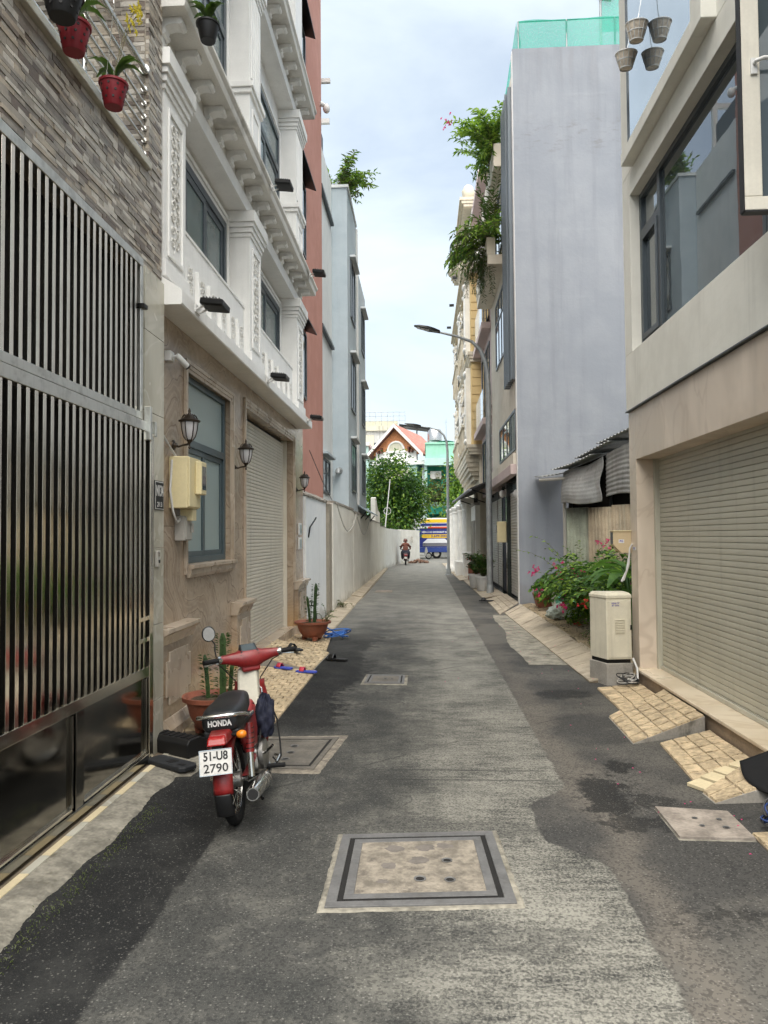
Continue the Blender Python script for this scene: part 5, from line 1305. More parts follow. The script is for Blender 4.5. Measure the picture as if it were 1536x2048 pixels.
# ------------------------------------------------------------------ right: near cream house
def shutter_right(parent, x, y0, y1, z0, z1, pitch, m):
    prof = [(0.0, 0.0), (0.006, 0.04), (0.008, 0.2), (0.0082, 0.6), (0.0075, 0.92), (0.0, 0.965)]
    poly = [(x - a, pitch * b2) for a, b2 in prof] + [(x + 0.006, pitch * 0.97), (x + 0.006, 0)]
    mb = MB(); mb.prism(list(reversed(poly)), 'y', y0, y1); me = mb.mesh('shutter_slat', m, 30)
    z = z0
    while z < z1 - 0.01: link('shutter_slat', me, parent, loc=(RG.uniform(-0.0005, 0.0005), 0, z), rot=(0, 0, RG.uniform(-0.0001, 0.0001))); z += pitch
def cream_house():
    t = thing('cream_house', 'near cream house with beige shutter and big first floor window', 'house')
    def B(name, m, *a, bevel=0.0, par=None): return MB().box(*a).build(name, m, par or t, bevel=bevel)
    FX = 2.31
    B('wall', MT['cream_render'], 2.95, 9, 1.5, 8.4, 0, 10.5)
    # ground floor granite: pier, lintel
    B('pier', MT['stone_beige'], FX, 2.95, 8.16, 8.42, 0.0, 2.985, bevel=0.003)
    B('lintel', MT['stone_beige'], FX, 2.95, 1.5, 8.158, 2.44, 2.985, bevel=0.003)
    B('drip_ledge', MT['frame'], FX - 0.035, 2.95, 1.5, 8.42, 2.988, 3.0)
    # first floor with the window recess
    UX = FX - 0.022
    B('upper_wall', MT['cream_render'], UX, 2.95, 1.5, 8.42, 3.003, 3.62, bevel=0.004)
    B('upper_pier', MT['cream_render'], UX, 2.95, 8.14, 8.42, 3.622, 5.6, bevel=0.004)
    B('upper_lintel', MT['cream_render'], UX, 2.95, 1.5, 8.138, 5.34, 5.6, bevel=0.004)
    B('upper_wall', MT['cream_render'], UX, 2.95, 1.5, 5.9, 5.602, 10.5)
    B('upper_pier', MT['cream_render'], UX, 2.95, 8.02, 8.42, 5.602, 10.5, bevel=0.004)
    B('recess_back', MT['dark'], 2.9, 2.95, 1.5, 8.14, 3.66, 5.34)
    B('upper_back', MT['cream_render'], 2.8, 2.95, 5.9, 8.02, 5.602, 10.5)
    # shutter
    B('doorstep', MT['step_stone'], 2.27, 2.95, 1.5, 8.2, 0.155, 0.185, bevel=0.006)
    B('doorstep_riser', MT['riser'], 2.3, 2.95, 1.5, 8.16, -0.01, 0.155)
    B('guide_channel', MT['shutter'], 2.49, 2.6, 8.11, 8.16, 0.185, 2.44)
    shutter_right(t, 2.545, 1.5, 8.11, 0.186, 2.44, 0.0505, MT['shutter'])
    B('shutter_backing', MT['dark'], 2.57, 2.58, 1.5, 8.11, 0.185, 2.44)
    B('bottom_rail', MT['shutter'], 2.515, 2.534, 1.5, 8.108, 0.187, 0.225, bevel=0.003)
    # first floor window: side light with transom, big fixed pane, next casement opening
    x = 2.39
    def fr(a, b2, z0, z1, w, nm='window_frame', x0=x, x1=x + 0.07, par=None):
        mb = MB(); frame_ring(mb, x0, x1, a, b2, z0, z1, w); return mb.build(nm, MT['frame'], par or t, bevel=0.004)
    f = fr(5.2, 8.14, 3.62, 5.34, 0.055)
    MB().box(x, x + 0.07, 7.46, 7.53, 3.715, 5.285).build('mullion', MT['frame'], f, bevel=0.004)
    MB().box(x, x + 0.07, 7.53, 8.085, 4.86, 4.93).build('transom', MT['frame'], f, bevel=0.004)
    fr(7.535, 8.08, 3.72, 4.855, 0.06, 'sash', x - 0.012, x + 0.05, f)
    MB().box(x + 0.03, x + 0.036, 7.59, 8.02, 3.78, 4.8).build('pane', MT['glass_m'], f)
    MB().box(x + 0.03, x + 0.036, 7.53, 8.085, 4.93, 5.285).build('pane', MT['glass_m'], f)
    MB().box(x + 0.03, x + 0.036, 5.26, 7.46, 3.715, 5.285).build('pane', MT['glass_m'], f)
    f2 = fr(3.0, 5.19, 3.62, 5.34, 0.055)
    MB().box(x + 0.03, x + 0.036, 3.06, 5.13, 3.715, 5.285).build('pane', MT['glass_m'], f2)
    # curtain inside the sidelight
    cu = MB(); cu.grid(lambda u, v: (x + 0.12 + 0.03 * math.sin(u * 22), 7.55 + u * 0.3, 3.75 + v * 1.5), 24, 2); cu.build('curtain', MT['white'], t)
    # balcony with glass front
    B('balcony_slab', MT['cream_render'], 2.17, 2.8, 5.93, 8.02, 5.604, 5.74, bevel=0.006)
    B('balcony_cheek', MT['cream_render'], 2.17, 2.31, 5.7, 5.93, 5.604, 9.5, bevel=0.006)
    g = B('balcony_glass', MT['glass_sky'], 2.2, 2.21, 5.95, 7.8, 5.74, 8.6)
    B('glass_edge', MT['frame'], 2.19, 2.22, 7.8, 7.83, 5.74, 8.6, par=g)
    B('door_frame', MT['frame'], 2.45, 2.5, 7.9, 8.02, 5.74, 8.6)
    return t
cream_house()

t = thing('open_casement', 'cream framed casement window standing open at the upper right', 'window', (2.29, 4.6, 3.6))
def cas():
    mb = MB()
    for (a, b2, c, d) in ((-0.31, 0.3, 0.0, 0.085), (-0.31, 0.3, 1.66, 1.75), (-0.31, -0.2, 0.085, 1.66), (0.2, 0.3, 0.085, 1.66)): mb.box(a, b2, -0.025, 0.025, c, d)
    f = mb.build('sash_frame', MT['frame_w'], t, bevel=0.006)
    MB().box(-0.317, -0.312, -0.03, 0.03, -0.005, 1.755).build('gasket', MT['black'], f); MB().box(-0.31, 0.3, -0.03, 0.03, -0.012, -0.001).build('gasket', MT['black'], f)
    MB().box(-0.2, 0.2, -0.004, 0.004, 0.085, 1.66).build('pane', MT['glass'], t)
    MB().tube([(-0.24, -0.03, 0.9), (-0.24, -0.065, 0.905), (-0.2, -0.075, 0.915), (-0.11, -0.075, 0.915)], 0.012, 8).build('handle', MT['pvc'], f, smooth=50)
    MB().box(-0.26, -0.22, -0.04, -0.0255, 0.84, 0.94).build('handle_plate', MT['pvc'], f, bevel=0.003)
cas()

def basket(label, loc, r, h):
    t = thing('hanging_basket', label, 'basket', loc, (rad(8), 0, 0), 'cream hanging baskets')
    MB().lathe([(r * 0.55, 0), (r * 0.6, 0.004), (r * 0.98, h), (r * 0.94, h), (r * 0.52, 0.01)], n=20, caps=False).build('bowl', MT['wire_cream'], t, smooth=60)
    MB().lathe([(r * 0.55, 0.002), (0.001, 0.002)], n=16, caps=False).build('bottom', MT['wire_cream'], t)
    for q in (0.0, 0.5, 1.0): MB().ring((0, 0, h * q), r * (0.57 + 0.43 * q), 0.006, n=20, m=6).build('hoop', MT['pvc'], t, smooth=60)
    for j in range(12):
        a = 2 * PI * j / 12; MB().tube([(r * 0.57 * math.cos(a), r * 0.57 * math.sin(a), 0), (r * 1.0 * math.cos(a), r * 1.0 * math.sin(a), h)], 0.004, 5).build('stave', MT['pvc'], t)
    MB().tube([(0, 0, h), (0.02, 0, h + 0.1), (0.04, 0, h + 0.25)], 0.004, 5).build('hanger', MT['steel_rail'], t)
basket('upper cream woven basket hanging at the balcony glass', (2.09, 7.1, 6.38), 0.105, 0.15)
basket('lower cream woven basket hanging at the balcony glass', (2.07, 7.4, 6.3), 0.105, 0.14)

# meter box on the far edge of the pier
t = thing('electric_meter_box', 'tan meter box with a purple sticker on the right granite pier', 'meter box', (2.2, 8.46, 1.42))
MB().prism([(-0.09, 0.09), (-0.02, 0.02), (0.0, 0.0), (0.11, 0.0), (0.11, 0.24), (-0.09, 0.24)], 'y', -0.06, 0.06).build('housing', MT['meter2'], t, bevel=0.004)
MB().box(-0.1, 0.12, -0.07, 0.07, 0.24, 0.25).build('lid', MT['meter'], t, bevel=0.003)
MB().box(-0.093, -0.0905, -0.05, 0.05, 0.1, 0.23).build('meter_window', MT['glass'], t)
MB().box(-0.03, 0.03, -0.0622, -0.0602, 0.11, 0.15).build('sticker', MT['letters'], t)
text('sticker_print', 'PG', 0.032, MT['ink_blue'], t, (0.0, -0.0625, 0.13), FACE_C, bold=0.001)
t2 = thing('wall_sticker', 'small purple printed sticker on the right granite pier', 'sticker', (2.306, 8.28, 1.47))
MB().box(0, 0.0015, -0.06, 0.06, -0.02, 0.02).build('paper', MT['letters'], t2); text('sticker_print', 'PG', 0.034, MT['ink_blue'], t2, (-0.0005, 0, 0), FACE_R, bold=0.001)
tag(MB().tube([(2.302, 8.34, 1.52), (2.28, 8.36, 1.47), (2.272, 8.37, 1.3), (2.22, 8.4, 1.12), (2.2, 8.43, 1.1), (2.26, 8.43, 1.22), (2.29, 8.42, 1.4)], 0.011, 6).build('supply_cable', MT['pvc'], smooth=60), 'white cable loop below the tan meter box', 'cable')

# telecom cabinet
t = thing('telecom_cabinet', 'ivory metal telecom cabinet with louvres on a concrete block', 'cabinet', (2.0, 8.25, 0))
CB = [(-0.15, 0.2), (-0.04, -0.1), (0.235, -0.06), (0.235, 0.2)]
def inset(poly, k, c=(0.05, 0.07)): return [(c[0] + (x - c[0]) * k, c[1] + (y - c[1]) * k) for x, y in poly]
MB().prism(list(reversed(inset(CB, 1.06))), 'z', -0.02, 0.235).build('concrete_base', MT['conc_base'], t, bevel=0.01)
MB().prism(list(reversed(inset(CB, 0.93))), 'z', 0.236, 0.275).build('plinth', MT['black_m'], t)
bd = MB().prism(list(reversed(CB)), 'z', 0.276, 0.93).build('body', MT['cabinet'], t, bevel=0.004)
m = MB(); A = inset(CB, 1.05); Bq = inset(CB, 0.9)
m.add([(x, y, 0.931) for x, y in A] + [(x, y, 0.965) for x, y in A] + [(x, y, 0.995) for x, y in Bq], [(0, 1, 5, 4), (1, 2, 6, 5), (2, 3, 7, 6), (3, 0, 4, 7), (4, 5, 9, 8), (5, 6, 10, 9), (6, 7, 11, 10), (7, 4, 8, 11), (8, 9, 10, 11), (3, 2, 1, 0)])
m.build('lid', MT['cabinet'], t, bevel=0.008)
ang = math.atan2(0.04, 0.275)
def on_front(u, z, d=0.0): return Vector((-0.04 + u * 0.275 - 0.0 + d * math.sin(ang), -0.1 + u * 0.04 - d * math.cos(ang), z))
dr = MB().obox(on_front(0.5, 0.6, 0.004), (0.25, 0.008, 0.61), (0, 0, ang)).build('door', MT['cabinet'], t, bevel=0.003)
for i in range(9): MB().obox(on_front(0.52, 0.56 + 0.018 * i, 0.012), (0.11, 0.012, 0.011), (rad(25), 0, ang)).build('louvre', MT['cabinet'], dr, bevel=0.003)
MB().obox(on_front(0.96, 0.62, 0.012), (0.014, 0.02, 0.05), (0, 0, ang)).build('hinge', MT['black_m'], t)
text('stencil', 'KHOAN CẮT', 0.026, MT['ink_blue'], dr, on_front(0.36, 0.88, 0.009), (PI / 2, 0, ang), width=0.085); text('stencil', 'BT 0976', 0.024, MT['ink_blue'], dr, on_front(0.36, 0.855, 0.009), (PI / 2, 0, ang), width=0.08)
def tangle(name, label, c, R, n, ms, seed, zs=0.05, cat='cable', r=0.006):
    rng = random.Random(seed); t = thing(name, label, cat, c)
    for k in range(n):
        rr = R * rng.uniform(0.6, 1.05); ph = rng.uniform(0, 6.28); pts = []; sq = rng.uniform(0.55, 0.9); tl = rng.uniform(-0.3, 0.3); ox, oy = rng.uniform(-.25, .25) * R, rng.uniform(-.25, .25) * R
        for i in range(26):
            a = ph + i / 25 * 2 * PI; pts.append((ox + rr * math.cos(a), oy + rr * sq * math.sin(a), r + zs * (0.5 + 0.5 * math.sin(a + ph)) * abs(tl) * 3 + k * 0.005))
        MB().tube(pts, r, 5).build('strand', ms[k % len(ms)], t, smooth=60)
    return t
tangle('cable_tangle', 'tangle of grey and black telecom cables at the foot of the cabinet', (2.13, 7.98, 0.045), 0.11, 8, [MT['cable_b'], MT['grey_box'], MT['cable_b']], 5, 0.09, r=0.0055)
tag(MB().tube([(2.22, 8.1, 0.3), (2.25, 8.05, 0.2), (2.24, 8.0, 0.1), (2.18, 7.98, 0.08), (2.13, 7.98, 0.1)], 0.013, 6).build('white_conduit', MT['pvc'], smooth=60), 'white hose stub drooping from the cabinet to the cable tangle', 'conduit')

# tiled forecourt of the cream house
def right_ramps():
    P = [(1.78, 6.75, 0.006), (2.28, 7.25, 0.03), (2.28, 8.06, 0.03), (1.80, 7.95, 0.006)]
    b = ramp_body('tiled_pavement', P, MT['grout'], 'flat yellow tile strip beside the telecom cabinet')
    tile_patch(b, P, 3, 6, MT['tile'], None)
    P = [(1.6, 5.88, 0.004), (2.265, 6.2, 0.14), (2.265, 7.22, 0.14), (1.62, 6.72, 0.004)]
    b = ramp_body('tiled_ramp_pavement', P, MT['conc_base'], 'tiled wedge ramp up to the cream doorstep')
    tile_patch(b, P, 5, 6, MT['tile'], None)
    P = [(1.74, 4.98, 0.004), (2.29, 5.2, 0.03), (2.29, 6.16, 0.03), (1.80, 5.88, 0.004)]
    b = ramp_body('tiled_pavement', P, MT['grout'], 'lower yellow tile strip before the cream doorstep')
    tile_patch(b, P, 4, 6, MT['tile'], None)
    P = [(1.73, 4.6, 0.004), (2.265, 4.66, 0.15), (2.265, 5.16, 0.15), (1.72, 4.78, 0.004)]
    b = ramp_body('tiled_ramp_pavement', P, MT['conc_base'], 'second tiled wedge ramp under the rubber mat')
    tile_patch(b, P, 3, 2, MT['tile'], None)
    P = [(1.72, 3.2, 0.006), (2.28, 3.2, 0.03), (2.28, 4.1, 0.03), (1.74, 4.14, 0.006)]
    b = ramp_body('tiled_pavement', P, MT['grout'], 'nearest yellow tile strip at the right edge')
    tile_patch(b, P, 4, 6, MT['tile'], None)
right_ramps()
for i, (x, y, a, z) in enumerate(((1.77, 4.86, 0.5, 0.02), (1.89, 4.95, 0.55, 0.035), (2.0, 5.03, 0.5, 0.05), (2.13, 5.1, 0.6, 0.07))):
    o = MB().obox((0, 0, 0), (0.115, 0.19, 0.022), (0, rad(-6), a)).build('loose_tile', MT['tile_new'], bevel=0.002, loc=(x, y, z))
    tag(o, ['leftmost loose yellow tile by the rubber mat', 'second loose yellow tile from the left by the rubber mat', 'third loose yellow tile from the left by the rubber mat', 'rightmost loose yellow tile touching the rubber mat'][i], 'tile', 'loose yellow tiles')
# black rubber mat curling over the wedge ramp
mt = MB()
def matfn(u, v):
    y = 4.35 + v * 0.62; x = 2.03 + u * 0.36 + 0.1 * (1 - v)
    lift = 0.16 * max(0, 1 - u * 2.2) ** 2 * 0.5
    z = 0.165 + 0.03 * u + 0.06 * (v ** 3) - 0.10 * (1 - u) ** 2 + lift * 0.3
    return (x - 0.1 * math.sin(PI * (1 - v)) * (1 - u), y, z)
mt.grid(matfn, 14, 16)
o = mt.build('rubber_mat', MT['rubber'], smooth=60); s = o.modifiers.new('thick', 'SOLIDIFY'); s.thickness = 0.014
tag(o, 'black rubber mat curling over the ramp at the right edge', 'mat')
tangle('cable_coil', 'coil of blue and black cable by the pale manhole slab', (1.93, 4.2, 0.03), 0.085, 8, [MT['cable_blue'], MT['cable_b'], MT['cable_b']], 9, 0.16, r=0.0048)

# ------------------------------------------------------------------ right: vacant lot fence and tin roofs
def corrugated(mb, p0, p1, z0, z1, pitch=0.098, amp=0.026, tilt=(0, 0)):
    """vertical corrugations between two ground points"""
    p0, p1 = Vector((*p0, 0)), Vector((*p1, 0)); L = (p1 - p0).length; d = (p1 - p0) / L; nrm = Vector((d.y, -d.x, 0)); n = max(4, int(L / pitch * 4)); vs = []
    for i in range(n + 1):
        q = p0 + d * (L * i / n) + nrm * (amp * math.sin(2 * PI * i / 4)); vs += [(q.x, q.y, z0), (q.x + tilt[0], q.y + tilt[1], z1 + 0.0)]
    mb.add(vs, [(2 * i, 2 * i + 2, 2 * i + 3, 2 * i + 1) for i in range(n)])
FA, FD, FN = Vector((2.95, 15.5, 0)), Vector((0.58, -0.81, 0)), Vector((-0.81, -0.58, 0))   # fence line, and its face towards the lane
t = thing('corrugated_fence', 'rusty corrugated metal fence at the back of the vacant lot', 'fence', FA + Vector((0, 0, 0.1)))
rng = random.Random(4); u = 0.0; i = 0
while u < 2.3:
    w = 0.62; p0 = FD * u + FN * (0.006 * (i % 2)); p1 = FD * (u + w) + FN * (0.006 * (i % 2)); m = MB(); corrugated(m, (p0.x, p0.y), (p1.x, p1.y), -0.05, rng.uniform(2.06, 2.16), 0.085, 0.016)
    o = m.build('corrugated_sheet', MT['tin_green'] if i % 3 == 0 else MT['tin_rust'], t, smooth=75); sd = o.modifiers.new('t', 'SOLIDIFY'); sd.thickness = 0.002
    u += w - 0.03; i += 1
def fpt(u, n, z): return FD * u + FN * n + Vector((0, 0, z))
MB().tube([fpt(-0.02, 0.03, -0.05), fpt(-0.02, 0.03, 2.2)], 0.035, 6).build('post', MT['grey_box'], t)
for z in (0.5, 1.7): MB().tube([fpt(0, -0.05, z), fpt(2.3, -0.05, z)], 0.025, 6).build('fence_rail', MT['black_m'], t)
def corr_quad(parent, A, B, Cc, D, m, pitch=0.085, amp=0.016, sag=0.0, nv=6):
    """corrugated sheet over four corners: the ribs run from edge AB to edge DC"""
    A, B, Cc, D = map(Vector, (A, B, Cc, D)); L = (B - A).length; n = max(8, int(L / pitch * 6)); vs = []
    for i in range(n + 1):
        a = A.lerp(B, i / n); d = D.lerp(Cc, i / n)
        for j in range(nv + 1):
            p = a.lerp(d, j / nv); vs.append((p.x, p.y, p.z + amp * math.sin(2 * PI * i / 6) - sag * math.sin(PI * i / n)))
    o = MB().add(vs, [(i * (nv + 1) + j, (i + 1) * (nv + 1) + j, (i + 1) * (nv + 1) + j + 1, i * (nv + 1) + j + 1) for i in range(n) for j in range(nv)]).build('roof_sheet', m, parent, smooth=75)
    q = o.modifiers.new('t', 'SOLIDIFY'); q.thickness = 0.003; return o
t = thing('tin_roof_shed', 'ramshackle shed of overlapping tin roof sheets above the corrugated fence', 'shed', FA)
W = lambda x, y, z: Vector((x, y, z)) - FA
corr_quad(t, W(2.42, 15.55, 2.84), W(3.15, 15.2, 2.93), W(3.2, 16.65, 3.02), W(2.48, 16.65, 2.93), MT['tin'])
corr_quad(t, fpt(-0.15, 0.28, 2.98), fpt(0.95, 0.3, 3.2), fpt(0.95, -1.2, 3.36), fpt(-0.15, -1.2, 3.12), MT['tin'], sag=0.03)
corr_quad(t, fpt(0.45, 0.22, 3.16), fpt(1.35, 0.26, 3.42), fpt(1.35, -1.2, 3.55), fpt(0.45, -1.2, 3.3), MT['tin'])
corr_quad(t, fpt(1.0, 0.2, 3.4), fpt(2.3, 0.22, 3.74), fpt(2.3, -1.2, 3.86), fpt(1.0, -1.2, 3.5), MT['tin'])
def bulge(u0, u1, z0, z1, sag, rip, seed):
    rr = random.Random(seed); ph = rr.uniform(0, 6)
    def fn(a, b2):
        zt = z1 + 0.22 * (u0 + (u1 - u0) * a - 0.4)
        return fpt(u0 + (u1 - u0) * a + 0.03 * math.sin(b2 * 9 + ph) * a, 0.06 + sag * math.sin(PI * (1 - b2) * 0.62) * (0.35 + 0.65 * math.sin(PI * min(1, a * 1.1))) + rip * math.sin(b2 * 62), z0 + 0.03 * math.sin(a * 6 + ph) + (zt - z0) * b2)
    o = MB().grid(fn, 26, 60).build('wall_sheet', MT['tin'], t, smooth=80); q = o.modifiers.new('t', 'SOLIDIFY'); q.thickness = 0.003
bulge(0.0, 1.05, 2.26, 3.0, 0.26, 0.002, 1)
bulge(1.12, 2.3, 2.38, 3.05, 0.05, 0.008, 2)
MB().hexa([fpt(-0.05, -0.12, 2.1), fpt(2.3, -0.12, 2.1), fpt(2.3, -0.14, 2.1), fpt(-0.05, -0.14, 2.1)], [fpt(-0.05, -0.12, 2.98), fpt(2.3, -0.12, 3.5), fpt(2.3, -0.14, 3.5), fpt(-0.05, -0.14, 2.98)]).build('back_panel', MT['gate_back'], t)
MB().tube([W(2.42, 15.6, 2.78), W(3.1, 15.3, 2.8)], 0.03, 8).build('gutter_pipe', MT['grey_box'], t)
for u in (0.05, 1.1, 2.2): MB().tube([fpt(u, -0.08, 0.1), fpt(u, -0.08, 3.0 + 0.2 * u)], 0.035, 6).build('post', MT['black_m'], t)
# a flat sheet wall closing the lot behind the fence, up to the grey gable

# ------------------------------------------------------------------ right: beige house with the tall grey side wall
t, off = house_body('beige_house', 'tall beige house with a huge lavender grey blank side wall', None, 2.14, 9, 16.7, 22.9, 12.8)
part(t, off, 'side_wall', MT['grey_wall'], 2.12, 9, 16.7, 16.9, 0, 12.75)
part(t, off, 'corner_edge', MT['white'], 2.108, 2.12, 16.71, 16.9, 0, 12.7)
part(t, off, 'wall', MT['beige_wall'], 2.14, 9, 16.9, 22.9, 3.2, 12.4)
part(t, off, 'wall', MT['granite_dark'], 2.3, 9, 16.9, 22.9, 0, 3.2)
part(t, off, 'pier', MT['grey_wall'], 2.14, 2.32, 16.9, 17.1, 0, 3.0)
part(t, off, 'canopy_band', MT['pink_wall'], 1.98, 2.14, 16.9, 22.3, 3.02, 3.25, bevel=0.01)
part(t, off, 'canopy_fascia', MT['beige_wall'], 2.04, 2.14, 16.9, 22.4, 3.252, 3.5)
for (y0, y1) in ((17.15, 19.55), (20.9, 22.8)):
    for k in range(36):
        MB().prism([(2.28, 0.0), (2.268, 0.03), (2.28, 0.07), (2.3, 0.07), (2.3, 0)], 'y', y0, y1).build('shutter_slat', MT['shutter_g'], t).location = off + Vector((0, 0, 0.12 + 0.0725 * k))
part(t, off, 'dark_doorway', MT['navy'], 2.2, 2.3, 19.9, 20.75, 0.12, 2.7)
part(t, off, 'pier', MT['granite_dark'], 2.18, 2.3, 19.57, 19.88, 0.0, 3.0); part(t, off, 'pier', MT['granite_dark'], 2.18, 2.3, 20.76, 20.88, 0, 3.0)
def win_right(y0, y1, z0, z1, n, tr=None, gm='glass_g', x=2.14):
    mb = MB(); frame_ring(mb, x - 0.03, x + 0.02, y0, y1, z0, z1, 0.06); f = mb.build('window', MT['frame'], t); f.location = off
    w = (y1 - y0 - 0.12) / n
    for i in range(n):
        a = y0 + 0.06 + i * w; MB().box(x - 0.012, x - 0.004, a, a + w, z0 + 0.06, z1 - 0.06).build('pane', MT[gm], f)
        if i: MB().box(x - 0.026, x - 0.001, a - 0.03, a + 0.03, z0 + 0.06, z1 - 0.06).build('mullion', MT['frame'], f)
    if tr: MB().box(x - 0.027, x - 0.0015, y0 + 0.06, y1 - 0.06, tr - 0.03, tr + 0.03).build('transom', MT['frame'], f)
win_right(17.1, 20.6, 3.6, 4.55, 4)
win_right(18.3, 21.3, 6.35, 8.2, 4, 7.6, 'glass_sky')
win_right(18.6, 21.0, 9.3, 10.9, 3, None, 'glass_sky')
lv = part(t, off, 'louvre_screen', MT['louvre'], 2.03, 2.13, 16.92, 17.12, 5.2, 12.0)
for y in (17.2, 17.42, 17.64, 17.86, 18.08): part(t, off, 'louvre_blade', MT['louvre'], 1.99, 2.13, y, y + 0.07, 5.2, 12.0)
part(t, off, 'parapet', MT['beige_wall'], 1.9, 2.14, 19.0, 22.9, 11.2, 11.8, bevel=0.01)
part(t, off, 'balcony_slab', MT['beige_wall'], 1.7, 2.14, 18.9, 22.7, 8.6, 8.85, bevel=0.01)
part(t, off, 'balcony_planter', MT['beige_wall'], 1.68, 1.9, 18.9, 22.7, 8.851, 9.3, bevel=0.01)
t = thing('shop_lamp', 'small white lamp over the grey shutters of the beige house', 'lamp', (2.2, 19.7, 2.75))
MB().box(-0.05, -0.021, -0.08, 0.08, -0.1, 0.1).build('bracket', MT['grey_box'], t); MB().ell((-0.12, 0, -0.02), (0.08, 0.09, 0.1), 12, 8).build('lamp_body', MT['pvc'], t, smooth=60)
t = thing('shop_lamp', 'small white lamp near the corner of the grey wall', 'lamp', (2.25, 17.3, 2.6))
MB().box(-0.06, 0.0, -0.06, 0.06, -0.12, 0.08).build('bracket', MT['grey_box'], t); MB().ell((-0.1, 0, 0.0), (0.07, 0.08, 0.1), 12, 8).build('lamp_body', MT['pvc'], t, smooth=60)
t = thing('electric_meter_box', 'cream meter box beside the lamp post at the grey shutters', 'meter box', (2.05, 19.72, 1.45))
MB().box(-0.12, 0.12, -0.1, 0.1, 0, 0.55).build('housing', MT['meter'], t, bevel=0.01); MB().box(-0.125, -0.121, -0.06, 0.06, 0.25, 0.45).build('meter_window', MT['glass'], t)

# roof garden netting
t = thing('roof_net', 'green safety net strung along the roof of the grey wall', 'net', (3.4, 17.2, 12.75))
def netfn(u, v): return (-1.1 + u * 3.4, -0.3 + 0.12 * math.sin(u * 9) * (1 - v), v * 0.78 + 0.03 * math.sin(u * 14) * v)
MB().grid(netfn, 30, 6).build('net_sheet', MT['net'], t, smooth=80)
MB().grid(lambda u, v: (-1.1 + 0.05 * math.sin(v * 5 + u * 3), -0.3 + u * 4.0, v * 0.78), 12, 6).build('net_sheet', MT['net'], t, smooth=80)
for x in (-1.1, 0.0, 1.1, 2.2): MB().cyl((x, -0.27, 0), (x, -0.27, 0.8), 0.02, n=8).build('net_post', MT['pole'], t)
MB().tube([(-1.1, -0.27, 0.78), (2.3, -0.27, 0.8)], 0.018, 6).build('net_rope', MT['green_dark'], t)
t = thing('roof_planter', 'dark planter box behind the green roof net', 'planter', (4.0, 17.6, 12.75)); MB().box(-0.4, 0.6, -0.2, 0.4, 0, 0.42).build('box', MT['green_dark'], t, bevel=0.02); MB().box(-0.36, 0.56, -0.16, 0.36, 0.42, 0.43).build('soil', MT['soil'], t)
t = thing('roof_frame', 'tall green netted frame on the roof near the cream house', 'frame', (4.5, 17.4, 12.75))
for x in (-0.2, 0.3): MB().cyl((x, 0, 0), (x, 0, 2.2), 0.03, n=8).build('frame_post', MT['pole'], t)
MB().grid(lambda u, v: (-0.2 + u * 0.9, 0.03, 0.8 + v * 0.9), 6, 6).build('net_sheet', MT['net'], t); MB().obox((-0.35, 0, 1.75), (0.9, 0.3, 0.1), (0, rad(12), 0)).build('panel', MT['tin'], t)

# ------------------------------------------------------------------ right: pink house
t, off = house_body('pink_house', 'narrow pale pink house behind the lamp post', None, 2.14, 9, 22.92, 27, 12)
part(t, off, 'wall', MT['pink_wall'], 2.14, 9, 22.92, 27, 3.0, 12.9)
part(t, off, 'wall', MT['dark'], 2.3, 9, 22.92, 27, 0, 3.0)
for z in (5.3, 8.3): part(t, off, 'balcony_slab', MT['pink_wall'], 1.85, 2.14, 23.0, 27, z - 0.2, z, bevel=0.01); part(t, off, 'balcony_rail', MT['glass_sky'], 1.87, 1.89, 23.05, 26.9, z, z + 0.9)
for z0, z1 in ((3.3, 4.9), (5.6, 7.8), (8.6, 10.6)):
    f = small_window(t, off, 2.14, 23.4, 26.4, z0, z1, face=-1, hood=(z0 > 8), frame_m='frame', glass_m='glass_g' if z0 < 4 else 'glass', hood_m='pink_wall', mull=2)
for k in range(8): part(t, off, 'course', MT['white'], 2.115, 2.14, 22.95, 23.3, 3.4 + 0.33 * k, 3.43 + 0.33 * k)
for k in range(36): MB().prism([(2.28, 0.0), (2.265, 0.03), (2.28, 0.07), (2.3, 0.07), (2.3, 0)], 'y', 23.1, 26.6).build('shutter_slat', MT['shutter_g'], t).location = off + Vector((0, 0, 0.12 + 0.0725 * k))
part(t, off, 'roof_slope', MT['pink_wall'], 1.8, 2.5, 22.95, 26.9, 12.9, 13.1)
t = thing('awning', 'long dark awning sloping down over the pavement', 'awning', (1.95, 24.5, 3.1))
MB().hexa([(0.3, -2.2, 0.25), (-0.55, -2.2, -0.08), (-0.75, 5.6, -0.1), (0.2, 5.6, 0.25)], [(0.3, -2.2, 0.3), (-0.55, -2.2, -0.03), (-0.75, 5.6, -0.05), (0.2, 5.6, 0.3)]).build('sheet', MT['awning'], t)
MB().tube([(-0.55, -2.2, -0.08), (-0.75, 5.6, -0.1)], 0.045, 8).build('front_bar', MT['cloth_grey'], t)
for y in (-1.9, 1.6, 5.2): MB().tube([(0.2, y, -0.3), (-0.5, y, -0.06)], 0.02, 6).build('arm', MT['black_m'], t)

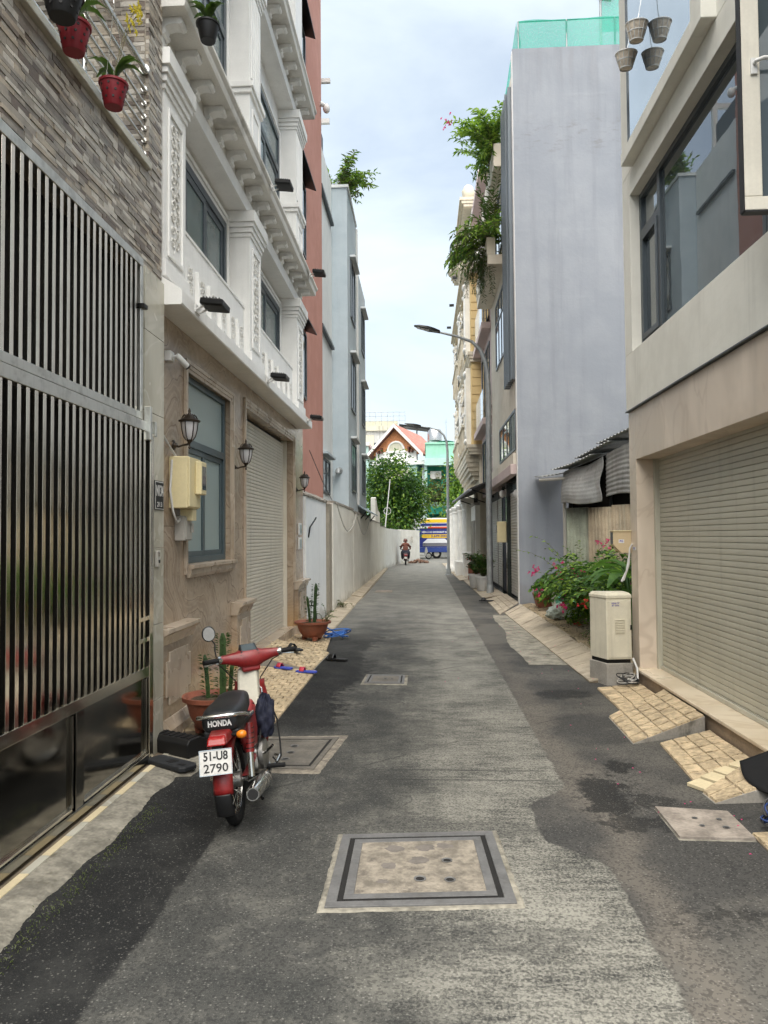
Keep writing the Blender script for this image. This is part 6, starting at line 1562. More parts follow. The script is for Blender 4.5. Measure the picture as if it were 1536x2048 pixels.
# ------------------------------------------------------------------ right: yellow ornate house and its column gate
t, off = house_body('yellow_ornate_house', 'ornate yellow and white house with stucco blocks and balconies', None, 1.77, 9, 27.1, 38, 14)
part(t, off, 'wall', MT['yellow'], 1.79, 9, 27.1, 38, 4.6, 11.3)
for k in range(20):
    for (x0, x1) in ((1.8, 2.12),):
        part(t, off, 'stucco_block', MT['yellow'], x0, 9, 27.06, 27.1, 4.95 + 0.31 * k, 4.95 + 0.31 * k + 0.285)
part(t, off, 'wall', MT['cream_orn'], 2.05, 9, 27.1, 38, 0, 4.6)
part(t, off, 'upper_wall', MT['col_white'], 2.0, 9, 29.0, 38, 11.3, 14.6)
for (z, d) in ((11.3, 0.3), (14.6, 0.25), (4.6, 0.2), (8.0, 0.12)):
    for k, (dz, dd) in enumerate(((0.0, 0.4), (0.12, 0.7), (0.24, 1.0))):
        part(t, off, 'cornice', MT['cream_orn'], 1.78 - d * dd, 9, (27.02 if z < 11.4 else 28.9) - 0.1 * dd, 38.1, z + dz, z + dz + 0.118)
# curved moulded base of the bay
mb = MB()
for k in range(6): mb.box(1.62 - 0.06 + 0.05 * (5 - k) * 0.0 + 0.3 * (1 - k / 5) ** 2, 2.2, 27.3 + 0.25 * (1 - k / 5) ** 2, 34, 3.7 + 0.16 * k, 3.7 + 0.16 * k + 0.155)
mb.build('bay_moulding', MT['cream_orn'], t).location = off
rng = random.Random(6)
def ornate_bay(y0, y1, z0, z1):
    p = part(t, off, 'pilaster', MT['col_white'], 1.62, 1.79, y0, y0 + 0.5, z0, z1); part(t, off, 'pilaster', MT['col_white'], 1.62, 1.79, y1 - 0.5, y1, z0, z1)
    f = small_window(t, off, 1.79, y0 + 0.9, y1 - 0.9, z0 + 0.6, z1 - 0.9, face=-1, hood_m='col_white')
    mb = MB()
    for _ in range(26):
        c = (1.6, rng.uniform(y0, y1), rng.uniform(z0 + 0.2, z1)); 
        mb.ell(c, (0.04, rng.uniform(0.04, 0.1), rng.uniform(0.04, 0.11)), 7, 5, 0.15, rng)
    for yy in (y0 + 0.25, y1 - 0.25):
        mb.ell((1.6, yy, z1 - 0.2), (0.08, 0.26, 0.13), 10, 6); mb.ell((1.6, yy, z0 + 0.2), (0.08, 0.26, 0.12), 10, 6); [mb.tube([(1.61, yy + 0.09 * q, z0 + 0.4), (1.61, yy + 0.09 * q, z1 - 0.4)], 0.03, 6) for q in (-2, -1, 0, 1, 2)]
    o = mb.build('stucco_ornament', MT['col_white'], t, smooth=60); o.location = off; o['kind'] = 'stuff'
    n = 12
    for i in range(n): 
        part(t, off, 'balustrade_post', MT['cream_orn'], 1.5, 1.56, y0 + 0.6 + (y1 - y0 - 1.2) * i / n, y0 + 0.66 + (y1 - y0 - 1.2) * i / n, z0 + 0.0, z0 + 0.8)
    part(t, off, 'balustrade_rail', MT['cream_orn'], 1.47, 1.6, y0 + 0.5, y1 - 0.5, z0 + 0.8, z0 + 0.9)
for z0, z1 in ((4.95, 7.9), (8.4, 11.2)):
    ornate_bay(27.6, 31.9, z0, z1); ornate_bay(32.2, 37.5, z0, z1)
# round iron balcony on top
for i in range(14):
    a = PI * 0.5 + PI * i / 13; part(t, off, 'baluster', MT['black_m'], 1.95 + 0.75 * math.cos(a) - 0.012, 1.95 + 0.75 * math.cos(a) + 0.012, 30.5 + 1.4 * math.sin(a) - 0.012, 30.5 + 1.4 * math.sin(a) + 0.012, 12.6, 13.6)
for z in (12.6, 13.1, 13.6): MB().tube([(1.95 + 0.75 * math.cos(PI * 0.5 + PI * i / 16), 30.5 + 1.4 * math.sin(PI * 0.5 + PI * i / 16), z) for i in range(17)], 0.025, 6).build('balcony_hoop', MT['black_m'], t).location = off
MB().lathe([(0.3, -0.5), (0.6, -0.15), (0.85, 0.0), (0.85, 0.1)], (1.95, 30.5, 12.5), 20).build('balcony_base', MT['cream_orn'], t, smooth=40).location = off
MB().ell((1.9, 29.3, 15.25), (0.25, 0.3, 0.38), 10, 8, 0.15, random.Random(3)).build('roof_urn', MT['cream_orn'], t, smooth=60).location = off
for y in (29, 32.5, 36): part(t, off, 'spot_light', MT['black_m'], 1.22, 1.42, y, y + 0.14, 11.8, 11.88)
def column(t, x, y, h, r):
    MB().lathe([(r * 1.5, 0), (r * 1.5, 0.12), (r * 1.2, 0.2), (r, 0.28), (r * 0.9, h - 0.3), (r * 1.05, h - 0.28), (r * 0.95, h - 0.2), (r * 1.3, h - 0.12), (r * 1.35, h - 0.04), (r * 1.1, h)], (x, y, 0), 14).build('column', MT['col_white'], t, smooth=40)
t = thing('column_gate', 'stained white column gateway along the right pavement', 'gateway', (1.6, 33, 0.04))
for (x, y) in ((-0.15, 0.6), (-0.02, -1.4), (0.12, -2.6), (-0.25, 2.8), (-0.3, 3.6)): column(t, x, y, 2.9, 0.16)
MB().box(-0.1, 0.5, -2.95, 3.9, 2.9, 3.12).build('beam', MT['col_white'], t, bevel=0.02); MB().box(0.12, 0.4, -2.9, 3.8, 0.0, 2.9).build('wall', MT['cream_wall'], t)
for y in (-2.6, -1.4): MB().box(-0.3, 0.35, y - 0.28, y + 0.28, -0.06, 0.55).build('pedestal', MT['col_white'], t, bevel=0.02)
MB().box(-0.05, 0.4, -3.6, -3.1, -0.06, 0.85).build('low_pillar', MT['col_white'], t, bevel=0.02); MB().box(-0.1, 0.45, -3.65, -3.05, 0.85, 0.95).build('low_pillar_cap', MT['col_white'], t, bevel=0.02)
t = thing('courtyard_wall', 'stained cement wall with iron spikes beside the column gateway', 'wall', (2.0, 28.5, 0))
MB().box(-0.12, 0.1, -1.3, 1.0, 0, 2.75).build('wall', MT['cream_wall'], t); MB().box(-0.14, -0.12, -1.1, 0.9, 0.05, 2.2).build('door_panel', MT['raw_cement'], t); MB().box(-0.16, 0.14, -1.3, 1.0, 2.75, 2.85).build('coping', MT['conc_base'], t)
for k in range(7): MB().cyl((-0.02, -1.1 + 0.3 * k, 2.85), (-0.02, -1.1 + 0.3 * k, 3.25), 0.015, 0.004, n=6).build('spike', MT['black_m'], t)
t = thing('red_crate', 'dull red box on the pavement behind the flower pots', 'box', (1.75, 26.3, 0.09)); MB().box(-0.2, 0.2, -0.2, 0.2, 0, 0.5).build('box', MT['terracotta'], t, bevel=0.02); MB().box(-0.22, 0.22, -0.22, 0.22, 0.5, 0.55).build('lid', MT['terracotta'], t, bevel=0.01)

# ------------------------------------------------------------------ street lamps
def street_lamp(label, x, y, pts, head_to, s=1.0, thin=1.0):
    t = thing('street_lamp', label, 'street lamp', (x, y, 0), group='street lamps')
    rs = [0.085, 0.082] + [0.075 - 0.045 * i / (len(pts) - 3) for i in range(len(pts) - 2)]
    MB().tube(pts, [r * thin for r in rs], 12).build('pole', MT['pole'], t, smooth=60)
    MB().lathe([(0.16, 0), (0.16, 0.03), (0.1, 0.05), (0.095, 0.25), (0.085, 0.27)], n=14).build('base_plate', MT['pole'], t, smooth=40)
    a, b2 = Vector(pts[-1]), Vector(head_to); d = (b2 - a); up = Vector((0, 0, 1)); w = Vector((0, 0.14 * s, 0)); m = MB()
    secs = [(0.0, 0.35, 0.05), (0.25, 0.6, 0.07), (0.45, 1.0, 0.06), (0.8, 0.9, 0.035), (1.0, 0.35, 0.012)]
    vs = []
    for q, ww, hh in secs:
        c = a + d * q; vs += [c - w * ww - up * hh * 0.3, c + w * ww - up * hh * 0.3, c + w * ww * 0.8 + up * hh, c - w * ww * 0.8 + up * hh]
    fs = [(i * 4 + j, i * 4 + (j + 1) % 4, i * 4 + 4 + (j + 1) % 4, i * 4 + 4 + j) for i in range(4) for j in range(4)] + [(3, 2, 1, 0), (16, 17, 18, 19)]
    h = m.add(vs, fs).build('lamp_head', MT['black_m'], t, smooth=50)
    for q in (0.5, 0.66, 0.82):
        c = a + d * q - up * 0.028; MB().obox(c, (0.1, 0.15 * s, 0.01), (0, -math.atan2(d.z, d.x), 0)).build('light_module', MT['lamp_glass'], h)
    return t
street_lamp('nearest street lamp, its curved arm reaching over the lane', 1.8, 20.5,
            [(0, 0, 0), (0.0, 0, 3.0), (0.02, 0, 5.6), (0.0, 0, 6.1), (-0.06, 0, 6.45), (-0.2, 0, 6.8), (-0.42, 0, 7.02), (-0.8, 0, 7.17), (-1.3, 0, 7.3)], (-2.02, 0, 7.5), 1.3)
street_lamp('far street lamp by the columns, half hidden by the tree', 1.02, 31.2,
            [(0, 0, 0), (0.0, 0, 3.0), (0.0, 0, 5.2), (-0.03, 0, 5.6), (-0.15, 0, 5.9), (-0.38, 0, 6.1), (-0.75, 0, 6.22), (-1.1, 0, 6.27)], (-1.8, 0, 6.4), 0.8, 0.72)

# ------------------------------------------------------------------ across the far street
t, off = house_body('green_house', 'pale and teal green house across the far street', None, 0.25, 5.5, 60, 68, 9.2)
part(t, off, 'wall', MT['green_dark'], 0.3, 5.4, 60.2, 68, 0, 7.8)
part(t, off, 'parapet', MT['green_light'], 0.2, 5.5, 59.6, 68, 7.9, 9.05); part(t, off, 'coping', MT['green_light'], 0.15, 5.6, 59.5, 68, 9.05, 9.2); part(t, off, 'slab', MT['mint'], 0.1, 5.6, 59.0, 68, 7.3, 7.88)
part(t, off, 'corner_pier', MT['mint'], 0.1, 0.3, 59.4, 60, 0, 7.3)
part(t, off, 'balcony_slab', MT['mint'], 0.3, 5.4, 59.0, 60.2, 4.0, 4.35); part(t, off, 'balcony_wall', MT['green_dark'], 0.3, 5.4, 59.0, 59.1, 3.4, 4.0)
def win_front(t, off, x0, x1, z0, z1, y, fm='frame', gm='glass', n=2):
    f = MB(); f.box(x0, x0 + 0.08, y - 0.06, y, z0, z1).box(x1 - 0.08, x1, y - 0.06, y, z0, z1).box(x0 + 0.08, x1 - 0.08, y - 0.06, y, z1 - 0.08, z1).box(x0 + 0.08, x1 - 0.08, y - 0.06, y, z0, z0 + 0.08)
    f = f.build('window', MT[fm], t); f.location = off
    w = (x1 - x0 - 0.16) / n
    for i in range(n): MB().box(x0 + 0.08 + i * w + 0.02, x0 + 0.08 + (i + 1) * w - 0.02, y - 0.03, y - 0.01, z0 + 0.08, z1 - 0.08).build('pane', MT[gm], f)
win_front(t, off, 1.9, 3.2, 4.6, 6.6, 60.2); win_front(t, off, 1.0, 2.0, 1.2, 3.2, 60.2); win_front(t, off, 3.8, 5.0, 4.6, 6.6, 60.2)
t = thing('air_conditioner', 'white air conditioner unit on the teal green wall', 'air conditioner', (1.0, 60.1, 6.25)); MB().box(-0.45, 0.45, -0.35, 0.05, 0, 0.65).build('casing', MT['pvc'], t, bevel=0.03); MB().cyl((0.15, -0.36, 0.32), (0.15, -0.349, 0.32), 0.25, n=20).build('fan_grille', MT['grey_box'], t)
t = thing('air_conditioner', 'white air conditioner unit above the truck roof', 'air conditioner', (1.05, 59.2, 2.3)); MB().box(-0.4, 0.4, -0.35, 0.0, 0, 0.8).build('casing', MT['pvc'], t, bevel=0.03); MB().cyl((0.05, -0.36, 0.4), (0.05, -0.349, 0.4), 0.28, n=20).build('fan_grille', MT['grey_box'], t)
t = thing('water_tank', 'steel water tank on a stand on the green roof', 'water tank', (1.0, 63, 9.2)); MB().lathe([(0.3, 0.5), (0.6, 0.55), (0.62, 1.3), (0.5, 1.5), (0.2, 1.55)], n=18).build('tank', MT['water_tank'], t, smooth=40)
for (x, y) in ((-0.5, -0.5), (0.5, -0.5), (0.5, 0.5), (-0.5, 0.5)): MB().cyl((x, y, -0.1), (x, y, 0.6), 0.04, n=6).build('leg', MT['pole'], t)
t = thing('roof_canopy', 'teal canopy sheet on the green roof', 'canopy', (1.9, 62, 9.2)); MB().grid(lambda u, v: (-1.4 + u * 2.8, v * 2, 0.1 + 0.35 * math.sin(PI * u)), 10, 2).build('sheet', MT['green_dark'], t)
for x in (-1.3, 1.3): MB().cyl((x, 0.1, -0.05), (x, 0.1, 0.15), 0.03).build('post', MT['pole'], t)
for i, (x, y, z, h) in enumerate(((2.0, 64, 9.2, 2.6), (5.0, 64, 9.2, 2.2))):
    t = thing('roof_antenna', ('thin antenna mast beside the water tank', 'thin antenna mast at the right of the green roof')[i], 'antenna', (x, y, z)); MB().cyl((0, 0, 0), (0, 0, h), 0.03, 0.015, n=6).build('mast', MT['pole'], t); MB().box(-0.2, 0.2, -0.01, 0.01, h - 0.3, h - 0.28).build('crossbar', MT['pole'], t)
# gabled house with red tiled roof
t = thing('gabled_house', 'house with red tiled gable roof and brick pediment across the street', 'house', (-2.35, 64, 0), (0, 0, rad(-16)))
def gable():
    W, E, A, D = 2.05, 9.1, 11.15, 8.0
    MB().box(-W + 0.2, W - 0.2, 0, D, 0, 7.8).build('wall', MT['mint'], t)
    MB().box(-W - 0.1, W + 2.3, -0.25, D, 7.8, 8.15).build('slab', MT['white'], t)
    MB().box(-W + 0.2, W - 0.2, -0.02, 0.15, 8.15, 9.0).build('wall', MT['white'], t); MB().box(-1.2, 1.2, -0.05, -0.02, 6.6, 7.6).build('sign_board', MT['cream_old'], t)
    MB().prism([(-W, 8.7), (W, 8.7), (W, 9.0), (0, A - 0.15), (-W, 9.0)], 'y', 0.0, 0.2).build('gable_wall', MT['brick'], t)
    arch = MB(); pts = [(0.75 * math.cos(PI * i / 12), -0.04, 9.05 + 0.8 * math.sin(PI * i / 12)) for i in range(13)]; arch.tube(pts, 0.09, 6); arch.box(-0.9, 0.9, -0.1, 0.0, 8.92, 9.06); arch.build('arch_trim', MT['white'], t)
    MB().prism([(0.66 * math.cos(PI * i / 12), 9.06 + 0.7 * math.sin(PI * i / 12)) for i in range(13)], 'y', -0.03, 0.0).build('arch_panel', MT['cream_old'], t)
    for s in (-1, 1):
        ex, ez = s * (W + 0.55), E - 0.62
        lo = [(0, -0.6, A), (ex, -0.6, ez), (ex, D, ez), (0, D, A)]
        r = MB().hexa(lo, [(p[0], p[1], p[2] + 0.12) for p in lo]).build('roof_slope', MT['roof'], t)
        n = 26
        for i in range(n):
            y = -0.55 + (D + 0.4) * i / n; m = MB(); m.tube([(0, y, A + 0.13), (ex, y, ez + 0.13)], 0.09, 6); m.build('roof_tile_row', MT['roof'], r)
        MB().hexa([(0, -0.66, A - 0.1), (ex, -0.66, ez - 0.1), (ex, -0.58, ez - 0.1), (0, -0.58, A - 0.1)], [(0, -0.66, A + 0.2), (ex, -0.66, ez + 0.2), (ex, -0.58, ez + 0.2), (0, -0.58, A + 0.2)]).build('barge_board', MT['white'], t)
        for k in range(2): MB().box(s * (1.25 + 0.28 * k) - 0.06, s * (1.25 + 0.28 * k) + 0.06, -0.5, 0.0, 8.95 - 0.1, 9.35 - 0.25 * k).build('bracket', MT['brown_wood'], t)
    MB().box(-W + 0.3, W - 0.4, -0.02, 0.1, 4.0, 7.0).build('glazed_front', MT['glass'], t)
    MB().box(W + 0.1, W + 2.2, 0.6, D, 0, 7.8).build('side_wing', MT['pale_wall'], t); MB().box(W + 0.4, W + 1.9, 0.55, 0.6, 6.3, 7.7).build('wing_window', MT['glass'], t)
gable()
t, off = house_body('cream_block', 'weathered cream block with roof terrace railing behind the gabled house', None, -8, -2, 75, 84, 13)
part(t, off, 'wall', MT['old_white'], -5.9, -2.1, 75, 84, 0, 12.4); part(t, off, 'wall', MT['cream_old'], -9, -5.0, 74.9, 84, 0, 12.0); part(t, off, 'cornice', MT['cream_old'], -9, -2.0, 74.7, 84, 12.4, 12.9); part(t, off, 'terrace_wall', MT['cream_old'], -6, -2.6, 76, 76.2, 12.9, 13.6)
part(t, off, 'side_wall', MT['old_white'], -2.1, -1.6, 75, 84, 0, 12.2)
win_front(t, off, -5.2, -4.2, 9.4, 11.2, 75); win_front(t, off, -3.7, -2.5, 9.4, 11.2, 75); win_front(t, off, -5.2, -4.2, 5.8, 7.6, 75)
for k in range(8): part(t, off, 'railing_post', MT['pole'], -6 + 0.6 * k - 0.02, -6 + 0.6 * k + 0.02, 74.9, 74.94, 12.9, 14.3)
for z in (13.4, 13.9, 14.3): part(t, off, 'railing_rail', MT['pole'], -6, -1.8, 74.9, 74.94, z - 0.02, z + 0.02)
t = thing('solar_roof', 'dark flat canopy on posts behind the red tiled roof', 'canopy', (-0.8, 72, 10.6)); MB().obox((0, 0, 1.6), (3.0, 2, 0.15), (0, rad(8), 0)).build('sheet', MT['black_m'], t); 
for x in (-1.2, 0.2, 1.3): MB().cyl((x, 0, -10.6), (x, 0, 1.6 - 0.14 * x), 0.07, n=6).build('post', MT['pole'], t)
t, off = house_body('pale_block', 'pale grey apartment block behind the green house', None, 3.3, 12, 75, 90, 12)
part(t, off, 'wall', MT['old_white'], 3.6, 12, 75, 90, 0, 11.4); part(t, off, 'upper_wall', MT['pale_wall'], 4.3, 12, 76, 90, 11.4, 15.4); part(t, off, 'terrace_rail', MT['black_m'], 3.6, 4.9, 75.0, 75.05, 12.2, 12.25); win_front(t, off, 4.7, 5.4, 12, 14, 76)
for k in range(5): part(t, off, 'rail_post', MT['black_m'], 3.62 + 0.3 * k, 3.65 + 0.3 * k, 75.0, 75.04, 11.4, 12.2)
t, off = house_body('mint_block', 'mint coloured narrow house at the far left behind the tree', None, -9, -5.2, 66, 76, 10)
part(t, off, 'wall', MT['mint'], -12, -4.9, 66, 74, 0, 9.8); part(t, off, 'cornice', MT['white'], -12, -4.8, 65.8, 74, 9.8, 10.1); win_front(t, off, -6.4, -5.2, 6.5, 8.4, 66)
t = thing('far_shopfront', 'white shopfront with dark eaves behind the truck', 'shop', (0, 58.2, 0)); MB().box(-6, 6.5, 0, 0.6, 0, 2.9).build('wall', MT['old_white'], t); MB().box(-6, 6.5, -0.9, 0.6, 2.9, 3.05).build('eaves', MT['awning'], t)
MB().grid(lambda u, v: (2.0 + u * 1.2, -0.95 - 0.1 * math.sin(PI * v), 2.9 + v * 1.3 + 0.2 * math.sin(u * 5)), 8, 6).build('tarpaulin', MT['cloth_grey'], t, smooth=60)

# ------------------------------------------------------------------ truck with banner
t = thing('delivery_truck', 'blue delivery truck side carrying a mattress advertising banner', 'truck', (0.9, 53.8, 0))
MB().box(-1.8, 2.6, 0, 1.8, 0.75, 2.95).build('cargo_box', MT['banner_white'], t, bevel=0.03)
MB().box(-1.8, 2.6, 0.1, 1.7, 0.45, 0.75).build('chassis', MT['black_m'], t)
MB().box(-1.75, 2.6, -0.02, 0.0, 0.48, 0.82).build('side_skirt', MT['truck_blue'], t)
MB().box(2.65, 4.2, 0.05, 1.75, 0.45, 2.1).build('cab', MT['truck_blue'], t, bevel=0.12); MB().box(2.9, 3.7, 0.03, 0.05, 1.3, 1.9).build('cab_window', MT['glass'], t)
for x in (0.0, 3.4, -1.0):
    if x == -1.0: continue
    w = MB(); w.ring((x, 0.12, 0.36), 0.26, 0.1, 'y', 24, 8, 0.9); w = w.build('wheel', MT['rubber'], t, smooth=60); MB().cyl((x, 0.06, 0.36), (x, 0.2, 0.36), 0.2, n=18).build('rim', MT['grey_box'], w)
bn = MB().box(-1.45, 2.6, -0.012, -0.002, 0.83, 2.15).build('banner', MT['banner_navy'], t)
def st(z0, z1, m, x0=-1.15, x1=2.6, n='stripe'): MB().box(x0, x1, -0.014, -0.003, z0, z1).build(n, MT[m], t)
st(2.62, 2.86, 'banner_yellow'); st(2.38, 2.56, 'banner_navy'); st(2.22, 2.32, 'banner_red', -0.6); 
MB().box(-1.2, 2.6, -0.006, -0.001, 2.15, 2.215).build('shade_gap', MT['black'], t)
text('banner_line', 'NỆM LÒ XO GOODNIGHT MAGIC', 0.17, MT['banner_white'], bn, (0.0, -0.016, 1.93), FACE_C, width=2.1, bold=0.006)
pill = MB(); pill.prism([(-0.95 - 0.13 * math.sin(PI * i / 10), 1.64 + 0.13 * math.cos(PI * i / 10)) for i in range(11)] + [(0.95 + 0.13 * math.sin(PI * i / 10), 1.64 - 0.13 * math.cos(PI * i / 10)) for i in range(11)], 'y', -0.016, -0.012)
pill.build('price_pill', MT['banner_yellow'], bn)
text('price', 'CHỈ TỪ', 0.15, MT['banner_navy'], bn, (-0.72, -0.0185, 1.64), FACE_C, width=0.42); text('price', '3.699.000đ', 0.22, MT['banner_navy'], bn, (0.25, -0.0185, 1.64), FACE_C, width=1.3, bold=0.006)
MB().prism([(-1.0, 1.15), (0.95, 1.15), (0.6, 1.46), (-0.65, 1.46)], 'y', -0.016, -0.012).build('mattress_top', MT['banner_white'], bn); MB().box(-1.0, 0.95, -0.0165, -0.012, 0.9, 1.14).build('mattress_side', MT['banner_grey'], bn)

# distant trees
def tree(name, label, base, trunk_pts, lobes, n, size, mats, seed, group='street trees at the lane end'):
    rng = random.Random(seed); t = thing(name, label, 'tree', base, group=group)
    MB().tube(trunk_pts, [0.16 - 0.1 * i / (len(trunk_pts) - 1) for i in range(len(trunk_pts))], 8).build('trunk', MT['bark'], t, smooth=60)
    for (c, r) in lobes:
        MB().tube([trunk_pts[-2], (Vector(trunk_pts[-1]) + Vector(c)) / 2, c], [0.07, 0.045, 0.02], 6).build('limb', MT['bark'], t, smooth=60)
    tot = sum(r[0] * r[1] * r[2] for c, r in lobes)
    m = MB()
    for (c, r) in lobes:
        k = int(n * r[0] * r[1] * r[2] / tot); nc = max(6, k // 26)
        for _ in range(nc):
            while True:
                d = Vector((rng.uniform(-1, 1), rng.uniform(-1, 1), rng.uniform(-1, 1)))
                if 0.05 < d.length <= 1: break
            d = d.normalized() * (d.length ** 0.45) * rng.uniform(0.86, 1.06)
            cc = Vector(c) + Vector((d.x * r[0], d.y * r[1], d.z * r[2])); m.cur = rng.choice(range(len(mats)))
            for _ in range(26):
                o = Vector((rng.gauss(0, 1), rng.gauss(0, 1), rng.gauss(0, 0.8))) * size * 1.5
                dd = (d * 0.8 + Vector((rng.uniform(-1, 1), rng.uniform(-1, 1), rng.uniform(-0.9, 0.5)))); s = size * rng.uniform(0.7, 1.3)
                m.leaf(cc + o, dd, Vector((rng.uniform(-.5, .5), rng.uniform(-.5, .5), 1)), s, s * 0.5)
    m.build('crown', mats, t); return t
tree('leafy_tree', 'full bright green tree overhanging the cream wall at the lane end', (-1.9, 50, 0), [(0, 0, 0), (0.05, 0, 1.4), (-0.05, 0, 2.6), (0, 0, 3.6)],
     [((-0.2, 0, 5.3), (1.5, 1.4, 1.7)), ((-1.2, 0, 4.3), (0.9, 1.2, 1.5)), ((1.0, -0.2, 4.4), (1.15, 1.2, 1.25)), ((0.1, -0.3, 3.2), (1.5, 1.2, 1.15)), ((0.3, -0.8, 2.4), (1.0, 0.7, 0.7)), ((0.9, 0, 3.4), (1.0, 1, 0.9))], 8000, 0.27, [MT['leaf_mid'], MT['leaf_dark'], MT['leaf_mid'], MT['leaf_lime'], MT['leaf_dark']], 2)
tree('leafy_tree', 'dark green tree before the green house at the right', (3.5, 57, 0), [(0, 0, 0), (0.0, 0, 2.0), (-0.1, 0, 3.6), (0, 0, 4.6)],
     [((-0.5, 0, 6.3), (0.9, 0.8, 1.3)), ((-0.2, -0.5, 5.0), (1.3, 0.8, 1.2)), ((-0.9, -0.6, 3.9), (1.0, 0.7, 0.9)), ((0.6, 0, 6.0), (1.0, 0.8, 1.6))], 3600, 0.3, [MT['leaf_mid'], MT['leaf_lime'], MT['leaf_lime']], 5)
tree('balcony_palm', 'small spiky palm on the green house balcony', (1.0, 59.2, 4.35), [(0, 0, 0), (0, 0, 0.2), (0, 0, 0.3), (0, 0, 0.4)], [((0, 0, 0.7), (0.7, 0.4, 0.6))], 500, 0.35, [MT['leaf_olive']], 7, None)
t = thing('flag_pole', 'thin leaning white pole rising from the cream wall', 'pole', (-2.0, 38.2, 2.05)); MB().cyl((0, 0, 0), (0.28, 0, 2.55), 0.03, 0.022, n=8).build('pole', MT['pvc'], t); MB().ring((0.12, 0, 0.9), 0.18, 0.012, 'y', 20, 5).build('loop', MT['pvc'], t)

# ------------------------------------------------------------------ plants
def spray(ms, ml, p, d, L, n, ls, lw, droop, rng, mats_n=1, r=0.006):
    """an arching stem with leaves set along both sides; returns its points"""
    p = Vector(p); d = Vector(d).normalized(); pts = [p.copy()]; k = 7; q = p.copy()
    for i in range(k):
        d = (d + Vector((rng.uniform(-.12, .12), rng.uniform(-.12, .12), -droop * (i + 1) / k))).normalized(); q = q + d * (L / k); pts.append(q.copy())
    ms.tube(pts, [r * (1 - 0.75 * i / k) for i in range(k + 1)], 5)
    for i in range(n):
        u = 0.15 + 0.85 * (i + rng.random()) / n; f = u * k; a = min(k - 1, int(f)); c = pts[a].lerp(pts[a + 1], f - a); ax = (pts[a + 1] - pts[a]).normalized()
        sd = ax.cross(Vector((0, 0, 1)))
        if sd.length < 0.05: sd = Vector((1, 0, 0))
        sd.normalize(); s = 1 if i % 2 else -1; s2 = ls * rng.uniform(0.7, 1.25); ml.cur = rng.randrange(mats_n)
        ml.leaf(c, sd * s * rng.uniform(0.6, 1.0) + ax * rng.uniform(0.2, 0.9) + Vector((rng.uniform(-.3, .3), rng.uniform(-.3, .3), rng.uniform(-.4, .5))), Vector((rng.uniform(-.4, .4), rng.uniform(-.4, .4), 1)), s2, s2 * lw, 0.2, 0.2)
    return pts
def bush(name, label, cat, base, origins, n_spray, L, n_leaf, ls, lw, mats, seed, droop=0.5, bias=(0, 0, 1), spread=0.9, flowers=None, n_fl=0, group=None, stem_m='twig', fl_size=0.03):
    rng = random.Random(seed); t = thing(name, label, cat, base, group=group); ms, ml, mf = MB(), MB(), MB()
    for i in range(n_spray):
        o = Vector(rng.choice(origins)); a = rng.uniform(0, 2 * PI); d = Vector((math.cos(a) * spread, math.sin(a) * spread, rng.uniform(0.0, 0.6))) + Vector(bias)
        pts = spray(ms, ml, o + Vector((rng.uniform(-.04, .04), rng.uniform(-.04, .04), 0)), d, L * rng.uniform(0.55, 1.1), n_leaf, ls, lw, droop, rng, len(mats))
        if flowers and i < n_fl:
            for _ in range(9):
                c = pts[-1] + Vector([rng.gauss(0, fl_size * 1.4) for _ in range(3)])
                for pe in range(4): mf.leaf(c, Vector((rng.uniform(-1, 1), rng.uniform(-1, 1), rng.uniform(-1, 1))), Vector((rng.uniform(-1, 1), rng.uniform(-1, 1), 1)), fl_size, fl_size * 0.8)
    ms.build('stems', MT[stem_m], t, smooth=60); ml.build('foliage', [MT[m] for m in mats], t)
    if mf.v: mf.build('flowers', MT[flowers], t)['kind'] = 'stuff'
    return t
# balcony plants of the beige house
bush('balcony_shrub', 'lush green shrub with a few pink blooms spilling from the top balcony', 'plant', (1.95, 20, 11.8), [(-0.05, -0.9, 0), (0, -0.4, 0), (-0.05, 0.2, 0), (0, 0.8, 0)], 60, 1.3, 30, 0.17, 0.34, ['leaf_mid', 'leaf_lime', 'leaf_lime', 'leaf_lime'], 31, 0.25, (-0.3, -0.3, 0.95), 0.65, 'flower_pink', 1, fl_size=0.06)
bush('balcony_shrub', 'trailing green shrub hanging below the top balcony', 'plant', (1.86, 19.6, 11.75), [(0, -0.4, 0), (0, 0.1, 0), (0, 0.7, 0)], 16, 0.6, 20, 0.15, 0.36, ['leaf_mid', 'leaf_lime'], 32, 0.85, (-0.5, -0.1, -0.1), 0.5)
bush('balcony_shrub', 'olive green shrub spreading from the lower balcony planter', 'plant', (1.72, 20, 9.3), [(0, -1.0, 0), (0, -0.5, 0), (0, 0.0, 0), (0, 0.6, 0)], 56, 1.15, 30, 0.2, 0.24, ['leaf_olive', 'leaf_mid', 'leaf_lime'], 33, 0.55, (-0.45, -0.25, 0.45), 0.7)
bush('balcony_shrub', 'tall narrow leaved plant rising from the lower balcony', 'plant', (1.85, 19.4, 9.3), [(0, 0, 0), (0.05, 0.2, 0)], 9, 1.9, 46, 0.2, 0.2, ['leaf_olive', 'leaf_mid'], 34, 0.05, (0, 0, 2.4), 0.25)
bush('balcony_creeper', 'grey green creeper trailing below the lower balcony', 'plant', (1.67, 19.6, 9.0), [(0, -0.6, 0), (0, -0.2, 0), (0, 0.3, 0)], 40, 1.1, 40, 0.1, 0.2, ['leaf_olive', 'leaf_dark'], 35, 1.1, (-0.25, -0.1, -0.35), 0.35)
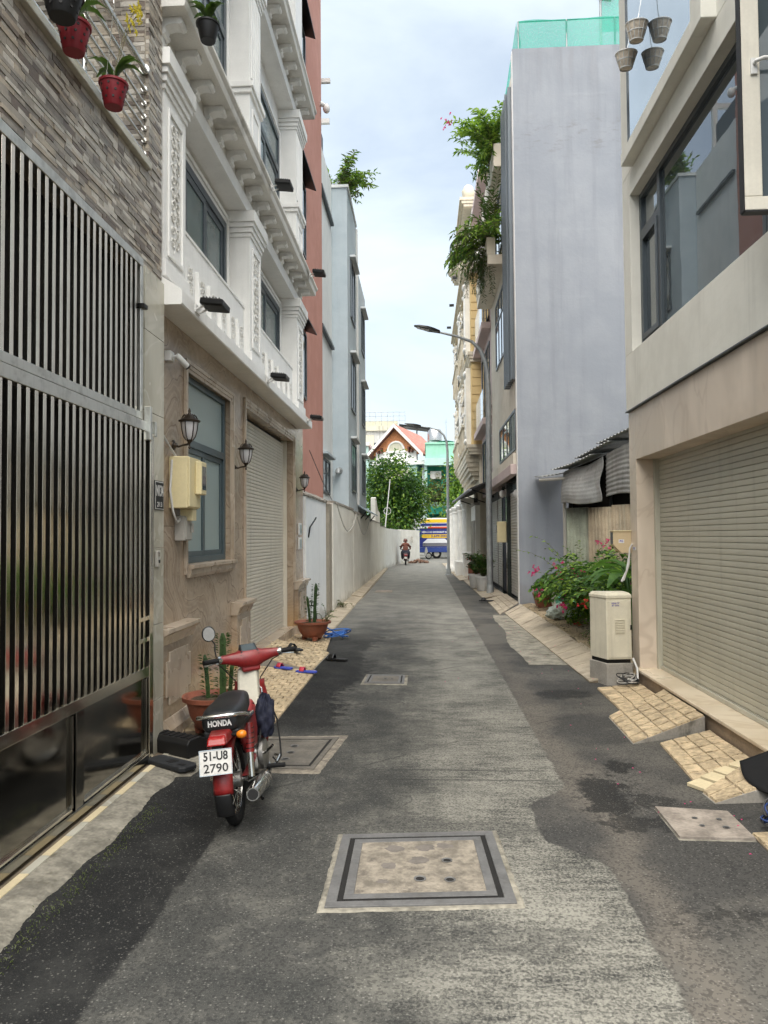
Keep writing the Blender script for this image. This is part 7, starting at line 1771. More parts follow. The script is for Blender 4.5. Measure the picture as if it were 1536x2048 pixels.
bush('roof_shrub', 'feathery shrub leaning over the roof of the blue grey house', 'plant', (-2.3, 20.6, 11.2), [(0, -0.5, 0.1), (0.1, 0, 0.2), (-0.2, 0.2, 0.1)], 40, 1.25, 24, 0.17, 0.3, ['leaf_mid', 'leaf_olive', 'leaf_lime'], 36, 0.3, (0.5, -0.1, 0.75), 0.7)
# vacant lot
bush('bougainvillea_bush', 'sprawling bougainvillea with magenta bracts in the vacant lot', 'plant', (2.9, 12.6, 0.12), [(0, 0, 0.35), (-0.1, 0.4, 0.45), (0.1, -0.4, 0.45), (0.05, -0.8, 0.4)], 120, 1.2, 40, 0.105, 0.62, ['leaf_mid', 'leaf_dark', 'leaf_lime', 'leaf_mid'], 41, 0.5, (-0.2, -0.05, 0.95), 0.85, 'flower_pink', 12, fl_size=0.04)
bush('leafy_bush', 'dense green bush behind the telecom cabinet', 'plant', (2.85, 10.4, 0.12), [(0, 0, 0.3), (-0.1, -0.2, 0.3), (0.1, 0.4, 0.3), (-0.05, 0.6, 0.3)], 95, 1.15, 38, 0.09, 0.6, ['leaf_mid', 'leaf_dark', 'leaf_mid', 'leaf_lime'], 42, 0.4, (0.1, -0.1, 0.95), 0.75, 'flower_red', 3, fl_size=0.03)
bush('leafy_bush', 'tall lime green bush rising behind the telecom cabinet', 'plant', (2.9, 11.3, 0.2), [(0, 0, 0.4), (-0.1, 0.4, 0.3), (-0.2, -0.2, 0.3)], 60, 1.25, 36, 0.095, 0.6, ['leaf_mid', 'leaf_lime', 'leaf_mid', 'leaf_dark'], 47, 0.4, (-0.1, -0.1, 1.0), 0.7, 'flower_pink', 5, fl_size=0.035)
bush('low_bush', 'low bush with red flowers at the front of the lot', 'plant', (3.05, 13.3, 0.12), [(0, 0, 0.2), (0.1, 0.4, 0), (0.15, 0.9, 0)], 50, 0.9, 34, 0.085, 0.6, ['leaf_mid', 'leaf_lime'], 43, 0.8, (-0.3, -0.1, 0.6), 0.8, 'flower_red', 6, fl_size=0.035)
bush('thin_bare_shrub', 'tall twiggy bougainvillea branches against the corrugated fence', 'plant', (2.95, 13.6, 0.12), [(0, 0, 0)], 22, 1.85, 24, 0.07, 0.5, ['leaf_olive', 'leaf_lime', 'leaf_mid'], 44, 0.3, (-0.1, -0.1, 1.5), 0.7, 'flower_pink', 7, fl_size=0.045)
t = thing('broad_leaf_plant', 'tall broad leaved plant beside the tan meter box', 'plant', (2.62, 9.4, 0.12)); rng = random.Random(12)
for i in range(9):
    a = rng.uniform(1.8, 4.9); d = Vector((math.cos(a), math.sin(a), 0)); H = rng.uniform(0.7, 1.15); m = MB(); sd = Vector((-d.y, d.x, 0)); vs = []
    m.tube([(0, 0, 0), d * 0.06 + Vector((0, 0, H * 0.5)), d * 0.15 + Vector((0, 0, H))], 0.011, 5)
    for s in range(7):
        q = s / 6; c = d * (0.15 + 0.5 * q) + Vector((0, 0, H + 0.28 * q - 0.38 * q * q)); w = 0.085 * math.sin(PI * min(0.97, 0.08 + q * 0.9)); vs += [c - sd * w + Vector((0, 0, w * 0.4)), c, c + sd * w + Vector((0, 0, w * 0.4))]
    m.add(vs, [f for s in range(6) for f in ((s * 3, s * 3 + 1, s * 3 + 4, s * 3 + 3), (s * 3 + 1, s * 3 + 2, s * 3 + 5, s * 3 + 4))]); m.build('leaf', MT['leaf_mid'], t, smooth=70)
def pot(name, label, loc, r, h, m, prof=None, cat='plant pot', group=None, feet=False):
    t = thing(name, label, cat, loc, group=group)
    prof = prof or [(r * 0.72, 0), (r * 0.76, 0.01), (r * 0.96, h * 0.88), (r * 1.06, h * 0.89), (r * 1.06, h), (r * 0.97, h), (r * 0.92, h * 0.86), (0.001, h * 0.86)]
    MB().lathe(prof, n=26, caps=False).build('pot', m, t, smooth=40); MB().lathe([(r * 0.93, h * 0.87), (r * 0.5, h * 0.93), (0.001, h * 0.94)], n=20, caps=False).build('soil', MT['soil'], t, smooth=60)
    if feet:
        for j in range(3):
            a = 2 * PI * j / 3 - 1.2; MB().cyl((r * 0.5 * math.cos(a), r * 0.5 * math.sin(a), 0), (r * 0.48 * math.cos(a), r * 0.48 * math.sin(a), 0.06), 0.035, 0.05, n=8).build('foot', m, t)
    return t
pot('white_pot', 'white plastic pot standing in the terracotta trough by the grey wall', (2.72, 15.2, 0.2), 0.19, 0.42, MT['pot_white'])
bush('potted_shrub', 'dark drooping shrub growing in the white pot by the grey wall', 'plant', (2.7, 15.2, 0.55), [(0, 0, 0)], 28, 0.62, 26, 0.12, 0.35, ['leaf_dark', 'leaf_dark', 'leaf_mid'], 45, 0.8, (-0.1, -0.1, 0.9), 0.8)
t = thing('terracotta_trough', 'oblong terracotta trough against the grey wall', 'trough', (2.58, 15.75, 0.12)); m = MB(); m.hexa([(-0.22, -0.16, 0), (0.25, -0.16, 0), (0.25, 0.16, 0), (-0.22, 0.16, 0)], [(-0.3, -0.2, 0.3), (0.3, -0.2, 0.3), (0.3, 0.2, 0.3), (-0.3, 0.2, 0.3)]); m.build('trough', MT['terracotta'], t, bevel=0.02); MB().box(-0.27, 0.27, -0.17, 0.17, 0.301, 0.305).build('soil', MT['soil'], t)
def lump(name, label, cat, loc, r, m, seed, zr=0.0):
    rng = random.Random(seed); b = MB(); vs = []; nu, nv = 56, 32
    ph = [rng.uniform(0, 6.28) for _ in range(8)]
    for i in range(nv + 1):
        th = PI * i / nv
        for j in range(nu):
            a = 2 * PI * j / nu; q = 1 + 0.1 * math.sin(3 * a + ph[0] + 2 * th) + 0.08 * math.sin(5 * a + ph[1] - 3 * th) + 0.05 * math.sin(9 * a + ph[2] + 5 * th) + 0.045 * math.sin(13 * th + 4 * a + ph[3]) + 0.05 * abs(math.sin(4 * a - 7 * th + ph[4])) - 0.06 * abs(math.sin(6 * a + 5 * th + ph[5])); z = r[2] * math.cos(th) * q
            vs.append((r[0] * math.sin(th) * math.cos(a) * q, r[1] * math.sin(th) * math.sin(a) * q, max(z + r[2] * 0.6, 0.0)))
    b.add(vs, [(i * nu + j, (i + 1) * nu + j, (i + 1) * nu + (j + 1) % nu, i * nu + (j + 1) % nu) for i in range(nv) for j in range(nu)])
    o = b.build(name, m, smooth=80, loc=loc, rot=(0, 0, zr)); return tag(o, label, cat)
lump('crumpled_sack', 'crumpled pale grey green sack lying on the lot edge', 'sack', (2.52, 13.6, 0.12), (0.32, 0.22, 0.17), MT['sack'], 3, 0.4)
lump('plastic_bag', 'shiny green plastic bag behind the crumpled sack', 'bag', (2.7, 14.35, 0.12), (0.2, 0.18, 0.24), MT['sack_green'], 6)
pot('dark_pot', 'small dark pot of straggly stems at the lot edge', (2.36, 10.0, 0.1), 0.1, 0.16, MT['black'])
bush('straggly_plant', 'straggly plant in the small dark pot', 'plant', (2.36, 10.0, 0.23), [(0, 0, 0)], 14, 0.35, 14, 0.045, 0.5, ['leaf_olive', 'leaf_mid'], 46, 0.6, (0, 0, 0.8), 0.8)
for i, (x, y) in enumerate(((1.58, 22.7), (1.7, 21.5))):
    pot('white_pot', ('further white pot on the slab pavement', 'nearer white pot beside the lamp post')[i], (x, y, 0.05), 0.24, 0.42, MT['pot_white'], group='white pots on the pavement')
    bush('potted_shrub', ('dark round shrub in the further white pot', 'speckled shrub in the nearer white pot')[i], 'plant', (x, y, 0.44), [(0, 0, 0), (0, 0, 0.2), (0, 0, 0.3)], 56, 0.5, 22, 0.085, 0.45, (['leaf_dark', 'leaf_dark'], ['leaf_dark', 'leaf_mid', 'leaf_olive'])[i], 50 + i, 0.35, (0, 0, 1.2), 0.6, 'flower_red' if i == 0 else None, 2)
# fallen petals and leaf litter
m = MB(); rng = random.Random(77)
for _ in range(70):
    y = rng.uniform(3.2, 15); x = rng.uniform(1.3, 1.9) if rng.random() < 0.75 else rng.uniform(0.2, 1.3)
    if y < 8: x = rng.uniform(1.2, 1.75)
    z = 0.012 if x < 1.62 or y < 4 else 0.05; a = rng.uniform(0, 6.28); m.leaf(Vector((x, y, z)), Vector((math.cos(a), math.sin(a), 0.25)), Vector((0, 0, 1)), 0.017, 0.012)
tag(m.build('fallen_petals', MT['flower_pink']), 'scattered magenta petals along the right side of the lane', 'petals', kind='stuff')
m = MB()
for _ in range(420):
    y = rng.uniform(8.6, 16); x = rng.uniform(2.15, 3.1); a = rng.uniform(0, 6.28); m.leaf(Vector((x, y, 0.15 + rng.uniform(0, 0.03))), Vector((math.cos(a), math.sin(a), rng.uniform(-.1, .4))), Vector((0, 0, 1)), rng.uniform(0.03, 0.07), 0.025)
tag(m.build('leaf_litter', MT['bark']), 'dry leaf litter on the earth of the vacant lot', 'leaf litter', kind='stuff')
m = MB()
for _ in range(1800):
    k = rng.random()
    if k < 0.4: x, y = -1.62 + rng.gauss(0, 0.03), rng.uniform(1.9, 4.5)
    elif k < 0.7: x, y = -1.96 + rng.gauss(0, 0.02), rng.uniform(13, 30)
    else: x, y = 2.2 + rng.gauss(0, 0.06), rng.uniform(8.6, 16)
    a = rng.uniform(0, 6.28); z = 0.01 if k < 0.4 else (0.06 if k < 0.7 else 0.12); m.leaf(Vector((x, y, z)), Vector((math.cos(a) * 0.6, math.sin(a) * 0.6, rng.uniform(0.2, 1))), Vector((0, 1, 0.2)), rng.uniform(0.006, 0.018), 0.005)
tag(m.build('weed_tufts', MT['leaf_olive']), 'low moss and weeds along the pavement edges', 'weeds', kind='stuff')

# ------------------------------------------------------------------ terracotta bowls with candelabra cactus
BOWL = lambda r, h: [(r * 0.5, 0.05), (r * 0.55, 0.055), (r * 0.78, h * 0.5), (r * 0.9, h * 0.86), (r * 1.04, h * 0.89), (r * 1.05, h), (r * 0.95, h), (r * 0.86, h * 0.9), (0.001, h * 0.86)]
def cactus(label, loc, arms, seed):
    rng = random.Random(seed); t = thing('candelabra_cactus', label, 'cactus', loc)
    for (x, y, h, r, lx) in arms:
        pts = [(x + lx * (i / 10) ** 1.5, y, h * i / 10) for i in range(11)]; sec = [1, 0.55, 0.8, 0.55]
        MB().tube(pts, [r * (0.85 + 0.15 * (i % 2)) for i in range(10)] + [r * 0.4], 12, sec=[1, 0.62, 0.55, 0.62]).build('stem', MT['cactus'], t, smooth=70)
        ml = MB()
        for i in range(int(h * 260)):
            q = rng.random() ** 0.8; p = Vector((x + lx * q ** 1.5, y, h * q)); a = rng.choice((0, PI / 2, PI, 3 * PI / 2)) + rng.uniform(-.2, .2) + 0.3; d = Vector((math.cos(a), math.sin(a), 0)); ml.leaf(p + d * r * 0.8, d + Vector((0, 0, rng.uniform(0.1, 0.7))), Vector((0, 0, 1)), rng.uniform(0.025, 0.055), 0.014)
        ml.build('leaflets', MT['leaf_dark'], t)['kind'] = 'stuff'
    return t
pot('terracotta_bowl', 'terracotta bowl behind the motorbike', (-1.74, 6.02, 0.03), 0.235, 0.31, MT['terracotta'], BOWL(0.235, 0.31), feet=True, group='terracotta cactus bowls')
cactus('tall cactus column behind the motorbike handlebar', (-1.68, 6.02, 0.29), [(0.02, 0, 0.55, 0.034, 0.0), (-0.09, -0.03, 0.38, 0.022, -0.03), (0.07, 0.04, 0.3, 0.022, 0.02)], 4)
pot('terracotta_bowl', 'terracotta bowl on the tiles by the white wall', (-1.72, 11.35, 0.045), 0.27, 0.29, MT['terracotta'], BOWL(0.27, 0.29), feet=True, group='terracotta cactus bowls')
cactus('two armed cactus in the bowl by the white wall', (-1.72, 11.35, 0.29), [(0.02, 0, 0.62, 0.034, 0.03), (-0.05, 0, 0.42, 0.026, -0.04)], 5)
bush('bowl_sprig', 'wispy sprig in the bowl by the white wall', 'plant', (-1.55, 11.4, 0.29), [(0, 0, 0)], 7, 0.35, 12, 0.035, 0.6, ['leaf_mid'], 55, 0.4, (0.1, 0, 1.2), 0.5)
bush('kerb_weed', 'pale weed growing at the foot of the cream wall', 'plant', (-1.85, 16.6, 0.05), [(0, 0, 0)], 12, 0.4, 14, 0.04, 0.5, ['leaf_olive'], 56, 0.6, (0.2, 0, 0.7), 0.9)
tangle('garden_hose', 'coiled bright blue garden hose beside the far cactus bowl', (-1.4, 11.75, 0.02), 0.2, 6, [MT['hose']], 14, 0.2, 'hose', r=0.011)

def slipper(label, loc, rz, ms, mstrap, s=1.0, closed=False):
    t = thing('slipper', label, 'slipper', loc, (0, 0, rz), 'slippers left on the tiles', s)
    out = [(-0.04, -0.12), (-0.045, -0.05), (-0.035, 0.0), (-0.048, 0.07), (-0.035, 0.12), (0.0, 0.135), (0.035, 0.12), (0.046, 0.07), (0.034, 0.0), (0.042, -0.05), (0.036, -0.12), (0.0, -0.132)]
    MB().prism(list(reversed(out)), 'z', 0, 0.022).build('sole', ms, t, bevel=0.005)
    m = MB(); m.grid(lambda u, v: (-0.046 + u * 0.092, 0.02 + v * 0.06, 0.022 + 0.045 * math.sin(PI * u)), 10, 3); o = m.build('strap', mstrap, t, smooth=70); q = o.modifiers.new('t', 'SOLIDIFY'); q.thickness = 0.006
slipper('left blue foam slipper with red strap on the tiled apron', (-1.7, 8.85, 0.05), rad(62), MT['slipper'], MT['strap'])
slipper('right blue foam slipper with red strap at the tile edge', (-1.4, 8.72, 0.028), rad(80), MT['slipper'], MT['strap'])
slipper('grey sandal high on the tiled wedge ramp', (-1.72, 9.75, 0.135), rad(40), MT['charcoal'], MT['charcoal'], 1.25)
slipper('black sandal lying on the asphalt beside the ramp', (-1.16, 9.7, 0.008), rad(70), MT['black'], MT['black'], 1.2)
slipper('dark sandal on the lane before the far slab ramp', (1.5, 18.2, 0.03), rad(70), MT['black'], MT['black'], 1.4)
# black plastic ramp pieces by the gate pier
t = thing('plastic_ramp_block', 'black plastic ramp block lying between the pier and the motorbike', 'ramp block', (-1.84, 5.5, 0.03), (rad(4), 0, rad(-28)))
MB().prism([(-0.1, 0.0), (0.11, 0.0), (0.11, 0.085), (0.03, 0.13), (-0.07, 0.13), (-0.1, 0.1)], 'x', -0.19, 0.19).build('block', MT['black'], t, bevel=0.008)
for i in range(6): MB().box(-0.16 + 0.06 * i, -0.135 + 0.06 * i, -0.06, 0.03, 0.1305, 0.135).build('grip_rib', MT['black'], t)
t = thing('ramp_plate', 'flat charcoal plastic plate with slots lying by the gate pier', 'plastic plate', (-1.78, 5.15, 0.028), (0, 0, rad(-32)))
MB().prism(list(reversed([(-0.2, -0.05), (-0.17, -0.075), (0.17, -0.075), (0.2, -0.05), (0.2, 0.05), (0.17, 0.075), (-0.17, 0.075), (-0.2, 0.05)])), 'z', 0, 0.035).build('plate', MT['charcoal'], t, bevel=0.008)
MB().box(-0.03, 0.04, -0.03, 0.03, 0.0352, 0.037).build('slot', MT['black'], t); MB().box(0.1, 0.15, -0.03, 0.0, 0.0352, 0.037).build('slot', MT['black'], t)

# ------------------------------------------------------------------ the red motorbike
BK = thing('red_motorbike', 'old red step through motorbike with white number plate parked by the gate', 'motorbike', (-1.075, 4.22, 0.0), (0, rad(-6), rad(3.5)), scale=0.87)
def motorbike():
    t = BK
    sa = rad(20); piv = Vector((0, 0.93, 0))
    def steer(mb):
        M = Matrix.Rotation(sa, 3, 'Z')
        mb.v = [tuple(M @ (Vector(p) - piv) + piv) for p in mb.v]; return mb
    def wheel(y, st=False):
        f = steer if st else (lambda m: m)
        w = f(MB().ring((0, y, 0.28), 0.248, 0.034, 'x', 40, 10)).build('wheel', MT['rubber'], t, smooth=60)
        f(MB().ring((0, y, 0.28), 0.217, 0.013, 'x', 36, 6, 1.3)).build('rim', MT['chrome'], w, smooth=60)
        f(MB().cyl((-0.055, y, 0.28), (0.055, y, 0.28), 0.05, n=16)).build('hub', MT['alu'], w)
        for i in range(18):
            a = 2 * PI * i / 18; s = 1 if i % 2 else -1; b2 = a + 0.5 * (1 if (i // 2) % 2 else -1)
            f(MB().tube([(0.035 * s, y + 0.045 * math.cos(b2), 0.28 + 0.045 * math.sin(b2)), (0.004 * s, y + 0.212 * math.cos(a), 0.28 + 0.212 * math.sin(a))], 0.0022, 4)).build('spoke', MT['chrome'], w)
        return w
    wheel(0.0); wheel(1.17, True)
    def fender(y, r, a0, a1, w, m, name, st=False, n=20, crown=0.03):
        mb = MB()
        def fn(u, v):
            a = rad(a0 + (a1 - a0) * u); x = (v - 0.5) * w; rr = r - crown * (2 * abs(v - 0.5)) ** 2.2
            return (x, y + rr * math.cos(a), 0.28 + rr * math.sin(a))
        mb.grid(fn, n, 8)
        if st: steer(mb)
        o = mb.build(name, m, t, smooth=60); s = o.modifiers.new('t', 'SOLIDIFY'); s.thickness = 0.005; return o
    fender(0, 0.325, 35, 180, 0.125, MT['bike_red'], 'rear_fender')
    fender(0, 0.332, 178, 203, 0.105, MT['black'], 'mud_flap', crown=0.012)
    fender(1.17, 0.33, 15, 150, 0.12, MT['bike_red'], 'front_fender', True)
    # tail section
    m = MB(); m.hexa([(-0.062, -0.33, 0.59), (0.062, -0.33, 0.59), (0.075, -0.12, 0.6), (-0.075, -0.12, 0.6)], [(-0.055, -0.30, 0.655), (0.055, -0.30, 0.655), (0.075, -0.1, 0.665), (-0.075, -0.1, 0.665)]); m.build('tail_housing', MT['bike_red'], t, bevel=0.014)
    m = MB(); m.hexa([(-0.058, -0.37, 0.6), (0.058, -0.37, 0.6), (0.06, -0.326, 0.595), (-0.06, -0.326, 0.595)], [(-0.052, -0.345, 0.645), (0.052, -0.345, 0.645), (0.054, -0.305, 0.652), (-0.054, -0.305, 0.652)]); m.build('tail_light', MT['lens_red'], t, bevel=0.01)
    for s in (1,):
        st = MB().cyl((s * 0.05, -0.2, 0.62), (s * 0.12, -0.22, 0.625), 0.01, n=8).build('indicator', MT['black'], t)
        MB().ell((s * 0.135, -0.235, 0.625), (0.034, 0.028, 0.026), 12, 8).build('indicator_lens', MT['lens_orange'], st, smooth=60)
    # number plate
    pl = MB().box(-0.1, 0.1, -0.004, 0.0, -0.075, 0.075).build('number_plate', MT['plate'], t, bevel=0.001, loc=(-0.01, -0.365, 0.505), rot=(rad(-14), 0, 0))
    mb = MB(); 
    for (a, b2, c, d) in ((-0.1, 0.1, 0.071, 0.075), (-0.1, 0.1, -0.075, -0.071), (-0.1, -0.096, -0.071, 0.071), (0.096, 0.1, -0.071, 0.071)): mb.box(a, b2, -0.007, -0.0042, c, d)
    mb.build('plate_rim', MT['chrome'], pl)
    text('plate_digits', '51-U8', 0.07, MT['ink'], pl, (0, -0.0045, 0.034), FACE_C, width=0.15, bold=0.002); text('plate_digits', '2790', 0.07, MT['ink'], pl, (0, -0.0045, -0.036), FACE_C, width=0.15, bold=0.001)
    MB().box(-0.03, 0.03, -0.345, -0.32, 0.45, 0.6).build('plate_bracket', MT['black_m'], t)
    # seat
    secs = [(-0.21, 0.1, 0.645, 0.745), (-0.2, 0.122, 0.632, 0.772), (-0.1, 0.138, 0.63, 0.795), (0.05, 0.135, 0.64, 0.79), (0.16, 0.118, 0.65, 0.80), (0.24, 0.112, 0.65, 0.815), (0.34, 0.1, 0.65, 0.80), (0.44, 0.075, 0.655, 0.765), (0.5, 0.05, 0.66, 0.72)]
    vs = []; nn = 12
    for (y, w, zb, zt) in secs:
        for j in range(nn):
            a = 2 * PI * j / nn - PI / 2; ca, sn = math.cos(a), math.sin(a); e = 0.55
            vs.append((w * math.copysign(abs(ca) ** e, ca), y, (zb + zt) / 2 + (zt - zb) / 2 * math.copysign(abs(sn) ** e, sn)))
    k = len(secs); fs = [(i * nn + j, i * nn + (j + 1) % nn, (i + 1) * nn + (j + 1) % nn, (i + 1) * nn + j) for i in range(k - 1) for j in range(nn)] + [tuple(reversed(range(nn))), tuple(range((k - 1) * nn, k * nn))]
    se = MB().add(vs, fs).build('seat', MT['seat'], t, smooth=60); sb = se.modifiers.new('s', 'SUBSURF'); sb.levels = 1; sb.render_levels = 1
    MB().box(-0.115, 0.115, -0.19, 0.3, 0.6, 0.655).build('seat_pan', MT['black'], t, bevel=0.015)
    text('seat_lettering', 'HONDA', 0.05, MT['letters'], se, (0.0, -0.2155, 0.70), (rad(86), 0, 0), width=0.15, bold=0.002)
    gr = [(-0.135, 0.2, 0.66), (-0.14, 0.05, 0.675), (-0.148, -0.12, 0.725), (-0.13, -0.225, 0.75), (-0.09, -0.255, 0.755), (0.09, -0.255, 0.755), (0.13, -0.225, 0.75), (0.148, -0.12, 0.725), (0.14, 0.05, 0.675), (0.135, 0.2, 0.66)]
    MB().tube(gr, 0.0125, 8).build('grab_rail', MT['chrome'], t, smooth=60)
    # frame, body and engine
    MB().tube([(0, 0.95, 0.78), (0, 0.8, 0.6), (0, 0.62, 0.47), (0, 0.42, 0.45), (0, 0.25, 0.5)], [0.045, 0.06, 0.065, 0.07, 0.06], 12).build('frame_spine', MT['bike_red'], t, smooth=60)
    for s in (-1, 1):
        MB().prism([(0.06, 0.43), (0.36, 0.40), (0.43, 0.5), (0.4, 0.63), (0.05, 0.645), (-0.06, 0.6)], 'x', s * 0.075, s * 0.115).build('side_cover', MT['bike_red'], t, bevel=0.015)
        sh = MB().tube([(s * 0.125, 0.02, 0.44), (s * 0.125, 0.07, 0.62)], 0.03, 12).build('shock_absorber', MT['bike_red'], t, smooth=40); MB().tube([(s * 0.125, -0.005, 0.29), (s * 0.125, 0.022, 0.45)], 0.021, 12).build('shock_sleeve', MT['chrome'], sh, smooth=40)
        MB().tube([(s * 0.07, 0, 0.28), (s * 0.075, 0.4, 0.31)], 0.02, 8).build('swing_arm', MT['bike_red'], t)
        ls = MB(); ls.grid(lambda u, v, s=s: (s * (0.07 + 0.08 * u * (0.55 + 0.45 * math.sin(PI * min(1, v * 1.1)))), 0.80 + 0.06 * u - 0.10 * (1 - v) + 0.06 * v, 0.3 + 0.46 * v), 6, 10)
        o = ls.build('leg_shield', MT['bike_red'], t, smooth=60); q = o.modifiers.new('t', 'SOLIDIFY'); q.thickness = 0.007
        MB().cyl((s * 0.1, 0.5, 0.2), (s * 0.27, 0.5, 0.195), 0.017, n=10).build('foot_peg', MT['rubber'], t)
        steer(MB().tube([(s * 0.06, 0.95, 0.74), (s * 0.075, 1.06, 0.5), (s * 0.078, 1.17, 0.27)], [0.025, 0.028, 0.03], 10)).build('fork_leg', MT['bike_red'], t, smooth=60)
    m = MB(); m.hexa([(-0.085, 0.72, 0.52), (0.085, 0.72, 0.52), (0.09, 0.82, 0.52), (-0.09, 0.82, 0.52)], [(-0.075, 0.84, 0.86), (0.075, 0.84, 0.86), (0.08, 0.94, 0.86), (-0.08, 0.94, 0.86)]); cc = m.build('column_cover', MT['bike_cream'], t, bevel=0.02)
    for i in range(5): MB().box(-0.05, 0.05, 0.715 + 0.006 * i, 0.735, 0.535 + 0.018 * i, 0.543 + 0.018 * i).build('vent_slot', MT['black'], cc)
    MB().tube([(0.07, 0.85, 0.72), (0.1, 0.83, 0.7), (0.1, 0.82, 0.66), (0.08, 0.82, 0.65)], 0.006, 6).build('bag_hook', MT['chrome'], cc)
    MB().box(-0.1, 0.1, 0.4, 0.66, 0.2, 0.36).build('crankcase', MT['alu'], t, bevel=0.025)
    for s in (-1, 1): MB().lathe([(0.11, 0), (0.11, 0.03), (0.095, 0.045), (0.03, 0.055), (0.001, 0.055)], n=20).build('engine_cover', MT['alu'], t, smooth=40, loc=(s * 0.1, 0.52, 0.29), rot=(0, s * PI / 2, 0))
    for i in range(7): MB().box(-0.085, 0.085, 0.67 + 0.024 * i, 0.68 + 0.024 * i, 0.24, 0.4).build('cooling_fin', MT['alu'], t)
    MB().cyl((0, 0.66, 0.32), (0, 0.86, 0.33), 0.06, n=14).build('cylinder', MT['alu'], t); MB().box(-0.06, 0.06, 0.3, 0.42, 0.36, 0.5).build('carburettor_box', MT['black'], t, bevel=0.015)
    MB().tube([(0.05, 0.8, 0.27), (0.1, 0.72, 0.19), (0.15, 0.55, 0.165), (0.16, 0.38, 0.18), (0.165, 0.28, 0.2)], 0.018, 10).build('exhaust_pipe', MT['chrome'], t, smooth=60)
    mu = MB().tube([(0.165, 0.3, 0.2), (0.168, 0.24, 0.208), (0.178, -0.26, 0.262), (0.179, -0.30, 0.266)], [0.03, 0.045, 0.047, 0.04], 18).build('muffler', MT['chrome'], t, smooth=40); MB().cyl((0.179, -0.296, 0.2655), (0.179, -0.303, 0.2665), 0.033, n=16).build('muffler_mouth', MT['dark'], mu)
    MB().tube([(0.12, 0.44, 0.3), (0.2, 0.38, 0.36), (0.22, 0.36, 0.38), (0.24, 0.32, 0.38)], 0.01, 8).build('kick_starter', MT['chrome'], t)
    MB().tube([(-0.08, 0.4, 0.2), (-0.16, 0.36, 0.09), (-0.24, 0.34, -0.022)], 0.011, 8).build('side_stand', MT['black_m'], t)
    MB().tube([(0.1, -0.01, 0.26), (0.11, 0.3, 0.2), (0.115, 0.5, 0.17)], 0.005, 5).build('brake_rod', MT['chrome'], t)
    MB().tube([(0.12, 0.46, 0.17), (0.19, 0.6, 0.19), (0.21, 0.68, 0.22), (0.17, 0.7, 0.22)], 0.009, 6).build('brake_pedal', MT['chrome'], t)
    MB().tube([(0.04, 0.86, 0.36), (0.09, 0.8, 0.44), (0.07, 0.66, 0.52), (0.02, 0.6, 0.55)], 0.006, 5).build('spark_lead', MT['cable_b'], t)
    MB().tube([(-0.09, 0.36, 0.19), (-0.11, 0.3, 0.05), (-0.14, 0.24, 0.02)], 0.012, 6).build('centre_stand', MT['black_m'], t); MB().tube([(0.09, 0.36, 0.19), (0.11, 0.28, 0.08), (0.14, 0.2, 0.07)], 0.012, 6).build('centre_stand', MT['black_m'], t)
    for q in (0.05, 0.16): MB().ring((0.172 + 0.004 * q, q, 0.225 - 0.1 * q), 0.049, 0.004, 'y', 18, 5).build('muffler_band', MT['alu'], t)
    for s in (-1, 1):
        for q in range(5): MB().ring((s * 0.125, 0.03 + 0.009 * q, 0.47 + 0.03 * q), 0.031, 0.004, 'z', 14, 5).build('spring_coil', MT['black_m'], t)
        MB().cyl((s * 0.06, 0, 0.28), (s * 0.095, 0, 0.28), 0.018, n=8).build('axle_nut', MT['chrome'], t)
    MB().tube([(0.1, 0.62, 0.55), (0.13, 0.5, 0.5), (0.12, 0.44, 0.42), (0.1, 0.42, 0.36)], 0.007, 5).build('fuel_hose', MT['cable_b'], t)
    MB().box(-0.1, -0.075, -0.02, 0.42, 0.24, 0.33).build('chain_case', MT['bike_red'], t, bevel=0.015)
    # handlebar
    hs = [(-0.22, 0.828, 0.955, 0.028, 0.03), (-0.17, 0.84, 0.95, 0.034, 0.036), (-0.1, 0.86, 0.94, 0.052, 0.052), (-0.05, 0.88, 0.93, 0.085, 0.075), (0.05, 0.88, 0.93, 0.085, 0.075), (0.1, 0.86, 0.94, 0.052, 0.052), (0.17, 0.84, 0.95, 0.034, 0.036), (0.22, 0.828, 0.955, 0.028, 0.03)]
    vs = []; nn = 10
    for (x, y, z, ry, rz) in hs:
        for j in range(nn):
            a = 2 * PI * j / nn; ca, sn = math.cos(a), math.sin(a); vs.append((x, y + 1.05 * ry * math.copysign(abs(ca) ** 0.6, ca), z + 1.02 * rz * math.copysign(abs(sn) ** 0.6, sn)))
    k = len(hs); fs = [(i * nn + j, i * nn + (j + 1) % nn, (i + 1) * nn + (j + 1) % nn, (i + 1) * nn + j) for i in range(k - 1) for j in range(nn)] + [tuple(reversed(range(nn))), tuple(range((k - 1) * nn, k * nn))]
    hb = steer(MB().add(vs, fs)).build('handlebar_cover', MT['bike_red'], t, smooth=50)
    steer(MB().hexa([(-0.07, 0.8, 0.84), (0.07, 0.8, 0.84), (0.06, 0.95, 0.82), (-0.06, 0.95, 0.82)], [(-0.075, 0.81, 0.935), (0.075, 0.81, 0.935), (0.07, 0.96, 0.935), (-0.07, 0.96, 0.935)])).build('headstock_cover', MT['bike_red'], t, bevel=0.015)
    steer(MB().hexa([(-0.075, 0.80, 0.965), (0.075, 0.80, 0.965), (0.07, 0.93, 0.985), (-0.07, 0.93, 0.985)], [(-0.068, 0.81, 0.99), (0.068, 0.81, 0.99), (0.062, 0.92, 1.04), (-0.062, 0.92, 1.04)])).build('speedometer', MT['black'], hb, bevel=0.004)
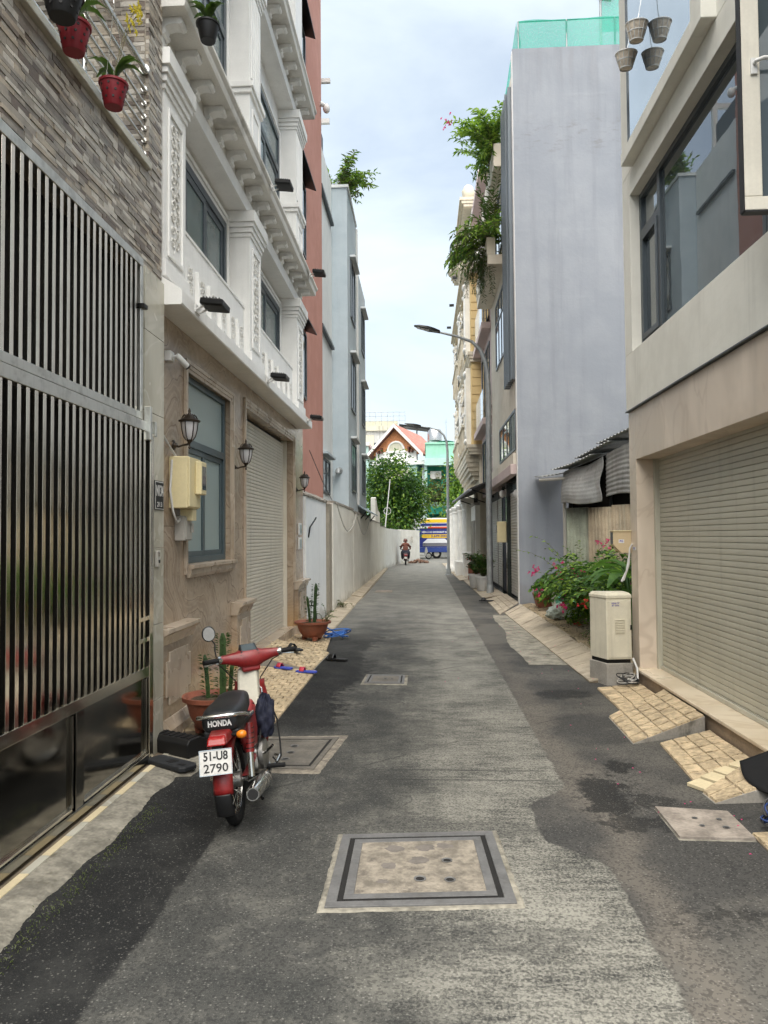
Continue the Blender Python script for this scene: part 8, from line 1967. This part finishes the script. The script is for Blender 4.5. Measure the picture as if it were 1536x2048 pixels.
    steer(MB().hexa([(-0.055, 0.822, 0.9955), (0.055, 0.822, 0.9955), (0.05, 0.91, 1.0355), (-0.05, 0.91, 1.0355)], [(-0.055, 0.822, 0.9985), (0.055, 0.822, 0.9985), (0.05, 0.91, 1.0385), (-0.05, 0.91, 1.0385)])).build('dial_glass', MT['glass'], hb)
    steer(MB().ell((0, 0.965, 0.92), (0.075, 0.04, 0.07), 16, 10)).build('headlight', MT['lamp_glass'], t, smooth=60)
    for s in (-1, 1):
        steer(MB().cyl((s * 0.215, 0.832, 0.955), (s * 0.25, 0.818, 0.957), 0.032, n=14)).build('switch_clamp', MT['chrome'], hb)
        steer(MB().tube([(s * 0.245, 0.82, 0.957), (s * 0.27, 0.812, 0.957), (s * 0.35, 0.785, 0.96), (s * 0.355, 0.783, 0.96)], [0.017, 0.0195, 0.0185, 0.021], 12)).build('grip', MT['rubber'], hb, smooth=50)
        steer(MB().tube([(s * 0.225, 0.86, 0.94), (s * 0.25, 0.875, 0.935), (s * 0.33, 0.85, 0.925), (s * 0.35, 0.842, 0.925)], [0.008, 0.007, 0.006, 0.008], 6)).build('lever', MT['chrome'], hb)
    steer(MB().tube([(-0.25, 0.84, 0.97), (-0.255, 0.845, 1.03), (-0.25, 0.85, 1.08), (-0.275, 0.84, 1.12)], 0.0055, 6)).build('mirror_stem', MT['black'], hb)
    mr = steer(MB().ell((-0.29, 0.84, 1.165), (0.052, 0.014, 0.06), 18, 10)).build('mirror', MT['black'], hb, smooth=60)
    mg = MB(); mg.add([(-0.29 + 0.044 * math.cos(2 * PI * i / 18), 0.8245, 1.165 + 0.052 * math.sin(2 * PI * i / 18)) for i in range(18)], [tuple(range(18))]); steer(mg).build('mirror_glass', MT['mirror_face'], hb)
    for s, r in ((-1, 0.005), (1, 0.005)): steer(MB().tube([(s * 0.25, 0.84, 0.93), (s * 0.2, 0.98, 0.88), (s * 0.1, 1.02, 0.75), (s * 0.05, 0.95, 0.6)], r, 5)).build('control_cable', MT['cable_b'], hb)
motorbike()
o = lump('folded_raincoat', 'navy raincoat bundle hung in front of the motorbike seat', 'raincoat', (-1.03, 4.72, 0.37), (0.065, 0.1, 0.15), MT['navy'], 21, 0.3)
tag(MB().tube([(-1.0, 4.76, 0.55), (-0.96, 4.78, 0.45), (-0.94, 4.77, 0.32), (-0.93, 4.76, 0.22), (-0.95, 4.75, 0.18), (-0.98, 4.74, 0.22)], 0.006, 6).build('dangling_strap', MT['cable_b']), 'black strap dangling from the raincoat on the motorbike', 'strap')

# ------------------------------------------------------------------ rider, his scooter and a parked bike at the lane end
def small_bike(name, label, loc, rz, body, s=1.0):
    t = thing(name, label, 'motorbike', loc, (0, 0, rz), scale=s)
    for y in (0, 1.2):
        w = MB().ring((0, y, 0.27), 0.22, 0.05, 'x', 24, 8).build('wheel', MT['rubber'], t, smooth=60); MB().cyl((-0.03, y, 0.27), (0.03, y, 0.27), 0.14, n=14).build('rim', MT['alu'], w)
    MB().prism([(-0.3, 0.62), (-0.25, 0.75), (0.2, 0.72), (0.45, 0.62), (0.5, 0.4), (0.85, 0.36), (0.95, 0.9), (1.05, 0.95), (1.12, 0.6), (0.95, 0.28), (0.2, 0.28), (0.05, 0.45)], 'x', -0.13, 0.13).build('body', body, t, bevel=0.03)
    MB().box(-0.12, 0.12, -0.22, 0.48, 0.73, 0.82).build('seat', MT['seat'], t, bevel=0.04); MB().tube([(-0.34, 0.86, 1.02), (0, 0.98, 1.0), (0.34, 0.86, 1.02)], 0.022, 8).build('handlebar', MT['black'], t)
    MB().box(-0.06, 0.06, -0.36, -0.3, 0.6, 0.68).build('tail_light', MT['lens_red'], t); MB().box(-0.09, 0.09, -0.375, -0.36, 0.42, 0.55).build('number_plate', MT['plate'], t); MB().cyl((0.17, 0.3, 0.28), (0.19, -0.3, 0.35), 0.045, n=10).build('muffler', MT['alu'], t)
    for q in (-1, 1): MB().tube([(q * 0.28, 0.92, 1.02), (q * 0.33, 0.95, 1.16)], 0.008, 5).build('mirror_stem', MT['black'], t); MB().ell((q * 0.34, 0.95, 1.2), (0.055, 0.015, 0.045), 10, 6).build('mirror', MT['black'], t)
    return t
small_bike('motor_scooter', 'maroon scooter ridden away along the far end of the lane', (-1.05, 42.0, 0), rad(2), MT['maroon'], 0.88)
small_bike('parked_motorbike', 'silver scooter parked before the truck', (-0.75, 52.4, 0), rad(-80), MT['grey_box'], 0.9)
def skin_body(name, parent, verts, edges, radii, m, root=0):
    me = bpy.data.meshes.new(name); me.from_pydata(verts, edges, []); o = bpy.data.objects.new(name, me); C.objects.link(o); o.parent = parent
    sk = o.modifiers.new('skin', 'SKIN'); sd = me.skin_vertices[0].data
    for i, r in enumerate(radii): sd[i].radius = (r, r) if not isinstance(r, tuple) else r; sd[i].use_root = (i == root)
    s = o.modifiers.new('sub', 'SUBSURF'); s.levels = 2; s.render_levels = 2; sk.use_smooth_shade = True; me.materials.append(m); return o
pt = thing('person', 'scooter rider in a rust jacket and helmet seen from behind', 'person', (-1.05, 42.0, 0), (0, 0, rad(2)), scale=0.88)
V = [(0, 0.12, 0.9), (0, 0.14, 1.08), (0, 0.18, 1.26), (0, 0.2, 1.38), (0, 0.22, 1.46), (0, 0.24, 1.56), (-0.19, 0.2, 1.33), (-0.3, 0.4, 1.14), (-0.31, 0.72, 1.06), (-0.31, 0.83, 1.04), (0.19, 0.2, 1.33), (0.3, 0.4, 1.14), (0.31, 0.72, 1.06), (0.31, 0.83, 1.04),
     (-0.13, 0.16, 0.85), (-0.22, 0.55, 0.82), (-0.2, 0.6, 0.42), (-0.2, 0.72, 0.38), (0.13, 0.16, 0.85), (0.22, 0.55, 0.82), (0.2, 0.6, 0.42), (0.2, 0.72, 0.38)]
E_ = [(0, 1), (1, 2), (2, 3), (3, 4), (4, 5), (3, 6), (6, 7), (7, 8), (8, 9), (3, 10), (10, 11), (11, 12), (12, 13), (0, 14), (14, 15), (15, 16), (16, 17), (0, 18), (18, 19), (19, 20), (20, 21)]
Rr = [0.16, (0.17, 0.14), (0.19, 0.14), (0.12, 0.1), 0.06, 0.09, 0.085, 0.065, 0.05, 0.04, 0.085, 0.065, 0.05, 0.04, 0.12, 0.09, 0.06, 0.045, 0.12, 0.09, 0.06, 0.045]
skin_body('body', pt, V, E_, Rr, MT['jacket'])
skin_body('trousers', pt, [(0, 0.13, 0.88), (-0.13, 0.16, 0.85), (-0.22, 0.55, 0.82), (-0.2, 0.6, 0.4), (0.13, 0.16, 0.85), (0.22, 0.55, 0.82), (0.2, 0.6, 0.4)], [(0, 1), (1, 2), (2, 3), (0, 4), (4, 5), (5, 6)], [0.185, 0.135, 0.105, 0.075, 0.135, 0.105, 0.075], MT['trousers'])
MB().lathe([(0.125, 0), (0.135, 0.05), (0.13, 0.12), (0.09, 0.19), (0.03, 0.215), (0.001, 0.218)], (0, 0.24, 1.5), 18, caps=False).build('helmet', MT['helmet'], pt, smooth=60)
rng = random.Random(8); t = thing('rubble_heap', 'low heap of brick rubble at the foot of the far cream wall', 'rubble', (-0.35, 45.2, 0))
for i in range(46):
    a = rng.uniform(0, 6.28); q = rng.random() ** 0.5; MB().obox((0.6 * q * math.cos(a), 0.4 * q * math.sin(a), 0.04 + 0.2 * (1 - q)), (rng.uniform(0.1, 0.2), rng.uniform(0.08, 0.12), rng.uniform(0.05, 0.1)), (rng.uniform(-.6, .6), rng.uniform(-.6, .6), a)).build('brick', MT['rubble'], t)
